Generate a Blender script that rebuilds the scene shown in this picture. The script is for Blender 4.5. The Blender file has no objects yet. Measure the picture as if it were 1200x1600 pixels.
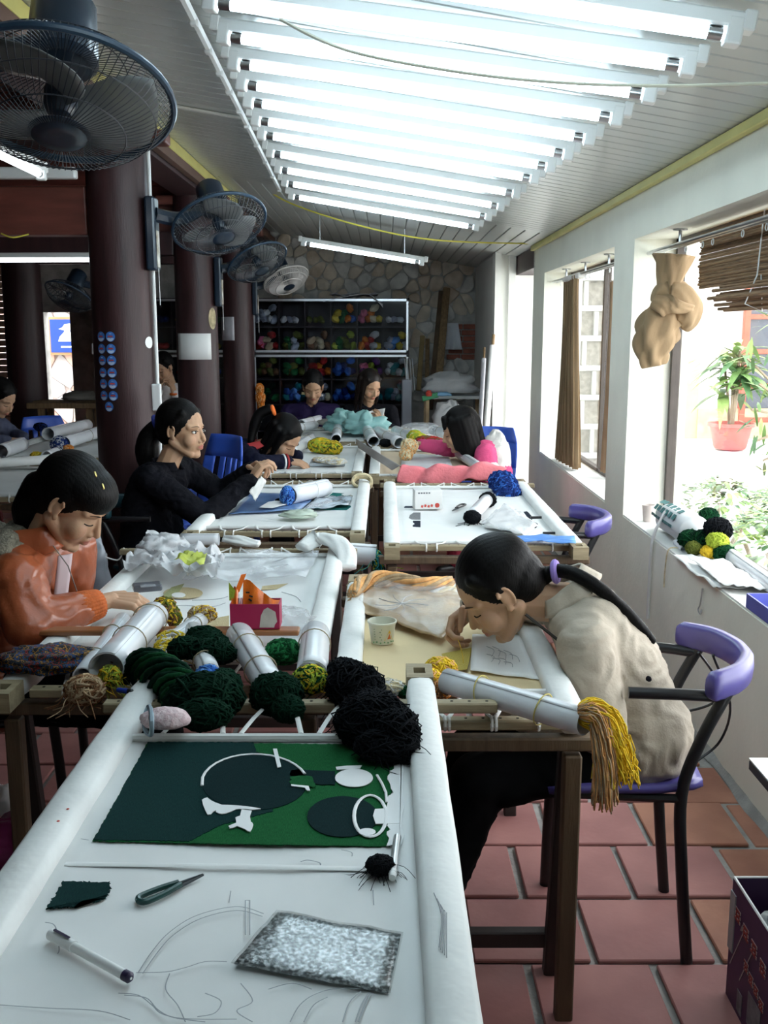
import bpy, bmesh, math, random
from mathutils import Vector, Matrix, Euler, noise
random.seed(7)
V = Vector
PI = math.pi
C = bpy.context.scene.collection
sc = bpy.context.scene

# ---------------------------------------------------------------- camera
CAM_H = 1.5
FPX = 1550.0                       # focal length in pixels of the 1200x1600 frame
TILT = math.atan(280 / FPX)
cd = bpy.data.cameras.new('camera')
cd.sensor_fit = 'VERTICAL'; cd.sensor_height = 36.0; cd.lens = 36.0 * FPX / 1600
cd.clip_start = 0.02; cd.clip_end = 200
cam = bpy.data.objects.new('camera', cd); C.objects.link(cam)
cam.location = (0, 0, CAM_H); cam.rotation_euler = (PI / 2 - TILT, 0, 0)
sc.camera = cam
# ---------------------------------------------------------------- world, exposure
w = bpy.data.worlds.new('overcast_sky'); sc.world = w; w.use_nodes = True
bg = w.node_tree.nodes['Background']
bg.inputs[0].default_value = (0.93, 0.97, 1.0, 1); bg.inputs[1].default_value = 8.8
sc.view_settings.view_transform = 'Standard'; sc.view_settings.look = 'None'
sc.view_settings.gamma = 1; sc.view_settings.use_curve_mapping = False
sc.view_settings.exposure = -0.12
TUBE_LIGHT = 16.5
HALL_TUBE = 6.0
sc.cycles.max_bounces = 6; sc.cycles.transparent_max_bounces = 16
sc.cycles.caustics_reflective = False; sc.cycles.caustics_refractive = False

# ---------------------------------------------------------------- measuring helpers (photo pixel -> point of the room)
_c, _s = math.cos(TILT), math.sin(TILT)
def _ray(x, y):
    u = (x - 600) / FPX; v = (y - 800) / FPX
    return V((u, _c - v * _s, -_s - v * _c))
def PZ(x, y, z=0.7):
    d = _ray(x, y); return V((0, 0, CAM_H)) + d * ((z - CAM_H) / d.z)
def PY(x, y, Y):
    d = _ray(x, y); return V((0, 0, CAM_H)) + d * (Y / d.y)
def PX(x, y, X):
    d = _ray(x, y); return V((0, 0, CAM_H)) + d * (X / d.x)

# ---------------------------------------------------------------- materials
MATS = {}
def mat(name, col=(.8, .8, .8), rough=.6, var=.12, scale=6, bump=0, bscale=60, metal=0, spec=.5,
        stretch=(1, 1, 1), col2=None, emis=0, see=0, coat=0, sheen=0, detail=4, sss=0):
    if name in MATS: return MATS[name]
    m = bpy.data.materials.new(name); m.use_nodes = True
    nt = m.node_tree; N = nt.nodes; L = nt.links
    b = N['Principled BSDF']; out = N['Material Output']
    tc = N.new('ShaderNodeTexCoord'); mp = N.new('ShaderNodeMapping')
    mp.inputs['Scale'].default_value = stretch
    L.new(tc.outputs['Object'], mp.inputs['Vector'])
    nz = N.new('ShaderNodeTexNoise'); nz.inputs['Scale'].default_value = scale; nz.inputs['Detail'].default_value = detail
    L.new(mp.outputs[0], nz.inputs['Vector'])
    rp = N.new('ShaderNodeValToRGB'); e = rp.color_ramp.elements
    e[0].position = .3; e[1].position = .7
    ca = [max(0, c * (1 - var)) for c in col[:3]]; cb = list(col2[:3]) if col2 else [min(1, c * (1 + var)) for c in col[:3]]
    e[0].color = (*ca, 1); e[1].color = (*cb, 1)
    L.new(nz.outputs[0], rp.inputs[0]); L.new(rp.outputs[0], b.inputs['Base Color'])
    b.inputs['Roughness'].default_value = rough; b.inputs['Metallic'].default_value = metal
    b.inputs['Specular IOR Level'].default_value = spec
    b.inputs['Coat Weight'].default_value = coat; b.inputs['Coat Roughness'].default_value = .15
    b.inputs['Sheen Weight'].default_value = sheen
    if sss:
        b.inputs['Subsurface Weight'].default_value = sss; b.inputs['Subsurface Radius'].default_value = (.01, .004, .002)
        b.inputs['Subsurface Scale'].default_value = .6
    if bump:
        n2 = N.new('ShaderNodeTexNoise'); n2.inputs['Scale'].default_value = bscale; n2.inputs['Detail'].default_value = 3
        L.new(mp.outputs[0], n2.inputs['Vector'])
        bp = N.new('ShaderNodeBump'); bp.inputs['Strength'].default_value = bump; bp.inputs['Distance'].default_value = .01
        L.new(n2.outputs[0], bp.inputs['Height']); L.new(bp.outputs[0], b.inputs['Normal'])
    if emis:
        b.inputs['Emission Color'].default_value = (*col[:3], 1); b.inputs['Emission Strength'].default_value = emis
    if see:
        t = N.new('ShaderNodeBsdfTransparent'); mx = N.new('ShaderNodeMixShader'); mx.inputs[0].default_value = 1 - see
        L.new(t.outputs[0], mx.inputs[1]); L.new(b.outputs[0], mx.inputs[2]); L.new(mx.outputs[0], out.inputs['Surface'])
    m.diffuse_color = (*col[:3], 1)
    MATS[name] = m; return m
def weave(name, col, rough=.85, s=2600, bump=.12):
    """cloth with a fine crossed thread relief"""
    if name in MATS: return MATS[name]
    m = mat(name, col, rough, .05, 5)
    nt = m.node_tree; N = nt.nodes; L = nt.links; b = N['Principled BSDF']
    tc = N.new('ShaderNodeTexCoord')
    w1 = N.new('ShaderNodeTexWave'); w1.bands_direction = 'X'; w1.inputs['Scale'].default_value = s / 6.28
    w2 = N.new('ShaderNodeTexWave'); w2.bands_direction = 'Y'; w2.inputs['Scale'].default_value = s / 6.28
    ad = N.new('ShaderNodeMath'); ad.operation = 'ADD'
    for q, k in ((w1, 0), (w2, 1)):
        L.new(tc.outputs['Object'], q.inputs['Vector']); L.new(q.outputs['Fac'], ad.inputs[k])
    bp = N.new('ShaderNodeBump'); bp.inputs['Strength'].default_value = bump; bp.inputs['Distance'].default_value = .002
    L.new(ad.outputs[0], bp.inputs['Height']); L.new(bp.outputs[0], b.inputs['Normal'])
    return m
def glassy(name, col=(1, 1, 1), clear=.9, rough=.03):
    """thin pane: mostly see-through, with a mirror-like surface reflection"""
    if name in MATS: return MATS[name]
    m = bpy.data.materials.new(name); m.use_nodes = True
    nt = m.node_tree; N = nt.nodes; L = nt.links; out = N['Material Output']
    N.remove(N['Principled BSDF'])
    t = N.new('ShaderNodeBsdfTransparent'); t.inputs[0].default_value = (*[c * clear for c in col], 1)
    g = N.new('ShaderNodeBsdfGlossy'); g.inputs['Roughness'].default_value = rough
    lw = N.new('ShaderNodeLayerWeight'); pw_ = N.new('ShaderNodeMath'); pw_.operation = 'POWER'; pw_.inputs[1].default_value = 4
    fr = N.new('ShaderNodeMath'); fr.operation = 'MULTIPLY_ADD'; fr.inputs[1].default_value = .45; fr.inputs[2].default_value = .03
    L.new(lw.outputs['Facing'], pw_.inputs[0]); L.new(pw_.outputs[0], fr.inputs[0])
    mx = N.new('ShaderNodeMixShader')
    L.new(fr.outputs[0], mx.inputs[0]); L.new(t.outputs[0], mx.inputs[1]); L.new(g.outputs[0], mx.inputs[2])
    L.new(mx.outputs[0], out.inputs['Surface'])
    MATS[name] = m; return m

# ---------------------------------------------------------------- mesh helpers
WORLD = {}                                   # world position of a thing's origin
def frame_of(d, up=V((0, 0, 1))):
    d = d.normalized()
    if abs(d.dot(up)) > .98: up = V((0, 1, 0))
    a = d.cross(up).normalized(); b = a.cross(d).normalized()
    return a, b
def mrot(x, y, z):                           # matrix from three axis vectors
    return Matrix((x, y, z)).transposed()
class B:
    def __init__(s): s.v = []; s.f = []; s.m = []
    def add(s, vs, fs, mi=0):
        o = len(s.v); s.v += [V(p) for p in vs]; s.f += [tuple(i + o for i in f) for f in fs]; s.m += [mi] * len(fs); return s
    def box(s, c, sz, R=None, bev=0, mi=0):
        c = V(c); hx, hy, hz = [q / 2 for q in sz]
        R = R if R is not None else Matrix.Identity(3)
        if isinstance(R, (int, float)): R = Matrix.Rotation(R, 3, 'Z')
        if bev <= 0:
            vs = [c + R @ V((x * hx, y * hy, z * hz)) for x in (-1, 1) for y in (-1, 1) for z in (-1, 1)]
            return s.add(vs, [(0, 1, 3, 2), (4, 6, 7, 5), (0, 4, 5, 1), (2, 3, 7, 6), (0, 2, 6, 4), (1, 5, 7, 3)], mi)
        bm = bmesh.new(); bmesh.ops.create_cube(bm, size=2)
        for p in bm.verts: p.co = V((p.co.x * hx, p.co.y * hy, p.co.z * hz))
        bmesh.ops.bevel(bm, geom=bm.edges[:], offset=min(bev, .95 * min(hx, hy, hz)), segments=1 if bev < .006 else 2, affect='EDGES', profile=.5)
        bm.verts.index_update()
        s.add([c + R @ p.co for p in bm.verts], [[q.index for q in f.verts] for f in bm.faces], mi); bm.free(); return s
    def tube(s, pts, r, n=8, cap=True, closed=False, mi=0, up=V((0, 0, 1)), flat=1.0):
        pts = [V(p) for p in pts]; k = len(pts)
        rs = r if isinstance(r, (list, tuple)) else [r] * k
        vs = []; a = None
        for i, p in enumerate(pts):
            if closed: d = pts[(i + 1) % k] - pts[i - 1]
            else: d = pts[min(i + 1, k - 1)] - pts[max(i - 1, 0)]
            if d.length < 1e-9: d = V((0, 0, 1))
            d.normalize()
            if a is None: a, b = frame_of(d, up)
            else:
                a = a - d * a.dot(d)
                if a.length < 1e-6: a, b = frame_of(d, up)
                a.normalize(); b = a.cross(d)
            for j in range(n):
                t = 2 * PI * j / n
                vs.append(p + (a * math.cos(t) + b * math.sin(t) * flat) * rs[i])
        fs = []
        for i in range(k if closed else k - 1):
            for j in range(n):
                i2 = (i + 1) % k; j2 = (j + 1) % n
                fs.append((i * n + j, i * n + j2, i2 * n + j2, i2 * n + j))
        if cap and not closed:
            fs.append(tuple(range(n))); fs.append(tuple((k - 1) * n + j for j in reversed(range(n))))
        return s.add(vs, fs, mi)
    def lathe(s, prof, n=16, M=None, mi=0, ang=2 * PI, off=0):
        M = M or Matrix.Identity(4); full = abs(ang - 2 * PI) < 1e-6; nn = n if full else n + 1
        vs = [M @ V((r * math.cos(off + ang * j / n), r * math.sin(off + ang * j / n), z)) for r, z in prof for j in range(nn)]
        fs = []
        for i in range(len(prof) - 1):
            for j in range(n):
                j2 = (j + 1) % nn
                fs.append((i * nn + j, i * nn + j2, (i + 1) * nn + j2, (i + 1) * nn + j))
        if full:
            if prof[0][0] > 1e-5: fs.append(tuple(reversed(range(nn))))
            if prof[-1][0] > 1e-5: fs.append(tuple((len(prof) - 1) * nn + j for j in range(nn)))
        return s.add(vs, fs, mi)
    def cap(s, a, b, ra, rb=None, n=10, mi=0):
        """capsule from a to b, tapering from ra to rb"""
        a, b = V(a), V(b); rb = ra if rb is None else rb
        d = b - a; L = d.length
        if L < 1e-6: return s.ell(a, (ra, ra, ra))
        d.normalize(); x, y = frame_of(d)
        M = Matrix.Translation(a) @ mrot(x, d.cross(x), d).to_4x4()
        h = [0.0001, .38, .71, .92, 1]
        prof = [(ra * q if i else 1e-6, -ra * math.sqrt(max(0, 1 - q * q))) for i, q in enumerate(h)]
        prof += [(rb * q if i < 4 else 1e-6, L + rb * math.sqrt(max(0, 1 - q * q))) for i, q in enumerate(reversed(h))]
        return s.lathe(prof, n, M, mi)
    def ell(s, c, r, R=None, n=14, k=9, mi=0):
        M = Matrix.Translation(V(c)) @ (R.to_4x4() if R is not None else Matrix.Identity(4)) @ Matrix.Diagonal((*r, 1))
        prof = [(max(1e-6, math.sin(PI * i / k)), -math.cos(PI * i / k)) for i in range(k + 1)]
        return s.lathe(prof, n, M, mi)
    def grid(s, fn, nu, nv, mi=0, cu=False):
        vs = [fn(i / nu, j / nv) for i in range(nu if cu else nu + 1) for j in range(nv + 1)]
        w = nv + 1; k = nu if cu else nu + 1
        fs = [(i * w + j, ((i + 1) % k) * w + j, ((i + 1) % k) * w + j + 1, i * w + j + 1) for i in range(nu) for j in range(nv)]
        return s.add(vs, fs, mi)
    def prism(s, pts, n, t, mi=0):
        """polygon pts extruded along n by t"""
        pts = [V(p) for p in pts]; n = V(n).normalized() * t; k = len(pts)
        vs = pts + [p + n for p in pts]
        fs = [tuple(reversed(range(k))), tuple(range(k, 2 * k))] + [(i, (i + 1) % k, k + (i + 1) % k, k + i) for i in range(k)]
        return s.add(vs, fs, mi)
    def out(s, name, m, parent=None, smooth=True, local=False, me=None, **kw):
        """link the collected shape as ONE mesh object"""
        if me is None:
            me = bpy.data.meshes.new(name)
            if parent is None or local: org = None
            if parent is not None:
                org = V((0, 0, 0)) if local else WORLD[parent.name]
            else:
                xs = [p.x for p in s.v]; ys = [p.y for p in s.v]; zs = [p.z for p in s.v]
                org = V(((min(xs) + max(xs)) / 2, (min(ys) + max(ys)) / 2, min(zs)))
            me.from_pydata([p - org for p in s.v], [], s.f)
            if any(s.m): me.polygons.foreach_set('material_index', s.m)
            bm = bmesh.new(); bm.from_mesh(me); bmesh.ops.recalc_face_normals(bm, faces=bm.faces[:]); bm.to_mesh(me); bm.free()
            if smooth:
                me.polygons.foreach_set('use_smooth', [True] * len(me.polygons))
                if smooth is True: me.set_sharp_from_angle(angle=math.radians(40))
            for q in (m if isinstance(m, (list, tuple)) else [m]): me.materials.append(q)
        else: org = WORLD[parent.name] if parent is not None else V((0, 0, 0))
        o = bpy.data.objects.new(name, me); C.objects.link(o)
        if parent is not None: o.parent = parent; WORLD[o.name] = org
        else: o.location = org; WORLD[o.name] = org
        for k, q in kw.items(): o[k] = q
        return o
def solid(o, t, off=0):
    m = o.modifiers.new('thickness', 'SOLIDIFY'); m.thickness = t; m.offset = off; return o
def tag(o, label, cat, group=None, kind=None):
    o['label'] = label; o['category'] = cat
    if group: o['group'] = group
    if kind: o['kind'] = kind
    return o
def thing(name, label, cat, loc=(0, 0, 0), rz=0, group=None):
    o = bpy.data.objects.new(name, None); C.objects.link(o); o.empty_display_size = .05
    o.location = V(loc); o.rotation_euler = (0, 0, rz); WORLD[o.name] = V(loc)
    return tag(o, label, cat, group)
def struct(o, label=None):
    o['kind'] = 'structure'
    if label: o['label'] = label
    return o
def dup(o, loc=None, rz=None, label=None, group=None, parent=None):
    c = o.copy(); C.objects.link(c)
    if parent is not None: c.parent = parent
    if loc is not None: c.location = V(loc)
    if rz is not None: c.rotation_euler = (c.rotation_euler[0], c.rotation_euler[1], rz)
    WORLD[c.name] = V(c.location)
    if label: c['label'] = label
    if group: c['group'] = group
    for ch in list(o.children): dup(ch, parent=c)
    return c
def spl(pts, n=8, closed=False):
    """smooth Catmull-Rom path through pts"""
    pts = [V(p) for p in pts]; k = len(pts); o = []
    for i in range(k if closed else k - 1):
        p0 = pts[i - 1] if (i > 0 or closed) else pts[0]; p1 = pts[i]; p2 = pts[(i + 1) % k]
        p3 = pts[(i + 2) % k] if (closed or i + 2 < k) else pts[-1]
        for j in range(n):
            t = j / n
            o.append(.5 * ((2 * p1) + (p2 - p0) * t + (2 * p0 - 5 * p1 + 4 * p2 - p3) * t * t + (3 * p1 - p0 - 3 * p2 + p3) * t ** 3))
    if not closed: o.append(pts[-1].copy())
    return o
def rnd(a, b): return a + (b - a) * random.random()
def rv(k=1): return V((rnd(-k, k), rnd(-k, k), rnd(-k, k)))
# ================================================================ THE ROOM
WX, WX2 = 1.17, 1.45                          # inner and outer face of the window wall
m_wall = mat('limewashed_plaster', (.83, .82, .71), .9, .05, 3, .15, 40)
m_white = mat('white_plaster', (.82, .82, .78), .9, .04, 3, .1, 40)
m_grout = mat('grey_cement', (.33, .32, .30), .95, .25, 9, .5, 60)
m_tile = mat('terracotta_tile', (.39, .155, .145), .6, .2, 4, .12, 30, col2=(.45, .20, .18))
m_tile2 = mat('terracotta_tile_warm', (.42, .17, .11), .6, .22, 5, .12, 30, col2=(.48, .22, .14))
m_pvc = mat('pvc_ceiling_panel', (.50, .52, .50), .28, .04, 2, spec=.6)
m_dwood = mat('dark_stained_wood', (.040, .015, .016), .48, .35, 3, .12, 30, stretch=(6, 6, .6))
m_rwood = mat('red_brown_boards', (.16, .045, .032), .5, .3, 3, .12, 30, stretch=(1, 6, 6))
m_yel = mat('yellow_trim', (.66, .60, .20), .5, .08, 5)
m_hallwall = mat('dark_brickwork', (.05, .03, .028), .9, .4, 5, .4, 20)

# floor: cement bed with every near tile its own piece
fl = struct(B().box((-1.8, 5, -.0515), (8.6, 15.2, .1)).out('floor', m_grout, smooth=False))
TX, TY, Y0 = .302, .278, 2.153
tile_me = []
for q in range(3):
    b = B().box((0, 0, -.003), (TX - .02, TY - .016, .012), bev=.003)
    o = b.out('floor_tile', (m_tile, m_tile2, m_tile)[q], smooth=False); tile_me.append(o.data); bpy.data.objects.remove(o)
far = [B(), B()]; spots = []
for j in range(-9, 42):
    y = Y0 + (j + .5) * TY; off = (j % 2) * TX * .5 + .055 + .02 * math.sin(j * 2.3)
    for i in range(-22, 6):
        x = i * TX + off
        if x > WX + .12 or x < -5.8 or y > 11.3 or (y > 8 and x > .8): continue
        if x > WX - .16:                        # cut tile against the wall
            w_ = WX - .012 - .008 * math.sin(j * 5.1) - (x - TX / 2 + .01)
            if w_ > .05 and y > 1.2 and y < 8: B().box((x - TX / 2 + .01 + w_ / 2, y, -.003), (w_, TY - .016, .012), bev=.003).out('floor_tile', m_tile2, fl, smooth=False)
            continue
        vis = (x > -.3 and y > 1.55 and y < 5.5) or (x < -.55 and x > -1.5 and 1.9 < y < 3.6)
        spots.append((0 if vis else 1, (x - .6) ** 2 + (y - 2.6) ** 2, x, y))
spots.sort()
FW = WORLD[fl.name]
for k, (_, _, x, y) in enumerate(spots):
    r = random.Random(k)
    if k < 300:
        o = bpy.data.objects.new('floor_tile', tile_me[1 if x > .85 else 0]); C.objects.link(o); o.parent = fl
        o.location = V((x + r.uniform(-.003, .003), y + r.uniform(-.003, .003), r.uniform(-.0012, .0008))) - FW
        o.rotation_euler = (0, 0, r.uniform(-.006, .006) + (PI if r.random() > .5 else 0))
    else: far[k % 2].box((x, y, -.003), (TX - .02, TY - .016, .012))
for q in (0, 1): far[q].out('floor_tiles', (m_tile, m_tile2)[q], fl, smooth=False, kind='stuff')

# window wall with its two deep openings
SZ, LZ, TOP = .615, 1.93, 2.16
b = B()
def wbox(b, x0, x1, y0, y1, z0, z1): b.box(((x0 + x1) / 2, (y0 + y1) / 2, (z0 + z1) / 2), (x1 - x0, y1 - y0, z1 - z0))
wbox(b, WX, WX2, -2, 7.96, 0, SZ); wbox(b, WX, WX2, -2, 7.96, LZ, TOP + .25)
for a, c in ((-2, 1.5), (4.78, 5.19), (7.42, 7.96)): wbox(b, WX, WX2, a, c, SZ, LZ)
struct(b.out('wall_right', m_wall, smooth=False))
b = B(); wbox(b, .975, 1.7, 9.0, 9.18, 0, 2.35); wbox(b, .975, 1.03, 8.93, 9.0, 0, 2.3)
wbox(b, 1.10, 1.16, 8.95, 9.0, 0, 2.3)
struct(b.out('wall_end', m_white, smooth=False))
b = B(); wbox(b, .99, 1.15, 9.18, 11, 0, 2.35); struct(b.out('wall_passage', m_white, smooth=False))
b = B(); wbox(b, WX, 1.75, 7.9, 9.1, 2.0, 2.16); struct(b.out('trim_1', m_dwood, smooth=False))
# cement skirting smear along the wall foot
b = B()
b.grid(lambda u, v: V((WX + .002 - .03 * v * (.7 + .5 * noise.noise(V((u * 40, 0, 3)))), -.5 + 8.4 * u, .03 * (1 - v) * (1 + .5 * noise.noise(V((u * 60, 1, 3)))) + .004)), 120, 1)
struct(b.out('baseboard_right', m_grout))

# ceiling: a plain deck with every panel strip under it
SL = .17
def CZ(x): return 2.155 + SL * (WX - x)
CL = -1.2
ca = math.atan(SL)
b = B(); xm = (WX2 + CL) / 2
b.box((xm, 4.5, CZ(xm) + .06), ((WX2 - CL) / math.cos(ca), 13.0, .05), R=Matrix.Rotation(ca, 3, 'Y'))
ceil = struct(b.out('ceiling', mat('ceiling_deck', (.3, .3, .3)), smooth=False))
pw = .1
xm = (WX + CL) / 2
b = B().box((0, 0, 0), ((WX - CL) / math.cos(ca), pw - .007, .014), bev=.004); po = b.out('ceiling_panel', m_pvc, smooth=False); pme = po.data; bpy.data.objects.remove(po)
y = .3
while y < 7.0:
    o = bpy.data.objects.new('ceiling_panel', pme); C.objects.link(o); o.parent = ceil
    o.rotation_euler = (0, ca, 0); o.location = V((xm, y, CZ(xm) + .012)) - WORLD[ceil.name] - V((0, 0, .008)); y += pw
b = B().box((0, 0, 0), (pw - .004, 4.05, .014), bev=.004); po = b.out('ceiling_panel', m_pvc, smooth=False); pme = po.data; bpy.data.objects.remove(po)
x = WX - .05
while x > CL:
    o = bpy.data.objects.new('ceiling_panel', pme); C.objects.link(o); o.parent = ceil
    o.rotation_euler = (0, ca, 0); o.location = V((x, 8.97, CZ(x) + .004)) - WORLD[ceil.name]; x -= pw
# the ceiling panels' joint strip and the two yellow edge trims
def strip(name, a, c, w_, h, m, label=None):
    a, c = V(a), V(c); d = (c - a); L = d.length; d.normalize(); x_, z_ = frame_of(d)
    return struct(B().box((a + c) / 2, (w_, L, h), R=mrot(x_, d, z_), bev=.003).out(name, m, smooth=False), label)
strip('trim_2', (WX - .016, -1, CZ(WX) - .012), (WX - .016, 7.95, CZ(WX) - .012), .03, .035, m_yel)
strip('trim_3', (CL + .02, -1, CZ(CL) - .035), (CL + .02, 8.2, CZ(CL) - .035), .035, .06, m_yel)
strip('trim_4', (CL, 4.75, CZ(CL) - .004), (-.5, 4.75, CZ(-.5) - .004), .02, .012, m_white)

# back wall: cement core, rubble stones laid one by one
YB = 11.0
m_core = mat('wall_mortar', (.44, .43, .41), .95, .3, 8, .5, 30)
stone_m = [mat('rubble_stone_%s' % n, c, .9, .3, 7, .5, 25, col2=c2) for n, c, c2 in
           (('grey', (.58, .57, .55), (.74, .71, .66)), ('buff', (.64, .57, .47), (.76, .66, .54)), ('pale', (.70, .69, .67), (.80, .78, .74)), ('ochre', (.62, .48, .34), (.70, .60, .50)))]
b = B()
wbox(b, -3.42, 1.15, YB, YB + .2, 0, 3.4); wbox(b, -6.2, -4.75, YB, YB + .2, 0, 3.4); wbox(b, -4.02, -3.72, YB, YB + .2, 0, 2.2); wbox(b, -4.75, -4.02, YB, YB + .2, 0, .9); wbox(b, -4.75, -3.42, YB, YB + .2, 2.2, 3.4); wbox(b, -3.72, -3.42, YB, YB + .2, 1.72, 2.2)
wb = struct(b.out('wall_back', m_core, smooth=False))
def clip(poly, p, n):
    o = []
    for i in range(len(poly)):
        a, c = poly[i], poly[(i + 1) % len(poly)]; da, dc = (a - p).dot(n), (c - p).dot(n)
        if da <= 0: o.append(a)
        if da * dc < 0: o.append(a + (c - a) * (da / (da - dc)))
    return o
def stones(x0, x1, z0, z1, cell, yface, parent, seed, mats, hole=None, gap=.005, nm='stone'):
    r = random.Random(seed); P = []
    nx = int((x1 - x0) / cell) + 2; nz = int((z1 - z0) / cell) + 2
    for i in range(-1, nx):
        for j in range(-1, nz):
            P.append(V((x0 + (i + .5 + r.uniform(-.42, .42)) * cell * 1.0, z0 + (j + .5 + r.uniform(-.4, .4)) * cell)))
    for k, p in enumerate(P):
        if not (x0 < p.x < x1 and z0 < p.y < z1): continue
        if hole and hole[0] < p.x < hole[1] and hole[2] < p.y < hole[3]: continue
        poly = [V((x0, z0)), V((x1, z0)), V((x1, z1)), V((x0, z1))]
        for q in P:
            if q is p or (q - p).length > cell * 3: continue
            poly = clip(poly, (p + q) / 2, (q - p).normalized())
            if len(poly) < 3: break
        if len(poly) < 3: continue
        c = sum(poly, V((0, 0))) / len(poly); mn = min((a - c).length for a in poly)
        if mn < gap * 2: continue
        # rounded outline
        ring = []
        for a, e in zip(poly, poly[1:] + poly[:1]): ring += [a.lerp(e, .25), a.lerp(e, .75)]
        h = r.uniform(.02, .05); b = B(); k_ = len(ring)
        o1 = [c + (a - c) * (1 - gap / max(.02, (a - c).length)) for a in ring]; o2 = [c + (a - c) * .78 for a in ring]
        vs = [V((a.x, yface, a.y)) for a in o1] + [V((a.x, yface - h * .7, a.y)) for a in o1] + [V((a.x, yface - h, a.y)) for a in o2]
        fs = [(i, (i + 1) % k_, k_ + (i + 1) % k_, k_ + i) for i in range(k_)] + [(k_ + i, k_ + (i + 1) % k_, 2 * k_ + (i + 1) % k_, 2 * k_ + i) for i in range(k_)] + [tuple(2 * k_ + i for i in range(k_))]
        b.add(vs, fs); b.out(nm, r.choice(mats), parent, smooth=True)
stones(-1.15, .98, .75, 2.62, .15, YB - .002, wb, 3, stone_m, hole=(.68, 1.0, 1.20, 1.60))
# brick patch in the rubble wall
m_brick = mat('red_brick', (.26, .085, .055), .9, .3, 12, .3, 40)
for j in range(6):
    for i in range(2):
        B().box((.76 + i * .16 + (j % 2) * .02, YB - .015, 1.24 + j * .065), (.15, .04, .055), bev=.006).out('brick', m_brick, wb, smooth=False)
# hall shell: roof, far walls, wall behind the camera
b = B(); wbox(b, -6.2, -1.15, -2.2, 11.2, 3.3, 3.4); hr = struct(b.out('hall_ceiling', m_dwood, smooth=False))
for i in range(24):
    x = -1.35 - i * .2
    B().box((x, 4.5, 3.27), (.185, 13, .03)).out('roof_plank', m_rwood, hr, smooth=False)
b = B(); wbox(b, -6.2, -6.05, -2.2, 11.2, 0, 3.4); struct(b.out('wall_left', m_hallwall, smooth=False))
b = B(); wbox(b, -6.2, WX2, -2.2, -2.05, 0, 3.4); struct(b.out('wall_camera_side', m_wall, smooth=False))
# eaves beam above the column row closes the gap between hall roof and lean-to
b = B(); wbox(b, -1.42, -1.22, -2.05, 11, 2.42, 2.62); wbox(b, -1.40, -1.3, -2.05, 11, 2.62, 3.3)
struct(b.out('trim_5', m_dwood, smooth=False))
b = B(); wbox(b, -1.21, -1.17, -2.05, 11, 2.44, 2.50); struct(b.out('trim_6', mat('brown_edge_board', (.13, .07, .05), .6), smooth=False))

# ---------------------------------------------------------------- outdoors
m_conc = mat('pale_courtyard_paving', (.78, .77, .73), .9, .06, 2, .1, 20)
b = B(); wbox(b, WX2, 14, -3, 16, -.3, -.02); struct(b.out('ground', m_conc, smooth=False))
b = B(); wbox(b, 1.75, 12, 14.5, 14.7, -.1, 4.5); struct(b.out('wall_courtyard', mat('courtyard_white_wall', (.86, .86, .84), .9, .03), smooth=False))
b = B(); wbox(b, 3.6, 4.55, 14.42, 14.5, -.05, 1.1); struct(b.out('trim_7', mat('yellow_plinth', (.75, .62, .22), .8, .1), smooth=False))
b = B(); wbox(b, 4.55, 7, 14.4, 14.5, -.05, .42); struct(b.out('trim_8', mat('stone_plinth', (.45, .33, .22), .8, .3), smooth=False))
# light-filled yard behind the hall door
b = B(); wbox(b, -6.2, -2.5, 13.2, 13.4, -.1, 4.0); wy = struct(b.out('wall_yard', mat('yard_wall_mortar', (.60, .50, .46), .9, .1), smooth=False))
stones(-5.0, -3.7, .3, 2.4, .3, 13.198, wy, 9, [mat('yard_stone_rose', (.62, .40, .32), .9, .2, 5), mat('yard_stone_cream', (.72, .62, .54), .9, .2, 5), mat('yard_stone_grey', (.5, .47, .46), .9, .2, 5)])
b = B(); wbox(b, -6.2, 1.5, 11.2, 14, -.3, -.02); struct(b.out('ground_yard', m_conc, smooth=False))
# ================================================================ LIGHTS THE ROOM HAS
ORD = ['nearest', 'second', 'third', 'fourth', 'fifth', 'sixth', 'seventh', 'eighth', 'ninth', 'tenth', 'eleventh', 'farthest']
m_plas = mat('white_plastic', (.80, .81, .80), .35, .03, 4)
m_tubeon = mat('lit_fluorescent_tube', (.72, .90, 1.0), .3, 0, 1, emis=TUBE_LIGHT)
m_halltube = mat('lit_hall_tube', (.88, .95, 1.0), .3, 0, 1, emis=HALL_TUBE)
m_metal = mat('brushed_metal', (.55, .56, .57), .3, .1, 20, metal=1)
def tube_light(a, c, name, label, group, lit=m_tubeon, drop=.032):
    a, c = V(a), V(c); t = thing(name, label, 'light', (a + c) / 2, 0, group)
    d = (c - a).normalized(); x_, z_ = frame_of(d); R = mrot(x_, d, z_); L = (c - a).length
    B().box((a + c) / 2 + z_ * drop, (.04, L + .10, .035), R=R, bev=.005).out('batten', m_plas, t, smooth=False)
    B().tube([a, c], .0145, 12).out('tube', lit, t)
    for e, s in ((a, -1), (c, 1)):
        h = B().box(e + d * s * .022 + z_ * .008, (.042, .038, .062), R=R, bev=.006).out('end_holder', m_plas, t, smooth=False)
        B().tube([e - d * s * .035, e - d * s * .002], .0152, 12).out('tube_cap', m_metal, h)
        B().box(e + d * s * .05 + z_ * drop, (.045, .03, .045), R=R, bev=.004).out('end_cover', m_plas, t, smooth=False)
    return t
TYS = [(2.38, 2.50), (2.66, 2.84), (2.97, 3.16), (3.30, 3.47), (3.65, 3.76), (3.97, 4.05), (4.28, 4.40), (4.62, 4.72), (5.12, 5.2), (5.65, 5.72), (6.15, 6.25), (6.80, 6.86)]
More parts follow.
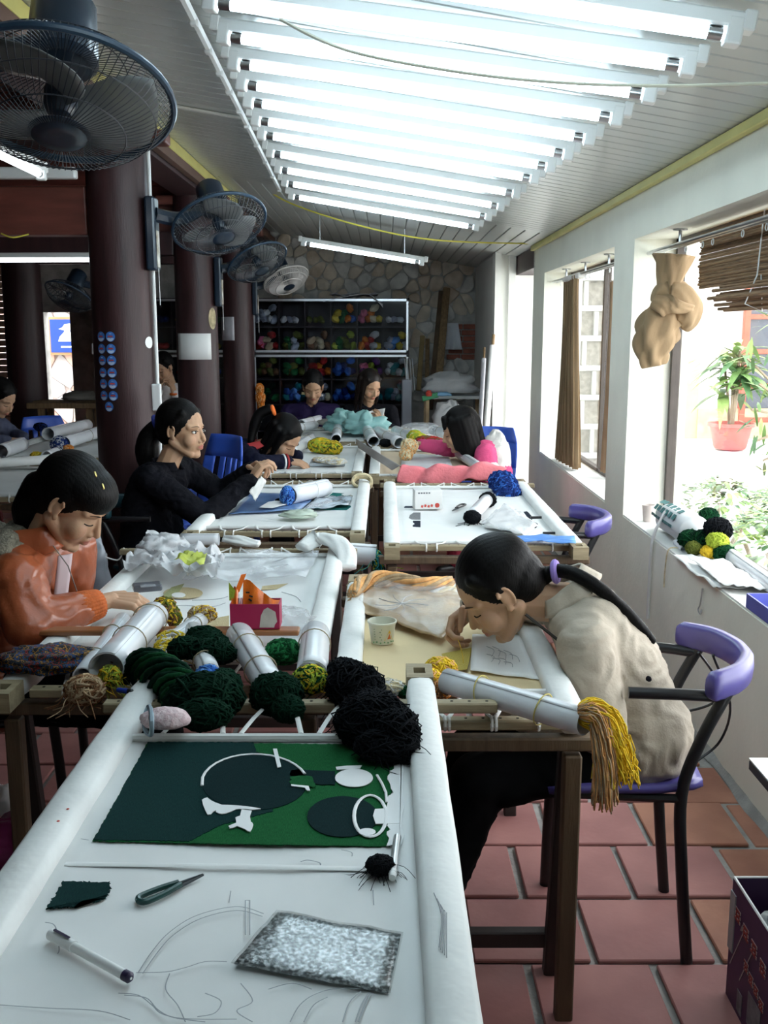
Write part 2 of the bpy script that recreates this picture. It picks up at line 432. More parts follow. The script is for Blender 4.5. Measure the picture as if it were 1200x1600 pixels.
for k, (yr, yl) in enumerate(TYS):
    q = k / 11; xr = .76 - .17 * q; xl = -.425 - .17 * q
    tube_light((xl, yl, CZ(xl) - .066), (xr, yr, CZ(xr) - .066), 'fluorescent_light',
               '%s lit fluorescent tube of the long row across the white ceiling' % ORD[k], 'fluorescent tubes under the lean-to ceiling')
for k, yy in enumerate((1.98, 1.62, 1.26, .9)):
    tube_light((-.40, yy + .12, CZ(-.40) - .066), (.78, yy, CZ(.78) - .066), 'fluorescent_light', '%s lit tube of the ceiling row, nearer than the photo shows' % ('first', 'second', 'third', 'fourth')[k], 'fluorescent tubes under the lean-to ceiling')
tube_light(PY(478, 381, 8.3), PY(655, 410, 8.3), 'fluorescent_light', 'lone lit fluorescent tube above the yarn cabinet, before the stone wall', None)
lone = [o for o in C.objects if o.name.startswith('fluorescent_light') and o.type == 'EMPTY'][-1]
for px_, py_ in ((500, 384), (632, 406)):
    p = PY(px_, py_, 8.3); B().tube([p + V((0, 0, .04)), V((p.x, p.y, CZ(p.x)))], .005, 6).out('hanger', m_metal, lone)
t = thing('mounting_rail', 'thin white rail along the left ends of the ceiling tubes', 'rail', (-.55, 4.6, 2.4))
B().tube([V((-.535, 2.3, CZ(-.53) - .03)), V((-.70, 6.95, CZ(-.70) - .03))], .013, 6).out('bar', m_plas, t)
for yr, yl in TYS:
    x = -.535 - .165 * (yl - 2.3) / 4.65; B().box((x, yl, CZ(x) - .042), (.024, .03, .02), bev=.004).out('clip', m_plas, t, smooth=False)
m_gcable = mat('grey_cable', (.42, .41, .33), .6)
m_ycable = mat('yellow_cable', (.75, .66, .10), .5)
def cable(name, pts, r, m, label, cat='cable', n=6):
    return tag(B().tube(spl(pts, 6), r, n).out(name, m), label, cat)
cable('ceiling_cable', [PY(437, 30, 2.2), PY(540, 78, 2.2), PY(700, 110, 2.2), PY(860, 128, 2.2), PY(1040, 134, 2.2), PY(1260, 128, 2.2)], .0035, m_gcable, 'grey cable sagging below the nearest ceiling tubes')
cable('ceiling_cable', [PY(405, 288, 7.6), PY(455, 318, 7.5), PY(560, 352, 7.4), PY(680, 375, 7.5), PY(838, 381, 7.9)], .006, m_ycable, 'thin yellow cable slung across below the far end of the ceiling')

# ================================================================ COLUMNS, BEAMS
m_blue = mat('sticker_blue', (.06, .22, .66), .35, .1, 30)
m_sky = mat('sticker_pale_blue', (.55, .70, .90), .35, .1, 30)
m_red = mat('print_red', (.60, .07, .05), .4, .1)
m_paper = mat('white_paper', (.86, .86, .84), .8, .03, 8)
CR = .147
COL = [(-1.24, 2.10), (-1.265, 4.9), (-1.325, 7.15), (-1.36, 9.4)]
def curved(b, cx, cy, R, ang0, z0, outline, off, mi=0):
    """flat outline (s, z) wrapped on a column face"""
    pts = []
    for s, z in outline:
        a = ang0 + s / R; pts.append(V((cx + (R + off) * math.cos(a), cy + (R + off) * math.sin(a), z0 + z)))
    c = sum(pts, V((0, 0, 0))) / len(pts); k = len(pts)
    b.add(pts + [V((cx + (R + off) * math.cos(ang0), cy + (R + off) * math.sin(ang0), c.z))], [(i, (i + 1) % k, k) for i in range(k)], mi)
def disc(r, n=18, sx=1.0): return [(r * sx * math.cos(2 * PI * i / n), r * math.sin(2 * PI * i / n)) for i in range(n)]
def rect(w_, h, dx=0, dz=0): return [(dx - w_ / 2, dz - h / 2), (dx + w_ / 2, dz - h / 2), (dx + w_ / 2, dz + h / 2), (dx - w_ / 2, dz + h / 2)]
def sang(px, cx, cy):                         # angle on a column face seen at photo column px
    best = min((abs((600 + FPX * (cx + CR * math.cos(a)) / (cy + CR * math.sin(a))) - px), a) for a in [-PI + i * PI / 400 for i in range(400)])
    return best[1]
clab = ['dark wooden column carrying the big fan at the left edge', 'dark round column with the blue round stickers', 'dark round column with a white paper sheet pinned on it', 'dark round column beside the left end of the yarn cabinet']
cols = []
for k, (cx, cy) in enumerate(COL):
    t = thing('wooden_column', clab[k], 'column', (cx, cy, 0), 0, 'columns along the open side of the hall'); cols.append(t)
    B().lathe([(CR * 1.02, .12), (CR * 1.02, .5), (CR, 1.4), (CR * .96, 2.42)], 28, Matrix.Translation((cx, cy, 0))).out('shaft', m_dwood, t)
    B().lathe([(.2, 0), (.215, .03), (.215, .07), (.17, .12)], 24, Matrix.Translation((cx, cy, 0))).out('stone_base', stone_m[0], t)
    B().box((cx, cy, 2.40), (.5, .12, .06), bev=.01).out('bracket_board', m_rwood, t, smooth=False)
# thirteen round stickers
c1 = cols[1]; cx, cy = COL[1]
for r in range(7):
    for px in ((165, 179) if r < 6 else (172,)):
        y = (526, 545, 563, 582, 599.5, 618, 635)[r]; a = sang(px, cx, cy); z = PY(px, y, cy - .12).z; rr = .0235
        b = B(); curved(b, cx, cy, CR * 1.005, a, z, disc(rr), .0015, 0)
        curved(b, cx, cy, CR * 1.005, a, z - .007, [(rr * .72 * math.cos(PI + PI * i / 8), rr * .62 * math.sin(PI + PI * i / 8)) for i in range(9)], .0023, 1)
        curved(b, cx, cy, CR * 1.005, a, z + .001, rect(rr * 1.0, rr * .28), .0030, 2)
        curved(b, cx, cy, CR * 1.005, a, z + .013, rect(rr * .5, rr * .12), .0025, 1)
        b.out('round_sticker', [m_blue, m_sky, m_red], c1, smooth=False)
b = B(); curved(b, cx, cy, CR * 1.0, sang(238, cx, cy), PY(238, 535, cy - .05).z, disc(.028), .002); b.out('torn_sticker', m_paper, c1)
B().tube([V((cx + CR + .012, cy - .02, .85)), V((cx + CR + .012, cy - .02, 2.4))], .009, 8).out('conduit', m_plas, c1)
B().box((cx + CR + .01, cy - .04, PY(250, 620, 4.9).z), (.045, .03, .13), bev=.006).out('socket_box', m_plas, c1, smooth=False)
# sheets pinned on the next two
def pinned(k, x0, x1, y0, y1, m, n=8):
    cx, cy = COL[k]; a0, a1 = sang(x0, cx, cy), sang(x1, cx, cy); z1, z0 = PY(x0, y0, cy - CR).z, PY(x0, y1, cy - CR).z
    b = B(); b.grid(lambda u, v: V((cx + (CR + .004) * math.cos(a0 + (a1 - a0) * u), cy + (CR + .004) * math.sin(a0 + (a1 - a0) * u), z0 + (z1 - z0) * v)), n, 2)
    return solid(b.out('paper_sheet', m, cols[k]), .002)
pinned(2, 284, 333, 521, 562, m_paper); pinned(3, 351, 370, 495, 532, mat('grey_paper', (.55, .54, .58), .8))
b = B(); cx, cy = COL[2]; curved(b, cx, cy, CR, sang(337, cx, cy), PY(335, 498, cy).z, disc(.075, 16, .5), .002); b.out('peeled_patch', mat('peeled_cream', (.45, .37, .22), .8, .4, 30), cols[2])
# hall posts and tie beams
for x, y, r, lab in ((-3.35, 9.4, .175, 'thick dark round column left of the bright doorway'), (-2.3, 8.75, .13, 'round column behind the stickered one, holding the small fan'), (-3.5, 4.6, .15, 'hall column beyond the left edge')):
    if y < 5: continue
    t = thing('wooden_column', lab, 'column', (x, y, 0), 0, 'columns inside the hall')
    B().lathe([(r * 1.02, .12), (r, 1.4), (r * .96, 3.25)], 24, Matrix.Translation((x, y, 0))).out('shaft', m_dwood, t)
    B().lathe([(.2, 0), (.22, .03), (.22, .07), (r * 1.1, .12)], 20, Matrix.Translation((x, y, 0))).out('stone_base', stone_m[0], t)
def beam(name, a, c, w_, h, m, lab):
    a, c = V(a), V(c); d = (c - a); L = d.length; d.normalize(); x_, z_ = frame_of(d)
    return tag(B().box((a + c) / 2, (w_, L, h), R=mrot(x_, d, z_), bev=.008).out(name, m, smooth=False), lab, 'beam')
beam('tie_beam', (-1.40, 4.9, 2.065), (-5.9, 4.9, 2.065), .12, .22, m_rwood, 'red-brown tie beam running left from the stickered column')
beam('tie_beam', (-1.46, 7.15, 2.11), (-5.9, 7.15, 2.11), .12, .16, m_dwood, 'dark tie beam above the lit hall tube')
beam('tie_beam', (-1.5, 9.4, 2.2), (-5.9, 9.4, 2.2), .12, .16, m_dwood, 'farthest dark tie beam in the hall')
beam('ceiling_batten', (-1.40, 4.72, 2.215), (-4.2, 4.72, 2.215), .05, .05, m_plas, 'white unlit batten on top of the red-brown tie beam')
g = thing('gable_boarding', 'red-brown horizontal boards closing the gable above the farthest tie beam', 'boarding', (-3.4, 9.5, 2.28))
for k in range(9): B().box((-3.4, 9.62, 2.33 + k * .105), (4.2, .025, .1), bev=.004).out('board', m_rwood, g, smooth=False)
g = thing('gable_boarding', 'red-brown boards under the roof behind the second fan', 'boarding', (-2.7, 7.3, 2.2))
for k in range(9): B().box((-2.75, 7.24, 2.245 + k * .105), (2.6, .025, .1), bev=.004).out('board', m_rwood, g, smooth=False)
tube_light(PY(-70, 407, 7.05), PY(151, 406, 7.05), 'hall_light', 'lit fluorescent tube under the dark hall beam left of the stickered column', None, m_halltube)
tube_light(PY(-40, 222, 3.4), PY(62, 272, 4.3), 'hall_light', 'lit tube seen below the big near fan', None, m_halltube)
cable('hall_wire', [PY(2, 365, 4.82), PY(20, 371, 4.8), PY(45, 366, 4.82)], .004, m_ycable, 'short yellow wire drooping on the red-brown beam')

# ================================================================ FANS
m_fan = mat('dark_navy_plastic', (.014, .026, .045), .3, .1, 6, coat=.3)
m_blade = mat('smoked_fan_blade', (.22, .23, .23), .25, .05, 4, see=.22)
m_wire = mat('blackened_wire', (.03, .035, .045), .4, 0, 5)
m_rim = mat('fan_rim_blue', (.02, .045, .08), .3, .1)
m_pale = mat('pale_fan_grille', (.55, .52, .50), .5, .05)
def fan(label, c, nrm, mount, mtop, R=.23, nw=64, pale=False, colr=None, wr=.0012):
    c = V(c); n = V(nrm).normalized(); x_, y_ = frame_of(n); M = Matrix.Translation(c) @ mrot(x_, n.cross(x_), n).to_4x4()
    mw, mb, mr = (m_pale, m_pale, m_pale) if pale else (m_wire, m_blade, m_rim)
    t = thing('wall_fan', label, 'fan', mount, 0, 'wall fans on the column row')
    def ringpts(r, z, k=40): return [M @ V((r * math.cos(2 * PI * i / k), r * math.sin(2 * PI * i / k), z)) for i in range(k)]
    for nm, dz in (('front_grille', .085), ('rear_grille', -.075)):
        b = B()
        for i in range(nw):
            a = 2 * PI * i / nw; pts = []
            for q in range(7):
                f = q / 6; r = .055 + (R - .055) * f; z = dz * (1 - f ** 2.6) ** .8 if f < 1 else 0
                sw = .18 * (1 - f) * (1 if dz > 0 else 0)
                pts.append(M @ V((r * math.cos(a + sw), r * math.sin(a + sw), z)))
            b.tube(pts, wr, 3, cap=False)
        for f in (.45, .8): b.tube(ringpts(.055 + (R - .055) * f, dz * (1 - f ** 2.6) ** .8), wr * 1.4, 4, closed=True)
        b.out(nm, mw, t)
    B().tube(ringpts(R, 0, 48), .008, 8, closed=True).out('rim', mr, t)
    B().lathe([(.0, .086), (.03, .088), (.055, .084), (.062, .076), (.055, .070), (0, .07)], 24, M).out('badge', m_fan, t)
    hub = B().lathe([(.02, -.03), (.034, -.02), (.034, .02), (.022, .035), (0, .038)], 18, M).out('hub', m_fan, t)
    for k in range(3):
        a0 = 2 * PI * k / 3 + .5
        def bl(u, v):
            r = .03 + .165 * u; w_ = (.5 + .62 * math.sin(PI * min(1, u * .8 + .2)))
            a = a0 + (v - .5) * w_ * 1.5 + .35 * u; z = .028 - .055 * v + .01 * math.sin(PI * u)
            return M @ V((r * math.cos(a), r * math.sin(a), z))
        solid(B().grid(bl, 8, 8).out('blade', mb, t), .002)
    B().lathe([(0, -.235), (.05, -.232), (.066, -.215), (.074, -.09), (.06, -.075), (0, -.07)], 20, M).out('motor_housing', m_fan, t)
    # neck and wall box
    mount = V(mount); back = M @ V((0, 0, -.16)); s = mount + V((0.03, 0, mtop))
    B().tube(spl([back - V((0, 0, .02)), back.lerp(s, .5) - V((0, 0, .06)), s], 5), [.03] * 5 + [.034] * 5 + [.04], 8).out('arm', m_fan, t)
    w_ = B().box(mount + V((.02, 0, mtop - .09)), (.05, .10, .34), bev=.012).out('control_box', m_fan, t, smooth=False)
    B().box(mount + V((.047, -.01, mtop - .16)), (.006, .05, .17), bev=.003).out('speed_label', mat('fan_label', (.55, .42, .22), .35, .6, 25, col2=(.75, .72, .66)), w_, smooth=False)
    B().tube([mount + V((.05, -.03, mtop - .25)), mount + V((.052, -.032, mtop - .42))], .0018, 5).out('pull_cord', m_plas, w_)
    return t
fan('largest wall fan, dark wire cage at the upper left corner', PY(95, 156, 2.15), (.03, -.37, -.93), (-1.24 + CR, 2.10, 1.85), .25, R=.226, nw=84, wr=.0011)
fan('dark wall fan on the stickered column', PY(343, 350, 5.0), (.30, -.44, -.85), (-1.265 + CR, 4.86, 1.83), .22, nw=60, wr=.0016)
fan('dark wall fan on the column with the pinned white paper', PY(402, 409, 7.2), (.42, -.36, -.83), (-1.325 + CR, 7.12, 1.75), .19, R=.22, nw=50, wr=.002)
fan('pale wall fan nearest the yarn cabinet', PY(447, 437, 9.4), (.36, -.40, -.84), (-1.36 + CR, 9.4, 1.72), .20, R=.215, nw=70, pale=True, wr=.003)
fan('small dark fan in the hall beside the doorway', PY(108, 462, 8.3), (-.3, -.45, -.84), (-2.3 + .02, 8.60, 1.72), .24, R=.2, nw=40, wr=.002)
cable('wall_conduit', [PY(148, 540, 8.66), PY(148, 430, 8.66)], .012, m_plas, 'white conduit with a switch running down behind the small hall fan', 'conduit')
tag(B().box(PY(149, 545, 8.64), (.06, .03, .09), bev=.008).out('wall_switch', m_plas, smooth=False), 'white switch box at the foot of the hall conduit', 'switch')
# ================================================================ WINDOWS AND WHAT HANGS IN THEM
m_frame = mat('dark_window_frame', (.07, .055, .045), .5, .2, 10)
m_pane = glassy('window_pane')
def window(n, y0, y1, posts, xf=1.385):
    t = bpy.data.objects.new('window_%d' % n, None); C.objects.link(t); t.location = (xf, (y0 + y1) / 2, SZ); WORLD[t.name] = V(t.location); struct(t)
    b = B(); wbox(b, xf - .02, xf + .02, y0, y1, SZ, SZ + .03); wbox(b, xf - .02, xf + .02, y0, y1, LZ - .03, LZ)
    for y in (y0 + .015, y1 - .015): wbox(b, xf - .02, xf + .02, y - .015, y + .015, SZ, LZ)
    b.out('window_frame', m_frame, t, smooth=False)
    e = [y0] + posts + [y1]
    for y in posts: b = B(); wbox(b, xf - .02, xf + .02, y - .02, y + .02, SZ, LZ); b.out('window_post', m_frame, t, smooth=False)
    for a, c in zip(e, e[1:]): b = B(); wbox(b, xf - .002, xf + .002, a + .02, c - .02, SZ + .03, LZ - .03); b.out('pane', m_pane, t, smooth=False)
    b = B(); wbox(b, WX + .004, xf - .02, y0 + .002, y1 - .002, SZ, SZ + .008); b.out('window_sill', m_white, t, smooth=False)
window(1, 5.19, 7.42, [6.3]); window(2, 1.5, 4.78, [3.1])
m_curt = mat('tan_curtain', (.27, .18, .095), .9, .15, 7, .2, 60, stretch=(1, 1, .4), col2=(.34, .235, .13))
def rod(y0, y1, z, x, lab):
    t = thing('curtain_rod', lab, 'curtain rod', (x, (y0 + y1) / 2, z), 0, 'curtain rods in the window openings')
    for dx in (-.014, .014): B().tube([V((x + dx, y0, z)), V((x + dx, y1, z))], .009, 8).out('rail', m_metal, t)
    for y in (y0 + .45, (y0 + y1) / 2, y1 - .45):
        B().tube([V((x, y, z)), V((x, y, LZ))], .007, 8).out('bracket', m_metal, t)
        B().lathe([(.03, -.006), (.03, 0)], 14, Matrix.Translation((x, y, LZ))).out('bracket_plate', m_metal, t)
    k = 0; y = y0 + .3
    while y < y1 - .1:
        B().tube([V((x, y, z - .006)) + V((0, .012 * math.cos(a), .012 * math.sin(a) - .02)) for a in [i * PI / 5 for i in range(10)]], .002, 4, closed=True).out('ring', m_plas, t); y += .12 + .1 * (k % 3); k += 1
    return t
rod(5.2, 7.4, 1.865, 1.245, 'metal curtain rod in the far window'); rod(1.6, 4.76, 1.865, 1.245, 'metal curtain rod in the near window')
# straight curtain in the far window, gathered at the far side
def curtain(x, y0, y1, z0, z1, folds, amp, lab, m):
    def f(u, v):
        p = u * folds * 2 * PI; k = .55 + .45 * v
        return V((x + amp * math.sin(p) * k + .012 * math.sin(3 * v + 5 * u), y1 + (y0 - y1) * (u + .02 * math.sin(2 * p)) * (.82 + .18 * v), z1 + (z0 - z1) * v))
    t = tag(solid(B().grid(f, folds * 10, 16).out('curtain', m), .004), lab, 'curtain')
    return t
curtain(1.235, 6.32, 6.98, SZ + .02, 1.86, 7, .034, 'long straight tan curtain hanging in the far window', m_curt)
m_heading = mat('white_heading_tape', (.8, .78, .74), .8)
cu = [o for o in C.objects if o.name.startswith('curtain') and not o.name.startswith('curtain_')][-1]
B().box((1.235, 6.63, 1.855), (.05, .55, .035), bev=.008).out('heading_tape', m_heading, cu, smooth=False)
# brown strip added to imitate the curtain's reflection in the glass
curtain(1.36, 5.95, 6.12, SZ + .04, 1.80, 3, .012, 'narrow brown strip standing in for the curtain reflection in the far window', mat('brown_sheer', (.34, .22, .13), .9, .15))
# knotted curtain of the near window
t = thing('knotted_curtain', 'tan curtain tied up in a big knot in the near window', 'curtain', PY(1035, 570, 4.42))
K = lambda x, y, Y=4.42: PY(x, y, Y)
def blob(name, pts, rs, parent, folds=7, amp=.16, n=28, m=m_curt, flat=.62, tw=1.2):
    pts = spl(pts, 6); k = len(pts); import bisect
    R = [rs[min(len(rs) - 1, int(i / (k - 1) * (len(rs) - 1)))] * (1 - (i / (k - 1) * (len(rs) - 1)) % 1) + rs[min(len(rs) - 1, int(i / (k - 1) * (len(rs) - 1)) + 1)] * ((i / (k - 1) * (len(rs) - 1)) % 1) for i in range(k)]
    b = B(); a = None; vs = []
    for i, p in enumerate(pts):
        d = (pts[min(i + 1, k - 1)] - pts[max(i - 1, 0)]).normalized()
        x_ = (V((1, 0, 0)) - d * d.x).normalized(); y_ = d.cross(x_)
        for j in range(n):
            th = 2 * PI * j / n; f = 1 + amp * math.sin(folds * th + tw * i * .25) + amp * .6 * math.sin((folds + 3) * th - tw * i * .33 + 1)
            vs.append(p + (x_ * math.cos(th) + y_ * math.sin(th) * flat) * R[i] * f)
    fs = [(i * n + j, i * n + (j + 1) % n, (i + 1) * n + (j + 1) % n, (i + 1) * n + j) for i in range(k - 1) for j in range(n)]
    fs += [tuple(reversed(range(n))), tuple((k - 1) * n + j for j in range(n))]
    b.add(vs, fs); return b.out(name, m, parent, smooth='all')
blob('gathered_top', [K(1052, 398), K(1048, 430), K(1044, 462)], [.085, .065, .05, .045], t)
blob('knot_wrap', [K(1022, 474), K(1038, 458), K(1060, 462), K(1075, 480), K(1072, 505), K(1066, 514)], [.02, .05, .062, .06, .045, .012], t, folds=5, amp=.10, flat=.8)
blob('knot_band', [K(1020, 470, 4.38), K(1045, 478, 4.36), K(1078, 482, 4.40)], [.035, .05, .045, .03], t, folds=4, amp=.1)
blob('hanging_tail', [K(1046, 478), K(1034, 500), K(1024, 530), K(1020, 555), K(1022, 572)], [.04, .075, .088, .075, .06, .05], t, folds=5, amp=.2)
# woven bamboo blind, rolled up, in the near window
m_bam = mat('woven_bamboo', (.21, .115, .05), .7, .35, 30, .3, 80, stretch=(8, .4, 8), col2=(.36, .21, .10))
t = thing('bamboo_blind', 'rolled-up brown bamboo blind across the top of the near window', 'blind', (1.30, 3.0, 1.62))
for k in range(18): B().tube([V((1.325 + .004 * (k % 2), 1.7, 1.90 - k * .0125)), V((1.325 + .004 * (k % 2), 4.28 + rnd(-.01, .01), 1.90 - k * .0125 + rnd(-.001, .001)))], .0072, 6).out('slat', m_bam, t)
for k in range(16):
    a = k * .62; r = .018 + .0026 * k
    B().tube([V((1.33 + r * math.cos(a), 1.7, 1.625 + r * math.sin(a))), V((1.33 + r * math.cos(a), 3.98, 1.625 + r * math.sin(a)))], .0075, 6).out('slat', m_bam, t)
for y in (2.0, 2.9, 3.55): B().tube([V((1.312, y, 1.92)), V((1.305, y + .01, 1.7)), V((1.27, y + .015, 1.6)), V((1.33, y + .01, 1.575)), V((1.315, y, 1.7))], .0025, 5).out('cord', m_plas, t)

# ================================================================ OUTDOOR THINGS
m_leaf = [mat('leaf_%s' % n, c, .5, .25, 9) for n, c in (('mid', (.16, .28, .09)), ('light', (.30, .42, .14)), ('dark', (.07, .16, .06)))]
def leaf(b, base, d, L, w_, droop, mi=0):
    d = V(d).normalized(); side = d.cross(V((0, 0, 1)))
    if side.length < .05: side = V((1, 0, 0))
    side.normalize(); pts = []
    for i in range(6):
        f = i / 5; p = V(base) + d * L * f - V((0, 0, 1)) * droop * L * f * f
        ww = w_ * math.sin(PI * min(1, .12 + .88 * f)) * (1 if f < 1 else .05); pts += [p - side * ww, p + side * ww]
    b.add(pts, [(2 * i, 2 * i + 1, 2 * i + 3, 2 * i + 2) for i in range(5)], mi)
def plant(label, base, h, n, L, stems, potc=None, potr=.25, poth=.3):
    base = V(base); t = thing('potted_plant' if potc else 'leafy_shrub', label, 'plant', base)
    z0 = base.z
    if potc:
        p = B().lathe([(potr * .7, 0), (potr * .78, .03), (potr * .98, poth * .85), (potr * 1.1, poth * .87), (potr * 1.1, poth), (potr * .95, poth), (potr * .9, poth * .9), (0, poth * .9)], 24, Matrix.Translation(base))
        p.out('pot', mat('red_clay_pot', potc, .6, .1), t); z0 += poth
    for s in range(stems):
        a = rnd(0, 2 * PI); tip = base + V((.18 * math.cos(a), .18 * math.sin(a), 0)) * (h / 1.5); tip.z = z0 + h * rnd(.55, .8)
        B().tube(spl([V((base.x + .03 * math.cos(a), base.y + .03 * math.sin(a), z0 - .05)), (V((base.x, base.y, z0)) + tip) / 2, tip], 4), .018, 6).out('stem', mat('plant_stem', (.3, .24, .17), .8), t)
        for q in range(n // stems):
            ang = q * 2.4 + rnd(-.3, .3); e = rnd(-.2, 1.2); d = V((math.cos(ang), math.sin(ang), e)); pos = tip - V((0, 0, rnd(0, h * .38))) + V((0, 0, .05))
            lb = B(); leaf(lb, pos, d, L * rnd(.7, 1.1), L * .085, rnd(.3, .75)); lb.out('leaf', random.choice(m_leaf), t)
    return t
pb = PZ(1140, 701, 0); plant('tall strap-leaved plant in a red pot out in the courtyard', pb, 1.35, 96, .62, 4, (.50, .13, .11), .27, .34)
random.seed(11)
for k, (x, y, h, lab) in enumerate(((2.1, 6.1, .60, 'low bright green shrub just outside the near window, left one'), (2.05, 4.95, .60, 'low bright green shrub just outside the near window, right one'), (3.2, 7.6, .30, 'low green bush farther out below the courtyard paving line'))):
    t = thing('leafy_shrub', lab, 'shrub', (x, y, -.02)); r_ = .42
    for s in range(5):
        a = s * 1.3; B().tube([V((x, y, -.02)), V((x + .2 * math.cos(a), y + .2 * math.sin(a), h * .7))], .012, 5).out('stem', mat('plant_stem'), t)
    lb = [B(), B(), B()]
    for q in range(420):
        a = rnd(0, 2 * PI); e = rnd(.1, 1.4); rr = r_ * rnd(.65, 1)
        p = V((x + rr * math.cos(a) * math.cos(e) * .9, y + rr * math.sin(a) * math.cos(e) * 1.3, h * .5 + h * .5 * math.sin(e) * rnd(.8, 1.05)))
        leaf(lb[q % 3], p, V((math.cos(a), math.sin(a), rnd(-.2, .6))), rnd(.06, .11), .016, .3)
    for q in range(3): lb[q].out('foliage', m_leaf[q], t, kind='stuff')
# oleander-like twigs reaching in from the right
t = thing('leafy_shrub', 'thin twigs with narrow leaves at the right edge of the near window', 'shrub', (3.3, 6.3, 0))
for s in range(6):
    p0 = V((3.3, 6.3, 0)); p1 = PY(1205 + 8 * s, 650 - 40 * (s % 3), 6.2) ; tip = PY(1168 + 6 * s, (560, 640, 690, 600, 720, 480)[s], 6.2)
    B().tube(spl([p0, p1 * .6 + p0 * .4 + V((.1, 0, .15)), tip], 4), .008, 5).out('stem', mat('plant_stem'), t)
    for q in range(9): lb = B(); leaf(lb, tip + V((rnd(0, .12), rnd(-.05, .05), rnd(-.12, .05))), V((rnd(-1, .6), rnd(-.5, .5), rnd(-.3, .7))), .17, .012, .2); lb.out('leaf', m_leaf[q % 3], t)
# red-framed window of the house across the courtyard
m_redfr = mat('red_painted_frame', (.45, .10, .06), .5, .15); m_darkp = mat('dark_glass', (.08, .09, .11), .15, .2, 3)
t = thing('courtyard_window', 'red-framed window of the white house across the courtyard', 'window', (5.75, 14.45, .6))
wx0, wx1, wz0, wz1 = PY(1164, 560, 14.4).x, 6.6, PY(1164, 656, 14.4).z, PY(1164, 440, 14.4).z
B().box(((wx0 + wx1) / 2, 14.46, (wz0 + wz1) / 2), (wx1 - wx0, .04, wz1 - wz0)).out('backing', m_darkp, t, smooth=False)
for x in (wx0, wx0 + .62, wx1): B().box((x, 14.42, (wz0 + wz1) / 2), (.09, .08, wz1 - wz0 + .08), bev=.01).out('frame_post', m_redfr, t, smooth=False)
for k in range(5): B().box(((wx0 + wx1) / 2, 14.42, wz0 + (wz1 - wz0) * k / 4), (wx1 - wx0, .07, .07), bev=.01).out('frame_bar', m_redfr, t, smooth=False)
# lattice screen seen through the far window
m_lat = mat('grey_lattice_timber', (.48, .48, .46), .8, .15, 9); m_ls = mat('lattice_stone_infill', (.22, .20, .17), .9, .45, 25, .4, 30)
t = thing('lattice_screen', 'grey lattice screen with stone infill outside the far window', 'screen', (2.1, 9.2, 0))
B().box((2.15, 9.3, 1.0), (.8, .06, 2.0)).out('infill', m_ls, t, smooth=False)
for k in range(8): B().box((2.15, 9.24, .1 + k * .27), (.8, .06, .05), bev=.006).out('lattice_rail', m_lat, t, smooth=False)
for k in range(7):
    for i in range(3): B().box((1.84 + i * .3 + (k % 2) * .1, 9.25, .235 + k * .27), (.04, .05, .22), bev=.006).out('lattice_post', m_lat, t, smooth=False)
# ================================================================ YARN CABINET AND THE BACK OF THE ROOM
m_cab = mat('dark_cabinet_board', (.035, .022, .022), .5, .2, 8)
m_alu = mat('aluminium_profile', (.62, .63, .66), .32, .05, 9, metal=.8)
m_cabglass = glassy('cabinet_glass', (.92, .95, 1), .86, .06)
YC, CD = 10.2, .42
rows = [1.83, 1.56, 1.29, 1.03, .77, .50, .1]
def cabinet(x0, x1, n, lab):
    t = thing('glass_cabinet', lab, 'cabinet', ((x0 + x1) / 2, YC + CD / 2, 0))
    b = B(); wbox(b, x0, x1, YC + CD - .02, YC + CD, .02, 1.84); wbox(b, x0, x0 + .02, YC, YC + CD, 0, 1.84); wbox(b, x1 - .02, x1, YC, YC + CD, 0, 1.84)
    wbox(b, x0, x1, YC, YC + CD, 1.82, 1.845); wbox(b, x0, x1, YC, YC + CD, 0, .1); b.out('carcass', m_cab, t, smooth=False)
    for z in rows[1:-1]: b = B(); wbox(b, x0 + .02, x1 - .02, YC + .03, YC + CD - .02, z - .008, z + .008); b.out('shelf', m_cab, t, smooth=False)
    for i in range(1, n):
        x = x0 + (x1 - x0) * i / n; b = B(); wbox(b, x - .007, x + .007, YC + .03, YC + CD - .02, .1, 1.82); b.out('divider', m_cab, t, smooth=False)
    for z0, z1 in ((1.305, 1.835), (.12, 1.28)):
        d = B(); wbox(d, x0 + .01, x1 - .01, YC - .022, YC - .002, z1 - .022, z1); wbox(d, x0 + .01, x1 - .01, YC - .022, YC - .002, z0, z0 + .022)
        for x in (x0 + .01, x1 - .03): wbox(d, x, x + .02, YC - .022, YC - .002, z0, z1)
        do = d.out('sliding_door', m_alu, t, smooth=False)
        g = B(); wbox(g, x0 + .03, x1 - .03, YC - .014, YC - .010, z0 + .022, z1 - .022); g.out('door_glass', m_cabglass, do, smooth=False)
    return t
cabinet(-1.33, .255, 6, 'wide dark cabinet with glass doors, full of yarn, at the back')
cabinet(-2.95, -1.36, 6, 'second glass-door cabinet half hidden behind the columns')
YC_ = {'white': (.72, .72, .70), 'grey': (.42, .45, .52), 'red': (.50, .03, .03), 'pink': (.70, .16, .26), 'orange': (.75, .22, .03), 'yellow': (.74, .55, .05), 'lime': (.42, .52, .06),
       'green': (.02, .16, .05), 'olive': (.13, .15, .03), 'teal': (.02, .22, .24), 'blue': (.04, .14, .50), 'navy': (.015, .035, .16), 'purple': (.16, .05, .22), 'brown': (.24, .12, .06),
       'tan': (.50, .36, .22), 'peach': (.85, .44, .18), 'cream': (.72, .62, .40), 'dark_green': (.004, .022, .012), 'black': (.008, .009, .011), 'gold': (.85, .54, .04), 'skyblue': (.12, .32, .72)}
def ym(c): return mat('yarn_' + c, YC_[c], .95, .28, 40, .3, 220, spec=.08)
